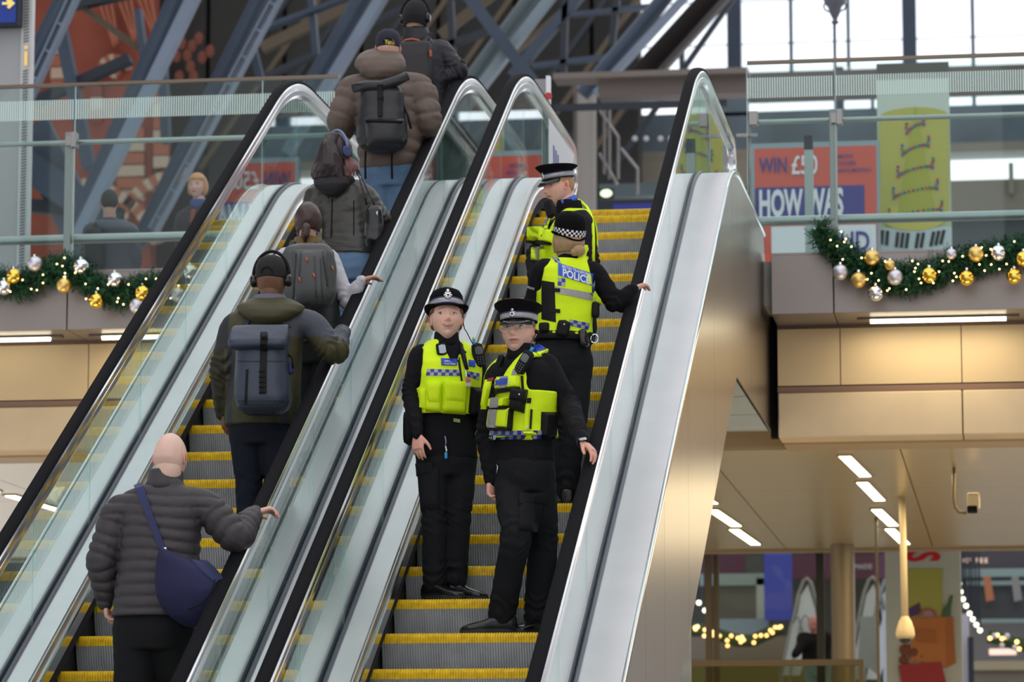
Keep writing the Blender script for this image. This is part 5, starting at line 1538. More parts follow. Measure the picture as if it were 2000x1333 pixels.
def checks(name, bvh, quad, nx, ny, parent, thick=.002, lift=.001):
    return patch(name, bvh, quad, [REFL, CHKB], parent, thick, lift, (nx * 2, ny), 0, mi=lambda i, j: ((i // 2) + j) % 2)
def box_on(p, name, c, M, h, m_, parent=None, e=4.0, taper=0.0, **k):
    return rbox(c, M, *h, e=e, taper=taper).build(name, m_, parent or p.root, smooth=True)

# ---- hats (head-local metres: x right, y forward, z up) --------------------
def bowler(p, band='silver', tilt=0.0, bw=.86, ch=1.0):
    R_ = np.array([[1, 0, 0], [0, math.cos(tilt), -math.sin(tilt)], [0, math.sin(tilt), math.cos(tilt)]])
    def L(mb): mb.v = [tuple(R_ @ np.array(v) + np.array([0, -.004, .045])) for v in mb.v]; return mb
    crown = MB().rev([(r, z * ch) for r, z in [(.084, 0), (.0855, .02), (.086, .045), (.083, .066), (.072, .086), (.050, .098), (.025, .103), (.001, .104)]], n=40, fx=.96, fy=1.16)
    hat = head_obj(p, 'bowler_hat', L(crown), HATB)
    br = MB(); rings = []
    for k in range(48):
        t = 2 * math.pi * k / 48; ct, st = math.cos(t), math.sin(t)
        up_ = .016 * abs(ct) ** 2 - .012 * abs(st) ** 2
        o = [(.080, .004), (.095, .001), (.112, -.001 + up_ * .5), (.127, up_), (.129, up_ - .004), (.125, up_ - .006), (.110, -.006 + up_ * .4), (.080, -.006)]
        rings.append([((.080 + (r - .080) * bw) * .97 * ct, (.080 + (r - .080) * bw) * 1.12 * st, z) for r, z in o])
    br.rings(rings, closed=True)
    head_obj(p, 'brim', L(br), HATB, sub=hat)
    if band == 'silver':
        b = MB().rev([(.0865, .006), (.0875, .007), (.0880, .030), (.0865, .031)], n=48, fx=.965, fy=1.162); head_obj(p, 'band', L(b), REFL, sub=hat)
        b = MB().rev([(.0868, .031), (.0885, .031), (.0885, .036), (.0868, .036)], n=48, fx=.965, fy=1.162); head_obj(p, 'band_piping', L(b), BANDB, sub=hat)
        b = MB().rev([(.0868, .002), (.0885, .002), (.0885, .007), (.0868, .007)], n=48, fx=.965, fy=1.162); head_obj(p, 'band_piping', L(b), BANDB, sub=hat)
    else:
        n = 44; mb = MB(); rr = .0885
        for r_ in range(3):
            z0, z1 = .004 + r_ * .0115, .004 + (r_ + 1) * .0115
            for k in range(n):
                a0, a1 = 2 * math.pi * k / n, 2 * math.pi * (k + 1) / n; rz = rr
                mb.add([(rz * .965 * math.cos(a), rz * 1.162 * math.sin(a), z) for a, z in ((a0, z0), (a1, z0), (a1, z1), (a0, z1))], [(0, 1, 2, 3)], (k + r_) % 2)
        head_obj(p, 'checked_band', L(mb), [mat('white_check', (0.72, 0.72, 0.74), .5), BLACK], sub=hat, smooth=False)
    if band == 'silver': badge(p, hat, L, .104, .040)
    return hat
def badge(p, hat, L, y, z, s=1.0):
    mb = MB()
    for k in range(8):
        t = 2 * math.pi * k / 8
        mb.beam((0, y, z), (.020 * s * math.cos(t), y - .0, z + .020 * s * math.sin(t)), .009 * s, .004, up=(0, 1, 0))
    mb.sphere((0, y + .001, z), .010 * s, 14, 8, sc=(1, .4, 1)); mb.sphere((0, y, z + .026 * s), .007 * s, 12, 8, sc=(1, .4, .8)); mb.box((-.008 * s, y - .002, z + .018 * s), (.008 * s, y + .002, z + .024 * s))
    b = head_obj(p, 'badge', L(mb), SILVB, sub=hat)
    m2 = MB().sphere((0, y + .003, z), .0062 * s, 12, 8, sc=(1, .4, 1)); head_obj(p, 'badge_centre', L(m2), BLACK, sub=b)
def peaked(p, tilt=0.0):
    R_ = np.array([[1, 0, 0], [0, math.cos(tilt), -math.sin(tilt)], [0, math.sin(tilt), math.cos(tilt)]])
    def L(mb): mb.v = [tuple(R_ @ np.array(v) + np.array([0, -.004, .042])) for v in mb.v]; return mb
    mb = MB(); rings = []
    for r, z, lift in ((.080, 0, 0), (.086, .002, 0), (.086, .040, 0), (.093, .050, .003), (.107, .063, .010), (.115, .071, .014), (.116, .076, .015), (.108, .081, .014), (.07, .085, .010), (.001, .086, .008)):
        rings.append([(r * .98 * math.cos(t), r * 1.12 * math.sin(t), z + lift * math.sin(t) * .9) for t in [2 * math.pi * k / 44 for k in range(44)]])
    mb.rings(rings); hat = head_obj(p, 'peaked_cap', L(mb), HATB, angle=1.2)
    b = MB().rev([(.0865, .008), (.0880, .009), (.0880, .032), (.0865, .033)], n=44, fx=.985, fy=1.128); head_obj(p, 'band', L(b), REFL, sub=hat)
    for z0 in (.003, .033):
        b = MB().rev([(.0868, z0), (.0885, z0), (.0885, z0 + .005), (.0868, z0 + .005)], n=44, fx=.985, fy=1.128); head_obj(p, 'band_piping', L(b), BANDB, sub=hat)
    vs = MB(); rings = []
    for k in range(21):
        t = math.pi * (.10 + .80 * k / 20); ct, st = math.cos(t), math.sin(t); e = st ** .8
        rings.append([(.084 * ct, .092 * st, .006), (.088 * ct, (.100 + .018 * e) * st, -.002 - .006 * e), (.088 * ct, (.105 + .036 * e) * st, -.012 - .016 * e), (.088 * ct, (.104 + .036 * e) * st, -.016 - .016 * e), (.085 * ct, (.098 + .018 * e) * st, -.006 - .006 * e), (.082 * ct, .090 * st, 0)])
    vs.rings(rings); head_obj(p, 'visor', L(vs), PATENT, sub=hat)
    st_ = MB().tube([(.088 * math.cos(t), .104 * math.sin(t), .004) for t in [math.pi * (.08 + .84 * k / 16) for k in range(17)]], .003, 8); head_obj(p, 'chin_strap', L(st_), PATENT, sub=hat)
    badge(p, hat, L, .101, .024, .85)
    return hat
def radio(p, c, M, s=1.0, name='radio', parent=None):
    r = box_on(p, name, c, M, (.028 * s, .016 * s, .062 * s), BLK2, parent)
    rbox(np.array(c) + M @ np.array([0, -.0162 * s, .020 * s]), M, .019 * s, .002, .020 * s).build('screen', mat('grey_screen', (0.10, 0.12, 0.13), .2), r)
    kb_ = MB()
    for i in range(3):
        for j in range(4): kb_.sphere(np.array(c) + M @ np.array([(i - 1) * .013 * s, -.017 * s, -.012 * s - j * .011 * s]), .0042 * s, 8, 6)
    kb_.build('keys', mat('key_grey', (0.08, 0.08, 0.09), .4), r)
    return r

# =================================================================== officer, bowler hat, front view
Yb = 18.28
PFEM = [(-.16, .185, .125, 0), (-.05, .182, .122, 0), (.10, .170, .115, 0), (.28, .156, .108, .004), (.48, .162, .118, .016), (.64, .178, .132, .022), (.76, .186, .124, .016), (.86, .176, .104, .004), (.94, .125, .084, -.002), (1.0, .082, .070, -.004), (1.05, .064, .062, 0)]
p = mk(Yb, 1.26, 1.60, (872, 866), (872, 668), (872, 624), (.42, -.9), (.24, -.96, .10),
       {'Re': (803, 768, -.08), 'Rw': (816, 850, -.20), 'Le': (944, 772, .10), 'Lw': (946, 846, .02)},
       {'Rk': (848, 1012, -.04), 'Ra': (848, 1138, 0), 'Lk': (896, 1008, .02), 'La': (890, 1136, .06)},
       'x',
       dict(mat=BLK, secs=PFEM, name='black_fleece', fold=.005, w=1.0, arm=(.060, .056, .048, .036)), tr_(w=1.02, leg=(.098, .088, .074, .070, .064)),
       hup=(.03, -.12, 1), headkw=dict(skin=(0.74, 0.45, 0.35), smile=9, jaw=1.15, female=1, nu=96, nv=84, brow=(0.22, 0.12, 0.07), lips=(0.50, 0.14, 0.13), eyes=(0.06, 0.08, 0.09), hs=1.22), gaze=.003)
add_hand(p, 'R', (.03, -.10, -1), (.35, 1, 0), -1, .35)
build_person(p, 'woman officer looking up, black bowler hat, yellow vest, left of the bespectacled officer')
P1 = p; s = p.H / 1.76
hat = bowler(p, 'silver', .10, .62)
hair_shell(p, lambda X, Y, Z: np.where((Z > .02 - .0 * X) & (Y < .045) | (Z > .05), .010, np.where((Y < .0) & (Z > -.045), .010, -.01)), mat('auburn_hair', (0.14, 0.055, 0.025), .5, bump=(60, .5, (1, 1, .2))))
tm = MB()
tm.tube([hl(p, (-.014, .0925, -.0510)), hl(p, (0, .0975, -.0530)), hl(p, (.014, .0925, -.0510))], .0022, 6)
tm.build('teeth', mat('teeth', (0.6, 0.57, 0.5), .3), p.body)
secs1 = scale_secs(PFEM, s)
v1 = vest(p, secs1, s, .022, hem=.27, vneck=True, vdeep=.70, vw=.055, strap=.182, t_arm=.52)
b1 = bvh_of([v1, p.jk])
cl_ = MB(); cl_.rings([se_ring(p.neck + p.spine * z, nrm(p.shR), nrm(p.fwd), a, a * .95, 24, 2) for z, a in ((-.03, .078), (.0, .070), (.035, .066), (.05, .064), (.048, .058), (0, .060), (-.03, .066))], closed=False)
cl_.build('collar', BLK, p.root, smooth=True)
checks('checked_band', b1, [(834, 721), (899, 723), (899, 735), (832, 734)], 9, 2, v1)
checks('checked_band', b1, [(912, 725), (936, 730), (935, 743), (912, 736)], 4, 2, v1)
for q in ([(834, 747), (863, 748), (862, 806), (832, 804)], [(864, 744), (909, 747), (909, 811), (862, 808)]):
    a = patch('pouch', b1, q, HIVIS2, v1, .030, .002, (10, 10), 8)
    f_ = [q[0], q[1], (q[1][0], q[1][1] + 38), (q[0][0], q[0][1] + 38)]
    patch('pouch_flap', b1, [(q[0][0] + 1, q[0][1] - 1), (q[1][0] - 1, q[1][1] - 1), (q[1][0] - 4, q[1][1] + 38), (q[0][0] + 4, q[0][1] + 38)], HIVIS, a, .010, .030, (8, 8), 5)
patch('side_tab', b1, [(819, 758), (832, 760), (832, 800), (819, 796)], HIVIS2, v1, .012, .002, (4, 6), 6)
patch('name_badge', b1, [(861, 701), (893, 703), (892, 715), (862, 714)], PBLUE, v1, .004, .004, (4, 3))
text_patch('lettering', b1, 'COMMUNITY SUPPORT', [(868, 704), (891, 705), (890, 708), (868, 707)], WHTT, v1, .014, .01); text_patch('lettering', b1, 'POLICE OFFICER', [(868, 709), (890, 710), (889, 713), (868, 712)], WHTT, v1, .014, .01)
patch('name_badge', b1, [(915, 704), (927, 706), (927, 718), (915, 716)], PBLUE, v1, .004, .004, (4, 3))
patch('shoulder_panel', b1, [(812, 652), (838, 645), (846, 648), (822, 655)], PBLUE, v1, .003, .002, (6, 3))
for q in ([(893, 700), (897, 698), (903, 745), (900, 744)],): patch('zip', b1, q, BLK2, v1, .004, .002, (2, 10))
# body camera, torch, radio, id card
M1 = frame((-p.fwd[0], -p.fwd[1], 0)); M1b = frame(p.fwd * np.array([-1, -1, 1]), (-.18, 0, 1))
def on(bv, x, y, out):
    d = Vector(ray(x, y)).normalized(); h = bv.ray_cast(Vector((0, 0, 0)), d)
    return (np.array(h[0]) if h[0] is not None else at(x, y, Y=Yb)) - np.array(d) * out
c = on(b1, 862, 682, .020)
bc_ = rbox(c, M1b, .028, .012, .036).build('body_camera', BLK2, v1, smooth=True)
rbox(c + M1b @ np.array([.002, -.0125, -.002]), M1b, .019, .002, .025, e=8).build('screen', mat('bright_screen', (0.45, 0.52, 0.60), .12), bc_)
MB().sphere(c + M1b @ np.array([0, -.004, .040]), .010, 12, 8).build('lens', BLACK, bc_, smooth=True)
t_ = MB(); t_.tube([on(b1, 901, 674, .025), on(b1, 902, 683, .03), on(b1, 903, 686, .03), on(b1, 908, 706, .03), on(b1, 912, 722, .03)], [.010, .011, .014, .012, .010], 12)
tor = t_.build('torch', BLK2, v1, smooth=True); MB().tube([on(b1, 896, 690, .03), on(b1, 910, 688, .035)], .006, 10).build('clip', BLK2, tor, smooth=True)
lan = MB().tube([on(b1, 909, 722, .03), on(b1, 911, 735, .03), on(b1, 913, 744, .03)], .004, 8).build('lanyard', SILVB, v1, smooth=True)
c = on(b1, 914, 748, .032); rbox(c, M1b, .015, .003, .022, e=8).build('identity_card', mat('card_white', (0.55, 0.52, 0.52), .4), lan); rbox(c + M1b @ np.array([.001, -.004, .014]), M1b, .014, .003, .012, e=3).build('pink_holder', mat('pink_plastic', (0.62, 0.12, 0.16), .4), lan)
Mr = frame((-.55, .83, 0), (-.22, 0, 1)); c = on(b1, 934, 694, .03)
r_ = radio(p, c, Mr, 1.12, parent=v1)
MB().tube([c + Mr @ np.array([-.012, 0, .06]), c + Mr @ np.array([-.012, 0, .088])], .008, 10).build('blue_cap', mat('cyan_plastic', (0.03, 0.30, 0.62), .35), r_); MB().tube([c + Mr @ np.array([-.012, 0, .088]), c + Mr @ np.array([-.012, 0, .098])], .0075, 10).build('yellow_cap', mat('lime_plastic', (0.45, 0.75, 0.05), .35), r_)
MB().tube([hl(p, (-.080, .0, -.015)), hl(p, (-.086, .01, -.05)), at(909, 645, Y=Yb - .1), at(913, 652, Y=Yb - .13), at(921, 668, Y=Yb - .12), at(926, 676, Y=Yb - .1)], .0028, 8).build('earpiece_cable', BLK2, p.root, smooth=True)
# large black side pouch and belt, trouser pockets, keys
patch('side_bag', b1, [(919, 756), (942, 758), (946, 822), (914, 812)], BLK2, v1, .045, .002, (8, 10), 6)
b1t = bvh_of([p.tr, p.jk])
patch('cargo_pocket', b1t, [(816, 918), (858, 914), (860, 994), (822, 996)], BLKT, p.tr, .016, .002, (8, 10), 8); patch('pocket_flap', b1t, [(815, 906), (846, 903), (846, 928), (817, 931)], BLKT, p.tr, .010, .014, (6, 5), 6)
kc = MB().tube([on(b1t, 869, 852, .02), on(b1t, 871, 862, .02), on(b1t, 870, 872, .02)], .004, 8).build('key_ring', mat('purple_ring', (0.35, 0.25, 0.45), .3, .6), p.root, smooth=True)
rbox(on(b1t, 871, 890, .02), M1, .008, .004, .020).build('cyan_fob', mat('cyan_plastic'), kc, smooth=True)
MB().tube([on(b1t, 870, 872, .02), on(b1t, 872, 882, .02)], .005, 8).build('key', SILVB, kc)
shoe(p, p.J['Ra'] + np.array([.0, 0, 0]), (.88, -.42, 0), LEATHER, SOLE, L=.26, drop=p.J['Ra'][2] - 1.262)
shoe(p, p.J['La'], (.92, -.30, 0), LEATHER, SOLE, L=.26, drop=p.J['La'][2] - 1.262)
patch('buckle', b1, [(884, 818), (897, 820), (897, 827), (884, 825)], SILVB, p.root, .004, .01, (3, 2))
box_on(p, 'hip_bag', at(800, 836, Y=Yb + .10), frame((0, 1, 0)), (.032, .05, .10), BLK2)

# =================================================================== officer, peaked cap, front view, hand on rail
Yb = 17.98
w_ = rail(1137, 862, 1.10)
p = mk(Yb, 1.06, 1.76, (1022, 890), (1018, 694), (1013, 648), (-.62, -.78), (-.16, -.98, .02),
       {'Ls': at(1064, 712, Y=Yb - .02), 'Rs': at(972, 736, Y=Yb - .06), 'Le': (1110, 792, -.03), 'Lw': w_, 'Re': (952, 850, .02), 'Rw': (960, 938, .0)},
       {'Rk': (1008, 1045, -.16), 'Ra': (980, 1200, -.04), 'Lk': (1060, 1060, .12), 'La': (1050, 1204, .14)},
       'x', dict(mat=BLK, secs=MALE, name='black_fleece', fold=.006, w=1.0, arm=(.066, .062, .052, .040)), tr_(w=1.06, leg=(.100, .092, .078, .072, .068)),
       headkw=dict(skin=(0.70, 0.42, 0.33), nu=96, nv=84, brow=(0.22, 0.13, 0.09), lips=(0.42, 0.16, 0.14), eyes=(0.07, 0.08, 0.07), stubble=.25, hs=1.12), hup=(-.02, -.03, 1), gaze=0)
add_hand(p, 'L', (.62, -.25, -.60), (-.45, .1, -1), 1, .45, spread=.25)
add_hand(p, 'R', (.06, -.10, -1), (.75, -.5, 0), 1, .55)
build_person(p, 'bespectacled officer in a peaked cap and yellow vest, left hand on the handrail')
P2 = p; s = p.H / 1.76
hat = peaked(p, .02)
hair_shell(p, short_hair(.006, .06, .0, -.045), mat('brown_grey_hair', (0.14, 0.10, 0.075), .6, bump=(90, .5)))
secs2 = scale_secs(MALE, s)
v2 = vest(p, secs2, s, .024, hem=.165, vdeep=.66, vw=.06, strap=.162)
b2 = bvh_of([v2, p.jk])
cl_ = MB(); cl_.rings([se_ring(p.neck + p.spine * z, nrm(p.shR), nrm(p.fwd), a, a * .95, 24, 2) for z, a in ((-.03, .085), (.0, .078), (.035, .074), (.055, .074), (.050, .064), (0, .062), (-.03, .066))]); cl_.build('collar', BLK, p.root, smooth=True)
M2 = frame((.5, .86, 0)); M2b = frame((.5, .86, 0), (-.1, 0, 1))
gm = MB()
for sx in (-1, 1):
    c0 = np.array([sx * .033, .103, .006])
    gm.tube([hl(p, c0 + np.array([.027 * math.cos(t), -.006 * abs(math.cos(t)) * 1, .021 * math.sin(t) - .002])) for t in [2 * math.pi * k / 20 for k in range(21)]], .0016, 6)
    gm.tube([hl(p, (sx * .060, .096, .010)), hl(p, (sx * .074, .05, .012)), hl(p, (sx * .079, .0, .008))], .0018, 6)
gm.tube([hl(p, (-.006, .103, .010)), hl(p, (0, .106, .013)), hl(p, (.006, .103, .010))], .0016, 6)
g_ = gm.build('spectacles', mat('gold_frame', (0.72, 0.50, 0.32), .3, .5), p.root, smooth=True)
for sx in (-1, 1):
    MB().plate([hl(p, (sx * .033 + .026 * math.cos(t), .1025 - .006 * abs(math.cos(t)), .004 + .020 * math.sin(t))) for t in [2 * math.pi * k / 20 for k in range(20)]], (p.HM[:, 1] * .001)).build('lens', glass_mat('lens_glass', (0.93, 0.95, 0.95), .6), g_)
checks('checked_band', b2, [(959, 842), (1058, 842), (1057, 858), (957, 860)], 13, 2, v2, .006, .004)
patch('side_panel', b2, [(948, 742), (962, 742), (950, 800), (940, 800)], HIVIS2, v2, .02, .002, (4, 6), 6)
patch('red_patch', b2, [(955, 740), (966, 738), (964, 744), (953, 746)], mat('dark_red', (0.3, .02, .02), .5), v2, .003, .01, (3, 2))
ub = patch('chest_pouch', b2, [(970, 737), (1018, 733), (1016, 757), (967, 762)], HIVIS2, v2, .030, .003, (10, 8), 8)
patch('pouch_piping', b2, [(967, 762), (1017, 757), (1016, 763), (968, 770)], BLK2, v2, .022, .002, (10, 2))
patch('reflective_strip', b2, [(1003, 722), (1015, 718), (1011, 734), (999, 737)], REFL, v2, .003, .003, (3, 5)); patch('reflective_strip', b2, [(986, 738), (1000, 737), (996, 758), (983, 760)], REFL, v2, .003, .034, (3, 5))
bd = patch('name_badge', b2, [(971, 744), (999, 741), (998, 752), (971, 754)], PBLUE, v2, .004, .037, (4, 3))
text_patch('lettering', b2, 'COMMUNITY SUPPORT', [(977, 745.5), (997, 743.5), (997, 746.5), (977, 748.5)], WHTT, v2, .047, .01); text_patch('lettering', b2, 'POLICE OFFICER', [(977, 749.5), (997, 747.5), (997, 750), (977, 752.5)], WHTT, v2, .047, .01)
fp = patch('front_pouch', b2, [(962, 795), (1004, 795), (1000, 838), (957, 836)], HIVIS2, v2, .045, .003, (10, 10), 8)
patch('pouch_flap', b2, [(963, 776), (1001, 775), (997, 795), (961, 797)], HIVIS, v2, .050, .004, (8, 6), 8); patch('pouch_piping', b2, [(960, 796), (998, 794), (998, 799), (960, 801)], BLK2, v2, .046, .004, (8, 2))
patch('reflective_strip', b2, [(973, 777), (988, 777), (986, 796), (971, 797)], REFL, v2, .003, .055, (3, 4)); patch('reflective_strip', b2, [(969, 800), (984, 800), (980, 837), (966, 836)], REFL, v2, .003, .050, (3, 6))
patch('pouch_piping', b2, [(1000, 800), (1004, 798), (1001, 840), (997, 840)], BLK2, v2, .03, .002, (2, 6)); patch('pouch_piping', b2, [(957, 836), (1000, 838), (1000, 843), (958, 842)], BLK2, v2, .035, .002, (8, 2)); patch('pouch_piping', b2, [(962, 768), (966, 768), (962, 800), (958, 800)], BLK2, v2, .03, .002, (2, 6))
bp_ = patch('black_pouch', b2, [(1006, 760), (1031, 763), (1025, 808), (997, 800)], BLK2, v2, .050, .002, (8, 10), 6)
patch('pouch_flap', b2, [(1006, 758), (1032, 762), (1028, 785), (1003, 781)], BLK2, bp_, .012, .050, (6, 6), 5)
MB().sphere(on(b2, 1014, 771, .075), .005, 10, 8).build('press_stud', SILVB, bp_)
patch('zip', b2, [(1036, 800), (1040, 800), (1038, 838), (1034, 838)], BLK2, v2, .006, .002, (2, 6)); patch('strap', b2, [(1025, 788), (1034, 788), (1032, 842), (1022, 842)], HIVIS2, v2, .008, .004, (3, 8), 6)
MB().sphere(on(b2, 1030, 837, .02), .006, 10, 8).build('press_stud', SILVB, v2); patch('strap_end', b2, [(1023, 843), (1042, 843), (1040, 860), (1022, 860)], HIVIS2, v2, .012, .006, (4, 4), 6)
patch('side_pouch', b2, [(1057, 805), (1086, 806), (1082, 858), (1055, 856)], BLK2, v2, .035, .002, (6, 8), 8)
patch('side_strap', b2, [(1030, 778), (1038, 778), (1037, 788), (1029, 788)], BLK2, v2, .006, .004, (2, 2))
# epaulette, radio at the collar, harness
patch('shoulder_tab', b2, [(1036, 681), (1052, 673), (1070, 686), (1052, 694)], PBLUE, v2, .010, .004, (5, 5), 8, flat=.2); patch('shoulder_trim', b2, [(1047, 692), (1064, 684), (1071, 686), (1053, 695)], HIVIS2, v2, .008, .003, (5, 2))
Mrr = frame((.35, .93, 0), (.62, -.1, .9)); c = on(b2, 1024, 708, .045)
r_ = radio(p, c, Mrr, 1.15, parent=v2); MB().tube([c + Mrr @ np.array([-.0, 0, .068]), c + Mrr @ np.array([-.0, 0, .088])], .009, 10).build('blue_cap', mat('cyan_plastic'), r_)
MB().tube([c + Mrr @ np.array([.02, 0, .06]), at(1036, 672, Y=Yb - .14), at(1040, 664, Y=Yb - .06), hl(p, (-.082, .0, -.02))], .0028, 8).build('earpiece_cable', BLK2, p.root, smooth=True)
MB().sphere(hl(p, (-.088, -.002, -.006)), .012, 12, 8).build('earpiece', BLK2, p.root, smooth=True)
c = on(b2, 976, 708, .03); rbox(c, frame((.5, .86, 0), (.55, 0, 1)), .018, .014, .045).build('body_camera', BLK2, v2, smooth=True)
patch('vest_edging', b2, [(1018, 735), (1022, 735), (1024, 770), (1020, 768)], BLK2, v2, .006, .002, (2, 5))
# watch
wd = nrm(p.J['Lw'] - p.J['Le']); wc = p.J['Lw'] + wd * .012
MB().tube([wc - wd * .010, wc + wd * .010], .033, 20).build('watch_strap', mat('navy_strap', (0.02, 0.025, 0.06), .5), p.root, smooth=True, angle=.8)
Mw = np.stack([nrm(np.cross(wd, (.15, -1, .35))), wd, nrm((.15, -1, .35))], 1); rbox(wc + nrm((.15, -1, .35)) * .034, Mw, .019, .016, .006, e=5).build('watch', mat('watch_silver', (0.7, 0.7, 0.72), .2, .8), p.root, smooth=True); rbox(wc + nrm((.15, -1, .35)) * .040, Mw, .014, .012, .002, e=6).build('watch_face', mat('watch_face', (0.35, 0.40, 0.48), .1), p.root, smooth=True)
b2t = bvh_of([p.tr])
patch('cargo_pocket', b2t, [(1013, 975), (1064, 975), (1050, 1040), (1012, 1036)], BLKT, p.tr, .018, .002, (8, 10), 8); patch('pocket_flap', b2t, [(1012, 962), (1066, 963), (1064, 985), (1012, 986)], BLKT, p.tr, .010, .016, (8, 5), 8)
patch('hip_pocket', b2, [(1044, 872), (1078, 872), (1078, 898), (1052, 898)], BLK, p.jk, .008, .002, (5, 5), 6)
MB().tube([on(b2t, 968, 905, .02), on(b2t, 972, 912, .02), on(b2t, 970, 925, .02)], .003, 8).build('key_chain', SILVB, p.root, smooth=True)
shoe(p, p.J['Ra'], (-.95, -.28, 0), LEATHER, SOLE, L=.30, W=.108, drop=p.J['Ra'][2] - 1.062)
shoe(p, p.J['La'], (-.35, -.9, 0), LEATHER, SOLE, L=.29, W=.105, drop=p.J['La'][2] - 1.062)

# =================================================================== officer, bowler hat, back view
Yb = 19.36
w_ = rail(1236, 566, 1.08)
p = mk(Yb, 1.86, 1.62, (1098, 682), (1112, 504), (1110, 476), (-.42, .90), (-.55, .82, .08),
       {'Re': (1204, 594, .08), 'Rw': w_, 'Le': (1037, 612, .05), 'Lw': (1058, 640, .28)},
       {'Lk': (1092, 838, .04), 'La': (1090, 958, .05), 'Rk': (1120, 838, -.02), 'Ra': (1108, 958, .0)},
       'x', dict(mat=BLK, secs=scale_secs(PFEM, .90, 1.0), name='black_jacket', fold=.006, arm=(.064, .060, .052, .040)), tr_(w=1.12, leg=(.104, .090, .070, .064, .062)),
       headkw=dict(skin=(0.58, 0.36, 0.28), female=1, face=False, hs=1.14))
add_hand(p, 'R', (.60, .65, .42), (.2, .1, -1), -1, .5)
build_person(p, 'officer seen from behind in a checked bowler hat and yellow vest reading POLICE')
P3 = p; s = p.H / 1.76
hat = bowler(p, 'check', .22, .35, 1.25)
hair_shell(p, lambda X, Y, Z: np.where((Y < .03) & (Z > -.05) | (Z > .055), .010, -.01), mat('fair_hair', (0.36, 0.23, 0.11), .5, bump=(60, .6, (1, 1, .2))))
bn = MB(); blob(bn, (.012, -.105, -.045), .034, (1.1, .8, .95)); blob(bn, (-.012, -.100, -.055), .022); head_obj(p, 'hair_bun', bn, mat('fair_hair'))
secs3 = scale_secs(PFEM, s * .90, s)
v3 = vest(p, secs3, s, .024, hem=.14, vneck=False, strap=.150)
b3 = bvh_of([v3, p.jk])
patch('blue_panel', b3, [(1090, 514), (1158, 535), (1156, 558), (1090, 538)], mat('panel_blue', (0.02, 0.11, 0.62), .45, noise=(50, .15)), v3, .002, .002, (10, 4), flat=.1)
text_patch('lettering', b3, 'BRITISH TRANSPORT', [(1098, 517), (1151, 534), (1151, 540), (1098, 523)], WHTT, v3, .010, .015)
text_patch('lettering', b3, 'POLICE', [(1099, 524), (1153, 541), (1152, 556), (1099, 540)], WHTT, v3, .010, .03)
patch('reflective_strip', b3, [(1084, 560), (1158, 573), (1157, 588), (1084, 572)], REFL, v3, .002, .002, (10, 2), flat=.1)
checks('check_panel', b3, [(1090, 542), (1104, 545), (1104, 560), (1089, 558)], 2, 2, v3); checks('check_panel', b3, [(1156, 560), (1162, 548), (1163, 566), (1158, 574)], 1, 2, v3); checks('check_panel', b3, [(1076, 500), (1092, 506), (1096, 516), (1084, 512)], 2, 2, v3)
checks('checked_band', b3, [(1112, 624), (1152, 632), (1148, 645), (1112, 636)], 5, 2, v3)
for y_ in (563, 604): patch('black_strap', b3, [(1076, y_), (1094, y_ + 1), (1094, y_ + 8), (1076, y_ + 7)], BLK2, v3, .008, .003, (3, 2))
text_patch('lettering', bvh_of([p.jk]), 'POLICE', [(1031, 559), (1044, 563), (1043, 567), (1030, 563)], WHTT, p.root, .006, .02)
b3t = bvh_of([p.jk, p.tr, v3])
belt = MB(); belt.rings([se_ring(p.pelvis + p.spine * z, p.hipR, np.cross(p.spine, p.hipR), a * s, b * s, 32, 2.4) for z, a, b in ((.045, .186, .142), (.05, .190, .146), (.090, .188, .144), (.095, .182, .138))]); bl = belt.build('duty_belt', BLK2, p.root, smooth=True)
patch('side_harness', b3, [(1058, 548), (1083, 552), (1086, 630), (1058, 624)], BLK2, v3, .008, .002, (6, 8), 4)
b3t = bvh_of([p.jk, p.tr, v3, bl])
def on3(x, y, o): 
    d = Vector(ray(x, y)).normalized(); h = b3t.ray_cast(Vector((0, 0, 0)), d); return (np.array(h[0]) if h[0] is not None else at(x, y, Y=Yb)) - np.array(d) * o
rbox(on3(1100, 642, .02), frame((0, -1, 0), (.2, 0, 1)), .036, .024, .050).build('belt_pouch', BLK2, bl, smooth=True); MB().sphere(on3(1102, 634, .048), .006, 12, 8).build('press_stud', SILVB, bl)
rbox(on3(1140, 661, .0), frame((0, -1, 0), (-.2, 0, 1)), .026, .030, .055).build('handcuff_pouch', LEATHER, bl, smooth=True)
for k, (x_, y_) in enumerate(((1150, 660), (1161, 662))):
    c = on3(1140, 660, .04); c = at(x_, y_, Y=c[1]); MB().tube([c + np.array([.020 * math.cos(t), .006 * math.sin(t), .026 * math.sin(t)]) for t in [2 * math.pi * q / 18 for q in range(19)]], .004, 8).build('handcuff', SILVB if k else BLK2, bl, smooth=True)
rbox(on3(1063, 640, .0), frame((0, -1, 0)), .03, .03, .03).build('belt_clip', BLK2, bl, smooth=True)
rbox(at(1163, 606, Y=Yb), frame((0, -1, 0)), .022, .03, .05).build('side_pouch', BLK2, v3, smooth=True)
rbox(at(1052, 600, Y=Yb + .02), frame((0, -1, 0)), .030, .05, .09).build('harness_pouch', BLK2, v3, smooth=True)
for a in ('L', 'R'): shoe(p, p.J[a + 'a'], (-.15, 1, 0), LEATHER, SOLE, L=.25, drop=p.J[a + 'a'][2] - 1.862)

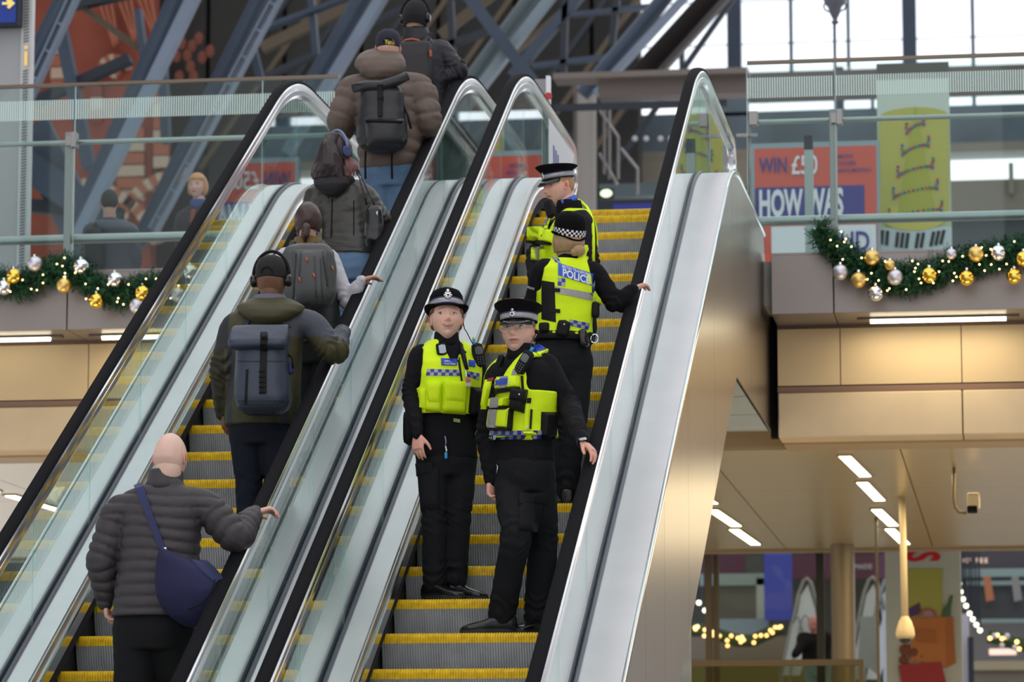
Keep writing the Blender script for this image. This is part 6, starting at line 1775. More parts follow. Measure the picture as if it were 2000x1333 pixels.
# =================================================================== officer, peaked cap, top of the group
Yb = 19.95
p = mk(Yb, 2.26, 1.72, (1120, 610), (1112, 414), (1092, 364), (-.86, -.50), (-.80, -.55, -.20),
       {'Ls': at(1134, 436, Y=Yb - .10), 'Le': (1148, 518, -.10), 'Lw': (1108, 560, -.20), 'Re': (1050, 500, .12), 'Rw': (1046, 560, .05)},
       {'Lk': (1118, 740, -.06), 'La': (1116, 858, -.04), 'Rk': (1108, 735, .10), 'Ra': (1112, 850, .12)},
       'x', dict(mat=mat('charcoal_jacket', (0.018, 0.017, 0.021), .85, 0, .15, bump=(180, .2)), secs=scale_secs(MALE, .97), name='black_jacket', fold=.006, arm=(.080, .070, .060, .044)), tr_(),
       headkw=dict(skin=(0.72, 0.41, 0.31), brow=(0.30, 0.16, 0.08), lips=(0.48, 0.18, 0.15), eyes=(0.07, 0.08, 0.07), nu=80, nv=70, open_eyes=.25), hup=(-.16, -.12, 1))
build_person(p, 'officer in a peaked cap looking down, uppermost of the four officers on the right escalator')
P4 = p; s = p.H / 1.76
peaked(p, .02); hair_shell(p, short_hair(.005, .06, .0, -.045), mat('sandy_hair', (0.40, 0.22, 0.10), .6, bump=(90, .5)))
secs4 = scale_secs(MALE, s * .97)
v4 = vest(p, secs4, s, .026, hem=.05, vdeep=.70, vw=.06, strap=.150)
b4 = bvh_of([v4, p.jk])
cl_ = MB(); cl_.rings([se_ring(p.neck + p.spine * z, nrm(p.shR), nrm(p.fwd), a, a * .95, 24, 2) for z, a in ((-.03, .090), (.0, .084), (.035, .080), (.062, .078), (.055, .066), (0, .062), (-.03, .066))]); cl_.build('collar', BLK, p.root, smooth=True)
for q in ([(1037, 445), (1058, 443), (1056, 470), (1035, 470)], [(1060, 446), (1080, 450), (1078, 475), (1058, 474)]): patch('chest_pouch', b4, q, HIVIS2, v4, .035, .002, (8, 8), 7)
patch('name_badge', b4, [(1040, 447), (1054, 447), (1053, 459), (1039, 459)], PBLUE, v4, .004, .042, (3, 3)); patch('pouch_piping', b4, [(1036, 470), (1078, 474), (1077, 479), (1036, 476)], BLK2, v4, .03, .002, (8, 2))
patch('front_pouch', b4, [(1038, 484), (1075, 486), (1074, 512), (1037, 508)], HIVIS2, v4, .03, .002, (8, 8), 7); patch('reflective_strip', b4, [(1050, 482), (1062, 482), (1060, 508), (1050, 507)], REFL, v4, .003, .035, (3, 5)); patch('reflective_strip', b4, [(1066, 424), (1078, 424), (1072, 440), (1062, 440)], REFL, v4, .003, .004, (3, 5))
patch('shoulder_panel', b4, [(1096, 394), (1124, 382), (1128, 388), (1104, 404)], mat('badge_print_blue', (0.04, 0.12, 0.55), .5, noise=(60, .5)), v4, .004, .004, (5, 3), flat=.2)
box_on(p, 'collar_radio', at(1074, 408, Y=Yb - .18), frame((-.5, -.8, 0), (-.4, 0, 1)), (.030, .02, .06), BLK2)
# yellow edging that runs over the near shoulder and down the back
tb = MB(); pts_ = [(1122, 384, -.10), (1138, 393, -.14), (1150, 408, -.13), (1157, 428, -.08), (1161, 452, -.04), (1163, 482, 0), (1162, 520, .02)]
tb.tube([on(b4, a, b, .004) for a, b, c in [(1120, 387, 0), (1134, 394, 0), (1146, 405, 0), (1154, 420, 0), (1158, 440, 0), (1159, 470, 0), (1159, 520, 0)]], [.009, .010, .010, .010, .010, .010, .010], 8); tb.build('vest_back_edge', HIVIS2, v4, smooth=True)
box_on(p, 'back_reflector', at(1161, 462, Y=Yb + .01), frame((0, -1, 0)), (.012, .02, .045), REFL)
for a in ('L', 'R'): shoe(p, p.J[a + 'a'], (-.7, -.6, 0), LEATHER, SOLE, L=.27, drop=p.J[a + 'a'][2] - 2.262)

# =================================================================== bald man in a quilted jacket
Yb = 16.62
BAG = mat('navy_canvas', (0.018, 0.018, 0.062), .7, 0, .25, bump=(200, .2), noise=(5, .15))
BAGS = mat('navy_webbing', (0.012, 0.018, 0.085), .6)
w_ = rail(497, 1004, 1.08)
BIG = [(-.16, .195, .150, 0), (-.05, .205, .162, 0), (.10, .205, .168, .01), (.28, .198, .165, .015), (.50, .196, .152, .01), (.68, .200, .140, .0), (.80, .198, .126, -.004), (.89, .182, .108, -.004), (.955, .130, .086, -.004), (1.0, .092, .078, -.004), (1.04, .074, .070, 0)]
p = mk(Yb, .26, 1.74, (302, 1192), (322, 944), (333, 895), (.06, 1), (.22, .97, .02),
       {'Rs': at(402, 992, Y=Yb), 'Ls': at(232, 1004, Y=Yb), 'Re': (462, 1050, .02), 'Rw': w_, 'Le': (200, 1096, .0), 'Lw': (206, 1176, .06)},
       {'Lk': (262, 1400, .05), 'La': (262, 1530, .05), 'Rk': (352, 1385, .2), 'Ra': (352, 1500, .3)},
       'x', dict(mat=mat('slate_brown_quilt', (0.052, 0.046, 0.050), .55, 0, .35, bump=(25, .5, (1, 1, .35))), secs=BIG, hem=-.06, name='quilted_jacket', fold=.003, quilt=.056, qa=.012, arm=(.082, .080, .066, .046), voxel=.0085, it=3), tr_(mat('black_jeans', (0.012, 0.012, 0.014), .8, 0, .2, bump=(200, .2)), w=1.12, leg=(.108, .098, .082, .074, .07)),
       headkw=dict(skin=(0.74, 0.49, 0.40), face=False, nu=72, nv=60, hs=1.06), nk=1.25)
add_hand(p, 'R', (.72, .55, .28), (.25, -.1, -1), -1, .55)
p.hands.append(hand(p.J['Lw'], (.1, .1, -1), (.9, .2, 0), 1, .5, size=.9))
build_person(p, 'bald man in a dark quilted jacket, lowest on the left escalator')
P5 = p; s = p.H / 1.76
cl_ = MB(); cl_.rings([se_ring(p.neck + p.spine * z, nrm(p.shR), nrm(p.fwd), a, a * .98, 28, 2) for z, a in ((-.03, .100), (.0, .092), (.03, .088), (.055, .085), (.066, .081), (.055, .072), (0, .07))]); cl_.build('collar', p.jk.data.materials[0], p.root, smooth=True)
b5 = bvh_of([p.jk, p.tr])
bag = thing('shoulder_bag', 'navy canvas shoulder bag slung on the back of the bald man', 'bag', at(370, 1230, Y=Yb - .2))
bg_ = MB(); cB = on(b5, 345, 1140, .05)
prof = [(306, 1082, .03), (300, 1100, .05), (303, 1150, .075), (318, 1185, .08), (340, 1207, .07), (372, 1220, .05), (400, 1218, .03)]
Mb = frame((0, 1, 0), (-.25, 0, 1)); rings = []
for k, (yy, xl, xr, dep) in enumerate([(1070, 312, 322, .02), (1078, 310, 345, .045), (1088, 307, 372, .065), (1105, 304, 402, .085), (1125, 303, 424, .10), (1145, 304, 436, .11), (1165, 307, 434, .11), (1185, 315, 424, .105), (1203, 330, 408, .09), (1216, 348, 398, .06), (1224, 362, 385, .03)]):
    Yq = Yb - .26 + .02 * k * .2; a, b = at(xl, yy, Y=Yq), at(xr, yy + (xr - xl) * .10, Y=Yq)
    rings.append(se_ring((a + b) / 2, nrm(b - a), np.array([0, 1., 0]), np.linalg.norm(b - a) / 2, dep, 26, 2.3))
bg_.rings(rings); me = fuse(bg_, .010, 4); V = mverts(me); N = mnorms(me); setv(me, V + N * (.006 * folds(V, 5, 1.6))[:, None]); smooth_mesh(me); link('bag_body', me, BAG, bag)
b5b = bvh_of([bag.children[0]])
MB().tube([at(420, 1132, Y=Yb - .37), at(412, 1160, Y=Yb - .385), at(395, 1180, Y=Yb - .385), at(368, 1192, Y=Yb - .375)], .003, 8).build('seam', BLACK, bag, smooth=True)
patch('bag_flap', b5b, [(370, 1094), (404, 1096), (434, 1128), (430, 1150)], BAGS, bag, .015, .002, (6, 6), 4)
strap_px = [(268, 944), (272, 952), (282, 980), (294, 1012), (308, 1048), (316, 1068), (322, 1080)]
st_ = MB(); rings = []
for k, (x_, y_) in enumerate(strap_px):
    a, b = on(b5, x_ - 7 + k * .4, y_ + 4, .012), on(b5, x_ + 9 - k * .8, y_ - 2, .012); a[1] = min(a[1], b[1]) ; b[1] = a[1]
    rings.append([a, b, b + np.array([0, .006, 0]), a + np.array([0, .006, 0])])
st_.rings(rings).build('strap', BAGS, bag, smooth=True, angle=.5)
rbox(on(b5, 323, 1074, .03), Mb, .008, .006, .012).build('buckle', SILVB, bag)

# =================================================================== man in olive and black jacket with rolltop rucksack
Yb = 18.66
OLV = (0.062, 0.056, 0.026); GRB = (0.035, 0.036, 0.044)
def paint_olive(p, V, s):
    loc = V - p.pelvis; x = loc @ nrm(p.shR); t = (loc @ p.spine) / np.linalg.norm(p.neck - p.pelvis)
    C = np.tile(OLV, (len(V), 1)).astype(float)
    m = (np.abs(x) > .135 * s) & (np.abs(x) < .175 * s) & (t < .72)
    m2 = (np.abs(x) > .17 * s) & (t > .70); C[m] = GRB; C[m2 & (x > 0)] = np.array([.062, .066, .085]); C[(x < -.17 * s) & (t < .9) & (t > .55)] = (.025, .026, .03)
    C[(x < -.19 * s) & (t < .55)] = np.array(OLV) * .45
    return C
def hood(c1, r1, sc1):
    def f(p, mb, s):
        blob(mb, p.neck + np.array(c1) * s, r1 * s, sc1)
    return f
p = mk(Yb, 1.46, 1.77, (512, 800), (526, 598), (530, 548), (.05, 1), (.03, 1, 0),
       {'Rs': at(606, 634, Y=Yb), 'Ls': at(458, 640, Y=Yb), 'Re': (652, 686, .0), 'Rw': at(668, 650, Y=Yb + .30), 'Le': (436, 722, -.02), 'Lw': (436, 806, .04)},
       {'Lk': (486, 952, .02), 'La': (478, 1092, .05), 'Rk': (542, 948, .02), 'Ra': (534, 1090, .05)},
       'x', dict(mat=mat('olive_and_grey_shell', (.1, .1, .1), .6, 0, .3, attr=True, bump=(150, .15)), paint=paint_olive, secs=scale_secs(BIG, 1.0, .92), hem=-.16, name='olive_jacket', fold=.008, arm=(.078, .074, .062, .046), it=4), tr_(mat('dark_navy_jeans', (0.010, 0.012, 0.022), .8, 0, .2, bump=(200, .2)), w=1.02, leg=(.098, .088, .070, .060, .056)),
       headkw=dict(skin=(0.16, 0.075, 0.045), face=False, hs=1.08))
add_hand(p, 'L', (.06, .05, -1), (.9, .3, 0), 1, .5)
build_person(p, 'man in an olive and grey jacket with headphones and a blue rolltop rucksack')
P6 = p; s = p.H / 1.76
def bcap(p, m_, name='cap', strap=True, peak=None):
    c = MB(); rings = []
    for r, z in ((.080, -.012), (.0825, .0), (.084, .03), (.080, .06), (.066, .088), (.040, .104), (.015, .109), (.001, .110)):
        rings.append([(r * .96 * math.cos(t), r * 1.17 * math.sin(t), z + .018) for t in [2 * math.pi * k / 36 for k in range(36)]])
    h = head_obj(p, name, c.rings(rings), m_)
    sm = MB()
    for k in range(3):
        a = math.pi * k / 3
        sm.tube([(.0835 * .97 * math.cos(a) * math.cos(q), .0835 * 1.18 * math.sin(a) * math.cos(q), .046 + .083 * math.sin(q)) for q in [math.pi * j / 14 for j in range(15)]], .0012, 5)
    head_obj(p, 'seam', sm, m_, sub=h)
    if peak:
        v = MB(); R2 = []
        for k in range(17):
            t = math.pi * (.12 + .76 * k / 16); ct, st = math.cos(t), math.sin(t); y_ = peak
            R2.append([(.080 * ct, y_ * .095 * st, .012), (.083 * ct, y_ * (.11 + .055 * st) * st, .006), (.083 * ct, y_ * (.11 + .055 * st) * st, .002), (.080 * ct, y_ * .095 * st, .006)])
        head_obj(p, 'peak', v.rings(R2), m_, sub=h)
    if strap:
        a_ = MB().tube([(.030 * math.cos(t), -.101 + .004 * abs(math.cos(t)), .022 + .030 * math.sin(t)) for t in [math.pi * k / 12 for k in range(13)]], .003, 6); head_obj(p, 'strap_opening', a_, BLACK, sub=h)
    return h
def phones(p, m_, m2, r=.100, z=.0, cup=.030):
    b = MB(); P_ = [(r * .93 * math.cos(t), -.002, z + .020 + .128 * math.sin(t)) for t in [math.pi * k / 20 for k in range(21)]]
    b.tube(P_, .0085, 10); h = head_obj(p, 'headphones', b, m_)
    for sx in (-1, 1):
        c = MB(); c.tube([(sx * .074, -.004, z - .002), (sx * .088, -.004, z - .002), (sx * .100, -.004, z - .002), (sx * .106, -.004, z - .002)], [cup * .9, cup * 1.12, cup * 1.05, cup * .7], 20)
        head_obj(p, 'ear_cup', c, m2, sub=h, angle=.9)
    return h
bcap(p, mat('black_cap_cloth', (0.010, 0.009, 0.010), .85, bump=(200, .2)), peak=1); phones(p, BLK2, LEATHER)
hd = MB()
for k in range(1):
    rings = []
    for (xl, xr, yy, dep, dy) in ((492, 566, 585, .09, .02), (478, 583, 592, .12, .0), (462, 596, 600, .14, -.03), (466, 590, 612, .135, -.07), (482, 570, 624, .11, -.10), (500, 552, 634, .07, -.11), (512, 540, 641, .04, -.10)):
        a, b = at(xl, yy, Y=Yb + dy), at(xr, yy - 1, Y=Yb + dy); rings.append(se_ring((a + b) / 2, nrm(b - a), np.array([0, 1., 0]), np.linalg.norm(b - a) / 2, dep, 26, 2.2))
    hd.rings(rings)
me = fuse(hd, .010, 4); V = mverts(me); N = mnorms(me); setv(me, V + N * (.007 * folds(V, 15, 1.4))[:, None]); smooth_mesh(me); link('hood', me, mat('olive_shell', OLV, .6, 0, .3, bump=(60, .3)), p.root)
cl_ = MB(); cl_.rings([se_ring(p.neck + p.spine * z, nrm(p.shR), nrm(p.fwd), a, a * .98, 28, 2) for z, a in ((-.0, .10), (.03, .096), (.055, .088), (.06, .08), (.03, .07))]); cl_.build('collar_lining', mat('grey_lining', (0.13, 0.12, 0.16), .8), p.root, smooth=True)
b6 = bvh_of([p.jk])
text_patch('lettering', b6, 'JACK', [(571, 611), (584, 612), (584, 616), (570, 616)], mat('yellow_print', (0.60, 0.50, 0.03), .5), p.root, .006, .02)
def soft(rows, Y, e=3.0, vox=.010, it=4, seed=3, amp=.004):
    """soft bag body: rows of (y, x_left, x_right, depth, dy)"""
    mb = MB(); rings = []
    for (yy, xl, xr, dep, dy) in rows:
        a, b = at(xl, yy, Y=Y + dy), at(xr, yy, Y=Y + dy); b[2] = a[2]
        rings.append(se_ring((a + b) / 2, nrm(b - a), np.array([0, 1., 0]), np.linalg.norm(b - a) / 2, dep, 30, e))
    mb.rings(rings); me = fuse(mb, vox, it); V = mverts(me); N = mnorms(me); setv(me, V + N * (amp * folds(V, seed, 1.8))[:, None]); smooth_mesh(me); return me
rk = thing('rucksack', 'slate blue rolltop rucksack with a central strap on the man in olive', 'rucksack', at(515, 812, Y=Yb - .28))
NVB = mat('slate_blue_tarpaulin', (0.030, 0.042, 0.070), .42, 0, .45, noise=(3, .12)); NVB2 = mat('slate_blue_tarpaulin_dark', (0.018, 0.024, 0.040), .5, 0, .4)
Yr = Yb - .27
bod = link('pack_body', soft([(650, 462, 560, .05, 0), (660, 458, 562, .08, 0), (690, 462, 561, .10, 0), (740, 460, 565, .12, 0), (780, 460, 568, .125, 0), (800, 466, 563, .11, 0), (811, 480, 548, .07, 0)], Yr), NVB, rk)
link('roll_top', soft([(636, 456, 563, .018, -.02), (641, 452, 564, .03, -.03), (655, 448, 564, .055, -.05), (668, 446, 563, .075, -.07), (679, 447, 562, .07, -.08), (685, 462, 556, .03, -.08)], Yr, 4.0), NVB, rk)
bR = bvh_of([rk.children[0], rk.children[1]])
patch('centre_strap', bR, [(509, 650), (522, 650), (520, 770), (507, 770)], BLK2, rk, .006, .003, (3, 16)); sb_ = patch('buckle', bR, [(509, 652), (523, 652), (523, 666), (509, 666)], BLK2, rk, .018, .004, (4, 4), 8)
for k in range(5): patch('webbing_loop', bR, [(507, 724 + k * 10), (521, 724 + k * 10), (520, 729 + k * 10), (506, 729 + k * 10)], BLK2, rk, .008, .008, (3, 2), 4)
patch('pack_seam', bR, [(464, 705), (560, 705), (560, 707), (464, 707)], NVB2, rk, .002, .002, (12, 1)); patch('side_zip', bR, [(481, 722), (485, 722), (482, 790), (478, 790)], BLK2, rk, .004, .002, (2, 8)); patch('base_panel', bR, [(464, 782), (566, 782), (552, 808), (478, 808)], NVB2, rk, .003, .002, (10, 4))
rbox(at(568, 720, Y=Yr + .02), frame((0, 1, 0)), .016, .02, .035).build('side_pocket_item', BAGS, rk, smooth=True); MB().tube([at(563, 693, Y=Yr), at(571, 700, Y=Yr), at(572, 720, Y=Yr)], .006, 8).build('side_cord', BLK2, rk, smooth=True)
for x0_, x1_ in ((487, 478), (550, 562)): patch('shoulder_strap', b6, [(x0_ - 6, 622), (x0_ + 6, 622), (x1_ + 6, 640), (x1_ - 6, 640)], NVB2, rk, .012, .002, (3, 5), flat=.1)
for a in ('L', 'R'): shoe(p, p.J[a + 'a'], (.05, 1, 0), LEATHER, SOLE, drop=p.J[a + 'a'][2] - 1.462)

# =================================================================== woman with grey rucksack
Yb = 19.70
w_ = rail(706, 548, 1.07)
p = mk(Yb, 2.06, 1.62, (612, 652), (602, 476), (602, 434), (.05, 1), (-.10, .98, -.04),
       {'Rs': at(645, 505, Y=Yb), 'Re': (680, 590, .0), 'Rw': w_, 'Le': (548, 575, .0), 'Lw': (568, 625, .1)},
       {'Lk': (600, 800, .05), 'La': (600, 915, .05), 'Rk': (632, 800, .05), 'Ra': (632, 915, .05)},
       'x', dict(mat=mat('white_knit', (0.56, 0.55, 0.60), .85, 0, .2, bump=(120, .4)), secs=scale_secs(PFEM, .96), name='white_sweater', fold=.006, arm=(.056, .052, .046, .034), it=3), tr_(BLKT),
       headkw=dict(skin=(0.52, 0.30, 0.22), female=1, face=False, nu=48, nv=40))
add_hand(p, 'R', (.78, .5, .28), (.1, -.05, -1), -1, .35)
build_person(p, 'dark-haired woman with a low ponytail and grey rucksack, white sleeve reaching the handrail')
P7 = p; s = p.H / 1.76
HR = mat('dark_brown_hair', (0.040, 0.016, 0.012), .38, 0, .5, bump=(70, .6, (1, 1, .15)))
hair_shell(p, lambda X, Y, Z: np.where((Y < .05) & (Z > -.055) | (Z > .05), .014, -.01), HR)
pt = MB(); limb(pt, [hl(p, (0, -.098, -.035)), hl(p, (0, -.125, -.065)), hl(p, (-.004, -.128, -.11)), hl(p, (-.006, -.115, -.150))], [.018, .027, .026, .010], 12, 5); pt.build('ponytail', HR, p.root, smooth=True)
tb = MB().tube([hl(p, (.0, -.100, -.038)), hl(p, (0, -.112, -.048))], .021, 12); tb.build('hair_tie', BLACK, p.root, smooth=True)
cl_ = MB(); cl_.rings([se_ring(p.neck + p.spine * z, nrm(p.shR), nrm(p.fwd), a, a * .98, 24, 2) for z, a in ((-.05, .12), (-.01, .10), (.02, .085), (.035, .078), (.03, .066))]); cl_.build('scarf_collar', mat('ochre_fleece', (0.15, 0.095, 0.035), .9, bump=(90, .5)), p.root, smooth=True)
MB().tube([hl(p, (-.080, .03, .0)), hl(p, (-.083, .05, .004))], .004, 8).build('ear_clip', SILVB, p.root)
vv = vest(p, scale_secs(PFEM, s * .96), s, .016, name='dark_gilet', vneck=False, hem=-.12, strap=.155, material=mat('charcoal_quilt', (0.018, 0.018, 0.022), .6, bump=(25, .6)))
rk = thing('rucksack', 'dark grey rucksack with orange zip pulls on the woman with the ponytail', 'rucksack', at(604, 600, Y=Yb - .26))
GRP = mat('grey_pack_cloth', (0.070, 0.072, 0.074), .45, 0, .4, noise=(4, .15)); GRP2 = mat('dark_pack_cloth', (0.03, 0.03, 0.032), .5)
Yr = Yb - .25
link('pack_body', soft([(478, 578, 634, .05, 0), (484, 560, 646, .08, 0), (500, 552, 652, .10, 0), (540, 549, 656, .115, 0), (575, 553, 655, .115, 0), (592, 560, 650, .10, 0), (600, 572, 640, .07, 0)], Yr), GRP, rk)
bR = bvh_of([rk.children[0]])
patch('front_pocket', bR, [(572, 488), (638, 488), (644, 592), (575, 596)], GRP, rk, .035, .002, (10, 12), 5)
bR = bvh_of([rk.children[0], rk.children[1]])
OZ = mat('orange_zip_pull', (0.62, 0.10, 0.04), .5)
for a, b in (((578, 495), (572, 590)), ((588, 490), (584, 540)), ((630, 492), (640, 560)), ((614, 500), (618, 590)), ((626, 505), (630, 590))): patch('zip', bR, [(a[0] - 1.2, a[1]), (a[0] + 1.2, a[1]), (b[0] + 1.2, b[1]), (b[0] - 1.2, b[1])], GRP2, rk, .004, .001, (1, 8))
for x_, y_ in ((598, 503), (612, 534), (648, 520), (584, 542)): c = on(bR, x_, y_, .012); MB().tube([c, c + np.array([.010, 0, -.026])], .0045, 8).build('zip_pull', OZ, rk, smooth=True)
for x_ in (572, 632): patch('shoulder_strap', bvh_of([vv, p.jk]), [(x_ - 5, 474), (x_ + 5, 474), (x_ + 5, 486), (x_ - 5, 486)], GRP2, rk, .012, .002, (3, 4), flat=.1)
shoe(p, p.J['La'], (.05, 1, 0), LEATHER, SOLE, L=.24, drop=p.J['La'][2] - 2.062); shoe(p, p.J['Ra'], (.05, 1, 0), LEATHER, SOLE, L=.24, drop=p.J['Ra'][2] - 2.062)

# =================================================================== woman in leather jacket, blue headphones
Yb = 20.74
JEAN = mat('blue_denim', (0.13, 0.21, 0.34), .8, 0, .2, noise=(5, .28), bump=(220, .2))
LJ = mat('dark_olive_leather', (0.040, 0.037, 0.032), .34, 0, .5, bump=(14, .35), noise=(5, .2))
p = mk(Yb, 2.66, 1.65, (684, 492), (664, 352), (660, 300), (.12, 1), (.62, .76, .10),
       {'Rs': at(716, 385, Y=Yb), 'Ls': at(618, 382, Y=Yb), 'Re': (744, 432, .02), 'Rw': (730, 415, .26), 'Le': (600, 445, .0), 'Lw': (602, 490, .12)},
       {'Lk': (672, 640, .05), 'La': (672, 755, .05), 'Rk': (704, 640, .05), 'Ra': (704, 755, .05)},
       'x', dict(mat=LJ, secs=scale_secs(PFEM, 1.08, 1.06), hem=-.10, name='leather_jacket', fold=.009, arm=(.074, .070, .062, .046), it=4), tr_(JEAN, w=1.06),
       headkw=dict(skin=(0.62, 0.38, 0.30), female=1, nu=56, nv=48, eyes=(.03, .02, .02), lips=(.5, .2, .2)))
build_person(p, 'long-haired woman in a dark leather jacket and jeans with blue headphones')
P8 = p; s = p.H / 1.76
HR2 = mat('long_dark_hair', (0.022, 0.012, 0.014), .33, 0, .5, bump=(60, .7, (1, 1, .12)))
hair_shell(p, lambda X, Y, Z: np.where((Y < .055) & (Z > -.10) | (Z > .058), .020, -.01), HR2)
lh = MB(); rings = []
for (xl, xr, yy, dep, dy) in ((638, 676, 262, .07, -.02), (626, 684, 285, .10, -.04), (620, 690, 305, .11, -.05), (612, 694, 325, .10, -.06), (606, 698, 340, .08, -.06), (610, 700, 352, .05, -.07)):
    a, b = at(xl, yy, Y=Yb + dy), at(xr - (20 if yy > 270 else 8), yy, Y=Yb + dy); rings.append(se_ring((a + b) / 2, nrm(b - a), np.array([0, 1., 0]), np.linalg.norm(b - a) / 2, dep, 24, 2.2))
lh.rings(rings); me = fuse(lh, .009, 3); V = mverts(me); N = mnorms(me); setv(me, V + N * (.005 * folds(V, 11, .7, (1, 0, 0)))[:, None]); smooth_mesh(me); link('long_hair', me, HR2, p.root)
for k in range(9):
    x0_ = 676 + k * 2.6; l_ = MB().tube([at(x0_ - 4, 300 + k * 2, Y=Yb - .02), at(x0_ + 1, 325, Y=Yb - .09), at(x0_ + 5 * math.sin(k), 350 - k, Y=Yb - .12)], [.012, .010, .003], 8); l_.build('hair_lock', mat('red_brown_hair', (0.10, 0.028, 0.020), .4, bump=(60, .6, (1, 1, .15))), p.root, smooth=True)
phones(p, mat('powder_blue_band', (0.14, 0.20, 0.38), .4), mat('navy_ear_cup', (0.035, 0.05, 0.14), .35), r=.110, z=.004, cup=.034)
hd = soft([(346, 622, 690, .06, -.02), (354, 612, 694, .09, -.06), (364, 614, 684, .10, -.10), (374, 626, 672, .08, -.12), (384, 638, 660, .05, -.13)], Yb, 2.2, .009, 4, 4, .006); link('hoodie_hood', hd, mat('black_cotton', (0.012, 0.010, 0.012), .9, bump=(90, .5)), p.root)
b8 = bvh_of([p.jk])
for q in ([(612, 466), (706, 474), (706, 484), (612, 478)],): patch('jacket_waistband', b8, q, LJ, p.root, .006, .001, (12, 2), 4)
for q in ([(648, 388), (650, 388), (648, 466), (646, 466)], [(690, 392), (692, 392), (692, 460), (690, 460)], [(640, 386), (716, 388), (716, 390), (640, 388)]): patch('jacket_seam', b8, q, BLACK, p.root, .002, .001, (2, 8), flat=.1)
hb = thing('handbag', 'black shoulder bag hanging at the hip of the woman in the leather jacket', 'bag', at(732, 480, Y=Yb - .15))
link('bag_body', soft([(402, 722, 742, .03, 0), (412, 716, 746, .05, 0), (440, 712, 750, .06, 0), (470, 712, 748, .06, 0), (486, 716, 742, .04, 0)], Yb - .18, 3.5, .008, 3, 2, .003), LEATHER, hb)
sp_ = MB()
for off in (0, 1):
    pts_ = [(697, 332), (703, 350), (709, 375), (716, 400 + off * 4)] if not off else [(700, 332), (712, 358), (724, 384), (734, 406)]
    sp_.tube([at(x_, y_, Y=Yb - .19) if y_ > 340 else at(x_, y_, Y=Yb - .10) for x_, y_ in pts_], .006, 8)
sp_.build('strap', LEATHER, hb, smooth=True); MB().plate([at(734, 415, Y=Yb - .25), at(738, 412, Y=Yb - .25), at(737, 421, Y=Yb - .25)], (0, .003, 0)).build('tag', WHTT, hb)
shoe(p, p.J['La'], (.05, 1, 0), LEATHER, SOLE, L=.24, drop=p.J['La'][2] - 2.662); shoe(p, p.J['Ra'], (.05, 1, 0), LEATHER, SOLE, L=.24, drop=p.J['Ra'][2] - 2.662)

# =================================================================== man in brown puffer
Yb = 22.05
PUF = mat('brown_puffer_nylon', (0.135, 0.098, 0.082), .6, 0, .3, bump=(16, .6))
PUFS = [(-.16, .200, .150, 0), (-.05, .215, .165, 0), (.10, .222, .170, 0), (.28, .222, .170, 0), (.50, .225, .165, 0), (.68, .232, .160, 0), (.80, .228, .150, 0), (.89, .205, .130, 0), (.955, .150, .105, 0), (1.0, .11, .095, 0), (1.05, .10, .09, 0)]
p = mk(Yb, 3.46, 1.80, (762, 308), (757, 146), (758, 96), (.04, 1), (-.16, .98, .02),
       {'Rs': at(820, 178, Y=Yb), 'Ls': at(692, 176, Y=Yb), 'Re': (834, 236, -.02), 'Rw': (812, 262, .22), 'Le': (668, 232, -.02), 'Lw': (672, 262, .22)},
       {'Lk': (752, 448, .05), 'La': (752, 560, .05), 'Rk': (782, 448, .05), 'Ra': (782, 560, .05)},
       'x', dict(mat=PUF, secs=scale_secs(PUFS, .92), hem=-.16, name='puffer_jacket', fold=.006, quilt=.095, qa=.018, arm=(.098, .095, .084, .052), voxel=.011, it=3), tr_(JEAN, w=1.15, leg=(.100, .094, .084, .076, .07)),
       headkw=dict(skin=(0.55, 0.33, 0.25), face=False, nu=40, nv=32))
build_person(p, 'man in a brown puffer jacket and navy cap with a black rolltop rucksack')
P9 = p; s = p.H / 1.76
bcap(p, mat('navy_cap_cloth', (0.010, 0.011, 0.030), .8), peak=1)
cp_ = bvh_of([o for o in p.root.children if o.name.startswith('cap')]); text_patch('lettering', cp_, 'Yank', [(751, 77), (771, 78), (771, 87), (751, 86)], mat('yellow_print'), p.root, .004, .03)
text_patch('lettering', cp_, 'NY', [(758, 90), (768, 90), (768, 93), (758, 93)], mat('dark_red'), p.root, .004, .03)
hd = soft([(100, 715, 770, .06, .03), (108, 700, 785, .10, .0), (120, 693, 792, .12, -.04), (134, 695, 792, .125, -.07), (146, 706, 784, .11, -.09), (156, 720, 768, .07, -.10)], Yb, 2.3, .011, 4, 9, .014); link('puffer_hood', hd, PUF, p.root)
rk = thing('rucksack', 'black rolltop rucksack worn over the brown puffer jacket', 'rucksack', at(745, 300, Y=Yb - .3))
BP = mat('black_tarpaulin', (0.014, 0.014, 0.018), .40, 0, .45, noise=(4, .2)); Yr = Yb - .30
link('pack_body', soft([(172, 708, 782, .05, 0), (185, 704, 788, .08, 0), (215, 703, 790, .10, 0), (250, 698, 794, .13, 0), (275, 697, 795, .135, 0), (290, 704, 786, .12, 0), (298, 722, 768, .08, 0)], Yr), BP, rk)
rl = MB(); rl.tube([at(690, 172, Y=Yr - .03), at(715, 168, Y=Yr - .05), at(745, 168, Y=Yr - .05), at(775, 158, Y=Yr - .05), at(796, 148, Y=Yr - .03)], [.030, .036, .036, .034, .030], 14); rl.build('roll_top', BP, rk, smooth=True)
bR = bvh_of([rk.children[0], rk.children[1]])
patch('front_pocket', bR, [(712, 232), (788, 232), (790, 288), (716, 290)], BP, rk, .030, .002, (10, 8), 6); patch('zip', bR, [(716, 238), (784, 240), (784, 243), (716, 241)], BLACK, rk, .004, .032, (8, 1))
patch('centre_strap', bR, [(737, 166), (748, 166), (747, 228), (738, 228)], BLK2, rk, .008, .003, (3, 10)); patch('buckle', bR, [(737, 188), (749, 188), (749, 197), (737, 197)], BLK2, rk, .014, .006, (3, 3), 6)
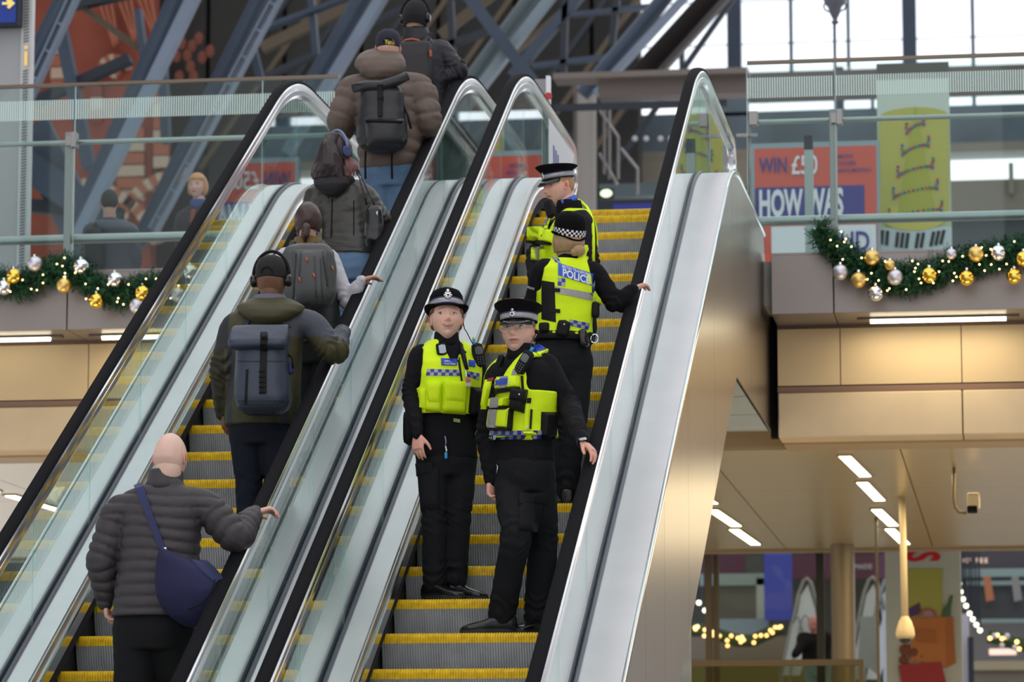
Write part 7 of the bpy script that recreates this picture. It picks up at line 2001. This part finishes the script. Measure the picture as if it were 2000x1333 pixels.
MB().tube([at(788, 205, Y=Yr), at(796, 225, Y=Yr - .02), at(803, 252, Y=Yr)], .008, 8).build('side_strap', BLK2, rk, smooth=True)
for x_ in (714, 766): MB().tube([at(x_, 292, Y=Yr + .1), at(x_ - 1, 320, Y=Yr + .1), at(x_, 350, Y=Yr + .12)], .007, 8).build('hanging_strap', BLK2, rk, smooth=True)
for a in ('L', 'R'): shoe(p, p.J[a + 'a'], (.05, 1, 0), LEATHER, SOLE, drop=p.J[a + 'a'][2] - 3.462)

# =================================================================== man in black at the top
Yb = 23.35; zf = float(NOSEZ(23.2))
p = mk(Yb, zf, 1.80, (832, 246), (815, 76), (811, 36), (.06, 1), (.10, .99, -.05),
       {'Rs': at(862, 100, Y=Yb), 'Ls': at(778, 92, Y=Yb), 'Re': (893, 140, -.02), 'Rw': (858, 158, -.06), 'Le': (760, 150, .0), 'Lw': (770, 200, .1)},
       {'Lk': (815, 385, .05), 'La': (815, 495, .05), 'Rk': (845, 385, .05), 'Ra': (845, 495, .05)},
       'x', dict(mat=mat('black_plum_shell', (0.017, 0.015, 0.022), .5, 0, .35, bump=(60, .3)), secs=scale_secs(BIG, .94, .8), name='black_jacket', fold=.009, arm=(.076, .070, .060, .044), it=4), tr_(),
       headkw=dict(skin=(0.3, 0.17, 0.12), face=False, nu=40, nv=32))
add_hand(p, 'R', (-.8, .0, .4), (0, .5, -1), 1, .7)
build_person(p, 'man in black at the top of the left escalator, over-ear headphones on a black beanie')
P10 = p
hair_shell(p, lambda X, Y, Z: np.where((Y < .05) & (Z > -.05) | (Z > .04), .013, -.01), mat('black_beanie', (0.010, 0.010, 0.012), .95, bump=(120, .6)), name='beanie')
phones(p, BLK2, LEATHER, r=.108, cup=.032)
nkp = MB(); nkp.rings([se_ring(p.neck + p.spine * z, nrm(p.shR), nrm(p.fwd), a, a * .98, 24, 2) for z, a in ((-.06, .11), (0, .10), (.05, .088), (.075, .082), (.07, .07))]); nkp.build('hood_collar', p.jk.data.materials[0], p.root, smooth=True)
rk = thing('rucksack', 'flat charcoal rucksack with an orange trimmed handle on the man in black', 'rucksack', at(812, 180, Y=Yb - .25))
BRB = mat('charcoal_brown_canvas', (0.030, 0.025, 0.027), .7, bump=(160, .3)); Yr = Yb - .24
link('pack_body', soft([(84, 783, 838, .05, 0), (88, 780, 842, .07, 0), (110, 779, 843, .08, 0), (150, 781, 842, .08, 0), (185, 783, 838, .08, 0), (190, 790, 830, .05, 0)], Yr, 6.0, .009, 2, 3, .002), BRB, rk)
MB().tube([at(786, 84, Y=Yr - .04), at(792, 78, Y=Yr - .05), at(805, 76, Y=Yr - .05), at(818, 79, Y=Yr - .05), at(824, 85, Y=Yr - .04)], .007, 8).build('handle', mat('orange_leather', (0.38, 0.10, 0.03), .5), rk, smooth=True)
MB().plate([at(838, 96, Y=Yr - .085), at(843, 98, Y=Yr - .07), at(843, 110, Y=Yr - .07), at(839, 110, Y=Yr - .085)], (0, .01, 0)).build('orange_tab', mat('orange_leather'), rk)
b10 = bvh_of([p.jk])
for a, b in (((772, 62), (788, 84)), ((842, 66), (826, 86))): patch('shoulder_strap', b10, [(a[0] - 4, a[1]), (a[0] + 4, a[1]), (b[0] + 4, b[1]), (b[0] - 4, b[1])], BRB, rk, .014, .002, (3, 5), flat=.1)
for a in ('L', 'R'): shoe(p, p.J[a + 'a'], (.05, 1, 0), LEATHER, SOLE, drop=p.J[a + 'a'][2] - zf)

# =================================================================== people in the background
Yb = 29.0
p = mk(Yb, ZF, 1.72, (222, 575), (214, 432), (214, 397), (-.1, 1), (-.25, .96, 0),
       {'Re': (262, 500, 0), 'Rw': (258, 560, .05), 'Le': (172, 500, 0), 'Lw': (180, 560, .05)}, {'Lk': (212, 665, 0), 'La': (212, 760, 0), 'Rk': (232, 665, 0), 'Ra': (232, 760, 0)},
       'x', dict(mat=mat('dark_slate_coat', (0.040, 0.044, 0.062), .8), secs=scale_secs(BIG, 1.08, .95), name='coat', voxel=.014, arm=(.08, .075, .065, .045)), tr_(), headkw=dict(skin=(0.50, 0.28, 0.22), face=False, nu=32, nv=24))
build_person(p, 'short-haired man in a slate coat seen from behind through the left glass barrier')
hair_shell(p, short_hair(.010, .06, .02, -.05), mat('near_black_hair', (0.020, 0.018, 0.016), .8), nu=32, nv=24)
link('hood', soft([(432, 186, 246, .08, -.02), (440, 180, 262, .12, -.06), (450, 186, 272, .12, -.09), (460, 200, 272, .08, -.10)], Yb, 2.2, .014, 3, 4, .006), mat('slate_hood', (0.055, 0.062, 0.088), .8), p.root)
rk = thing('rucksack', 'black rucksack on the short-haired man in the slate coat', 'rucksack', at(190, 560, Y=Yb - .2))
link('pack_body', soft([(446, 172, 196, .04, 0), (456, 166, 202, .07, 0), (500, 165, 204, .09, 0), (560, 168, 202, .07, 0)], Yb - .22, 3, .014, 3, 4, .004), BLK2, rk)
MB().tube([at(184, 446, Y=Yb - .2), at(188, 436, Y=Yb - .12), at(192, 432, Y=Yb)], .015, 8).build('shoulder_strap', BLK2, rk, smooth=True)
Yb = 29.6
p = mk(Yb, ZF, 1.64, (392, 545), (390, 402), (386, 366), (-.2, -.98), (-.2, -.98, 0),
       {'Re': (352, 460, -.02), 'Rw': (362, 520, -.1), 'Le': (425, 460, 0), 'Lw': (420, 520, -.1)}, {'Lk': (400, 640, 0), 'La': (400, 735, 0), 'Rk': (382, 640, 0), 'Ra': (382, 735, 0)},
       'x', dict(mat=mat('black_coat', (0.012, 0.012, 0.016), .8), secs=scale_secs(PFEM, 1.3), name='coat', voxel=.014, arm=(.075, .07, .06, .045)), tr_(), headkw=dict(skin=(0.60, 0.36, 0.30), female=1, nu=56, nv=44, eyes=(.05, .05, .06), lips=(.4, .14, .13), hs=1.0))
build_person(p, 'woman with short blonde hair and a blue scarf behind the left glass barrier')
hair_shell(p, lambda X, Y, Z: np.where((Y < .025) & (Z > -.06) | (Z > .055), .024, -.01), mat('blonde_hair', (0.50, 0.24, 0.10), .5, bump=(40, .8)), nu=40, nv=30, rough=.012)
sc_ = MB(); sc_.rings([se_ring(p.neck + p.spine * z, nrm(p.shR), nrm(p.fwd), a, a * .9, 24, 2) for z, a in ((-.04, .105), (-.01, .10), (.02, .09), (.05, .080), (.05, .07))]); sc_.build('scarf', mat('blue_scarf', (0.025, 0.06, 0.20), .8), p.root, smooth=True)
MB().tube([at(378, 410, Y=Yb - .15), at(374, 430, Y=Yb - .17), at(378, 448, Y=Yb - .16)], .02, 8).build('scarf_end', mat('rust_scarf', (0.20, 0.04, 0.02), .8), p.root, smooth=True)
Yb = 44.0
p = mk(Yb, ZL, 1.75, (1596, 1292), (1592, 1240), (1590, 1222), (-.2, -1), (-.3, -.9, -.2),
       {'Re': (1566, 1262, -.1), 'Rw': (1552, 1280, -.3), 'Le': (1606, 1262, 0), 'Lw': (1600, 1285, -.2)}, {'Lk': (1604, 1370, 0), 'La': (1604, 1440, 0), 'Rk': (1588, 1370, 0), 'Ra': (1588, 1440, 0)},
       'x', dict(mat=BLK, secs=scale_secs(MALE, 1.1), name='jacket', voxel=.02, arm=(.08, .07, .06, .05)), tr_(mat('pale_blue_jeans', (0.22, 0.34, 0.42), .8)), headkw=dict(skin=(0.50, 0.22, 0.20), nu=32, nv=24))
build_person(p, 'blurred bald man in black in the lower concourse beside the round column')
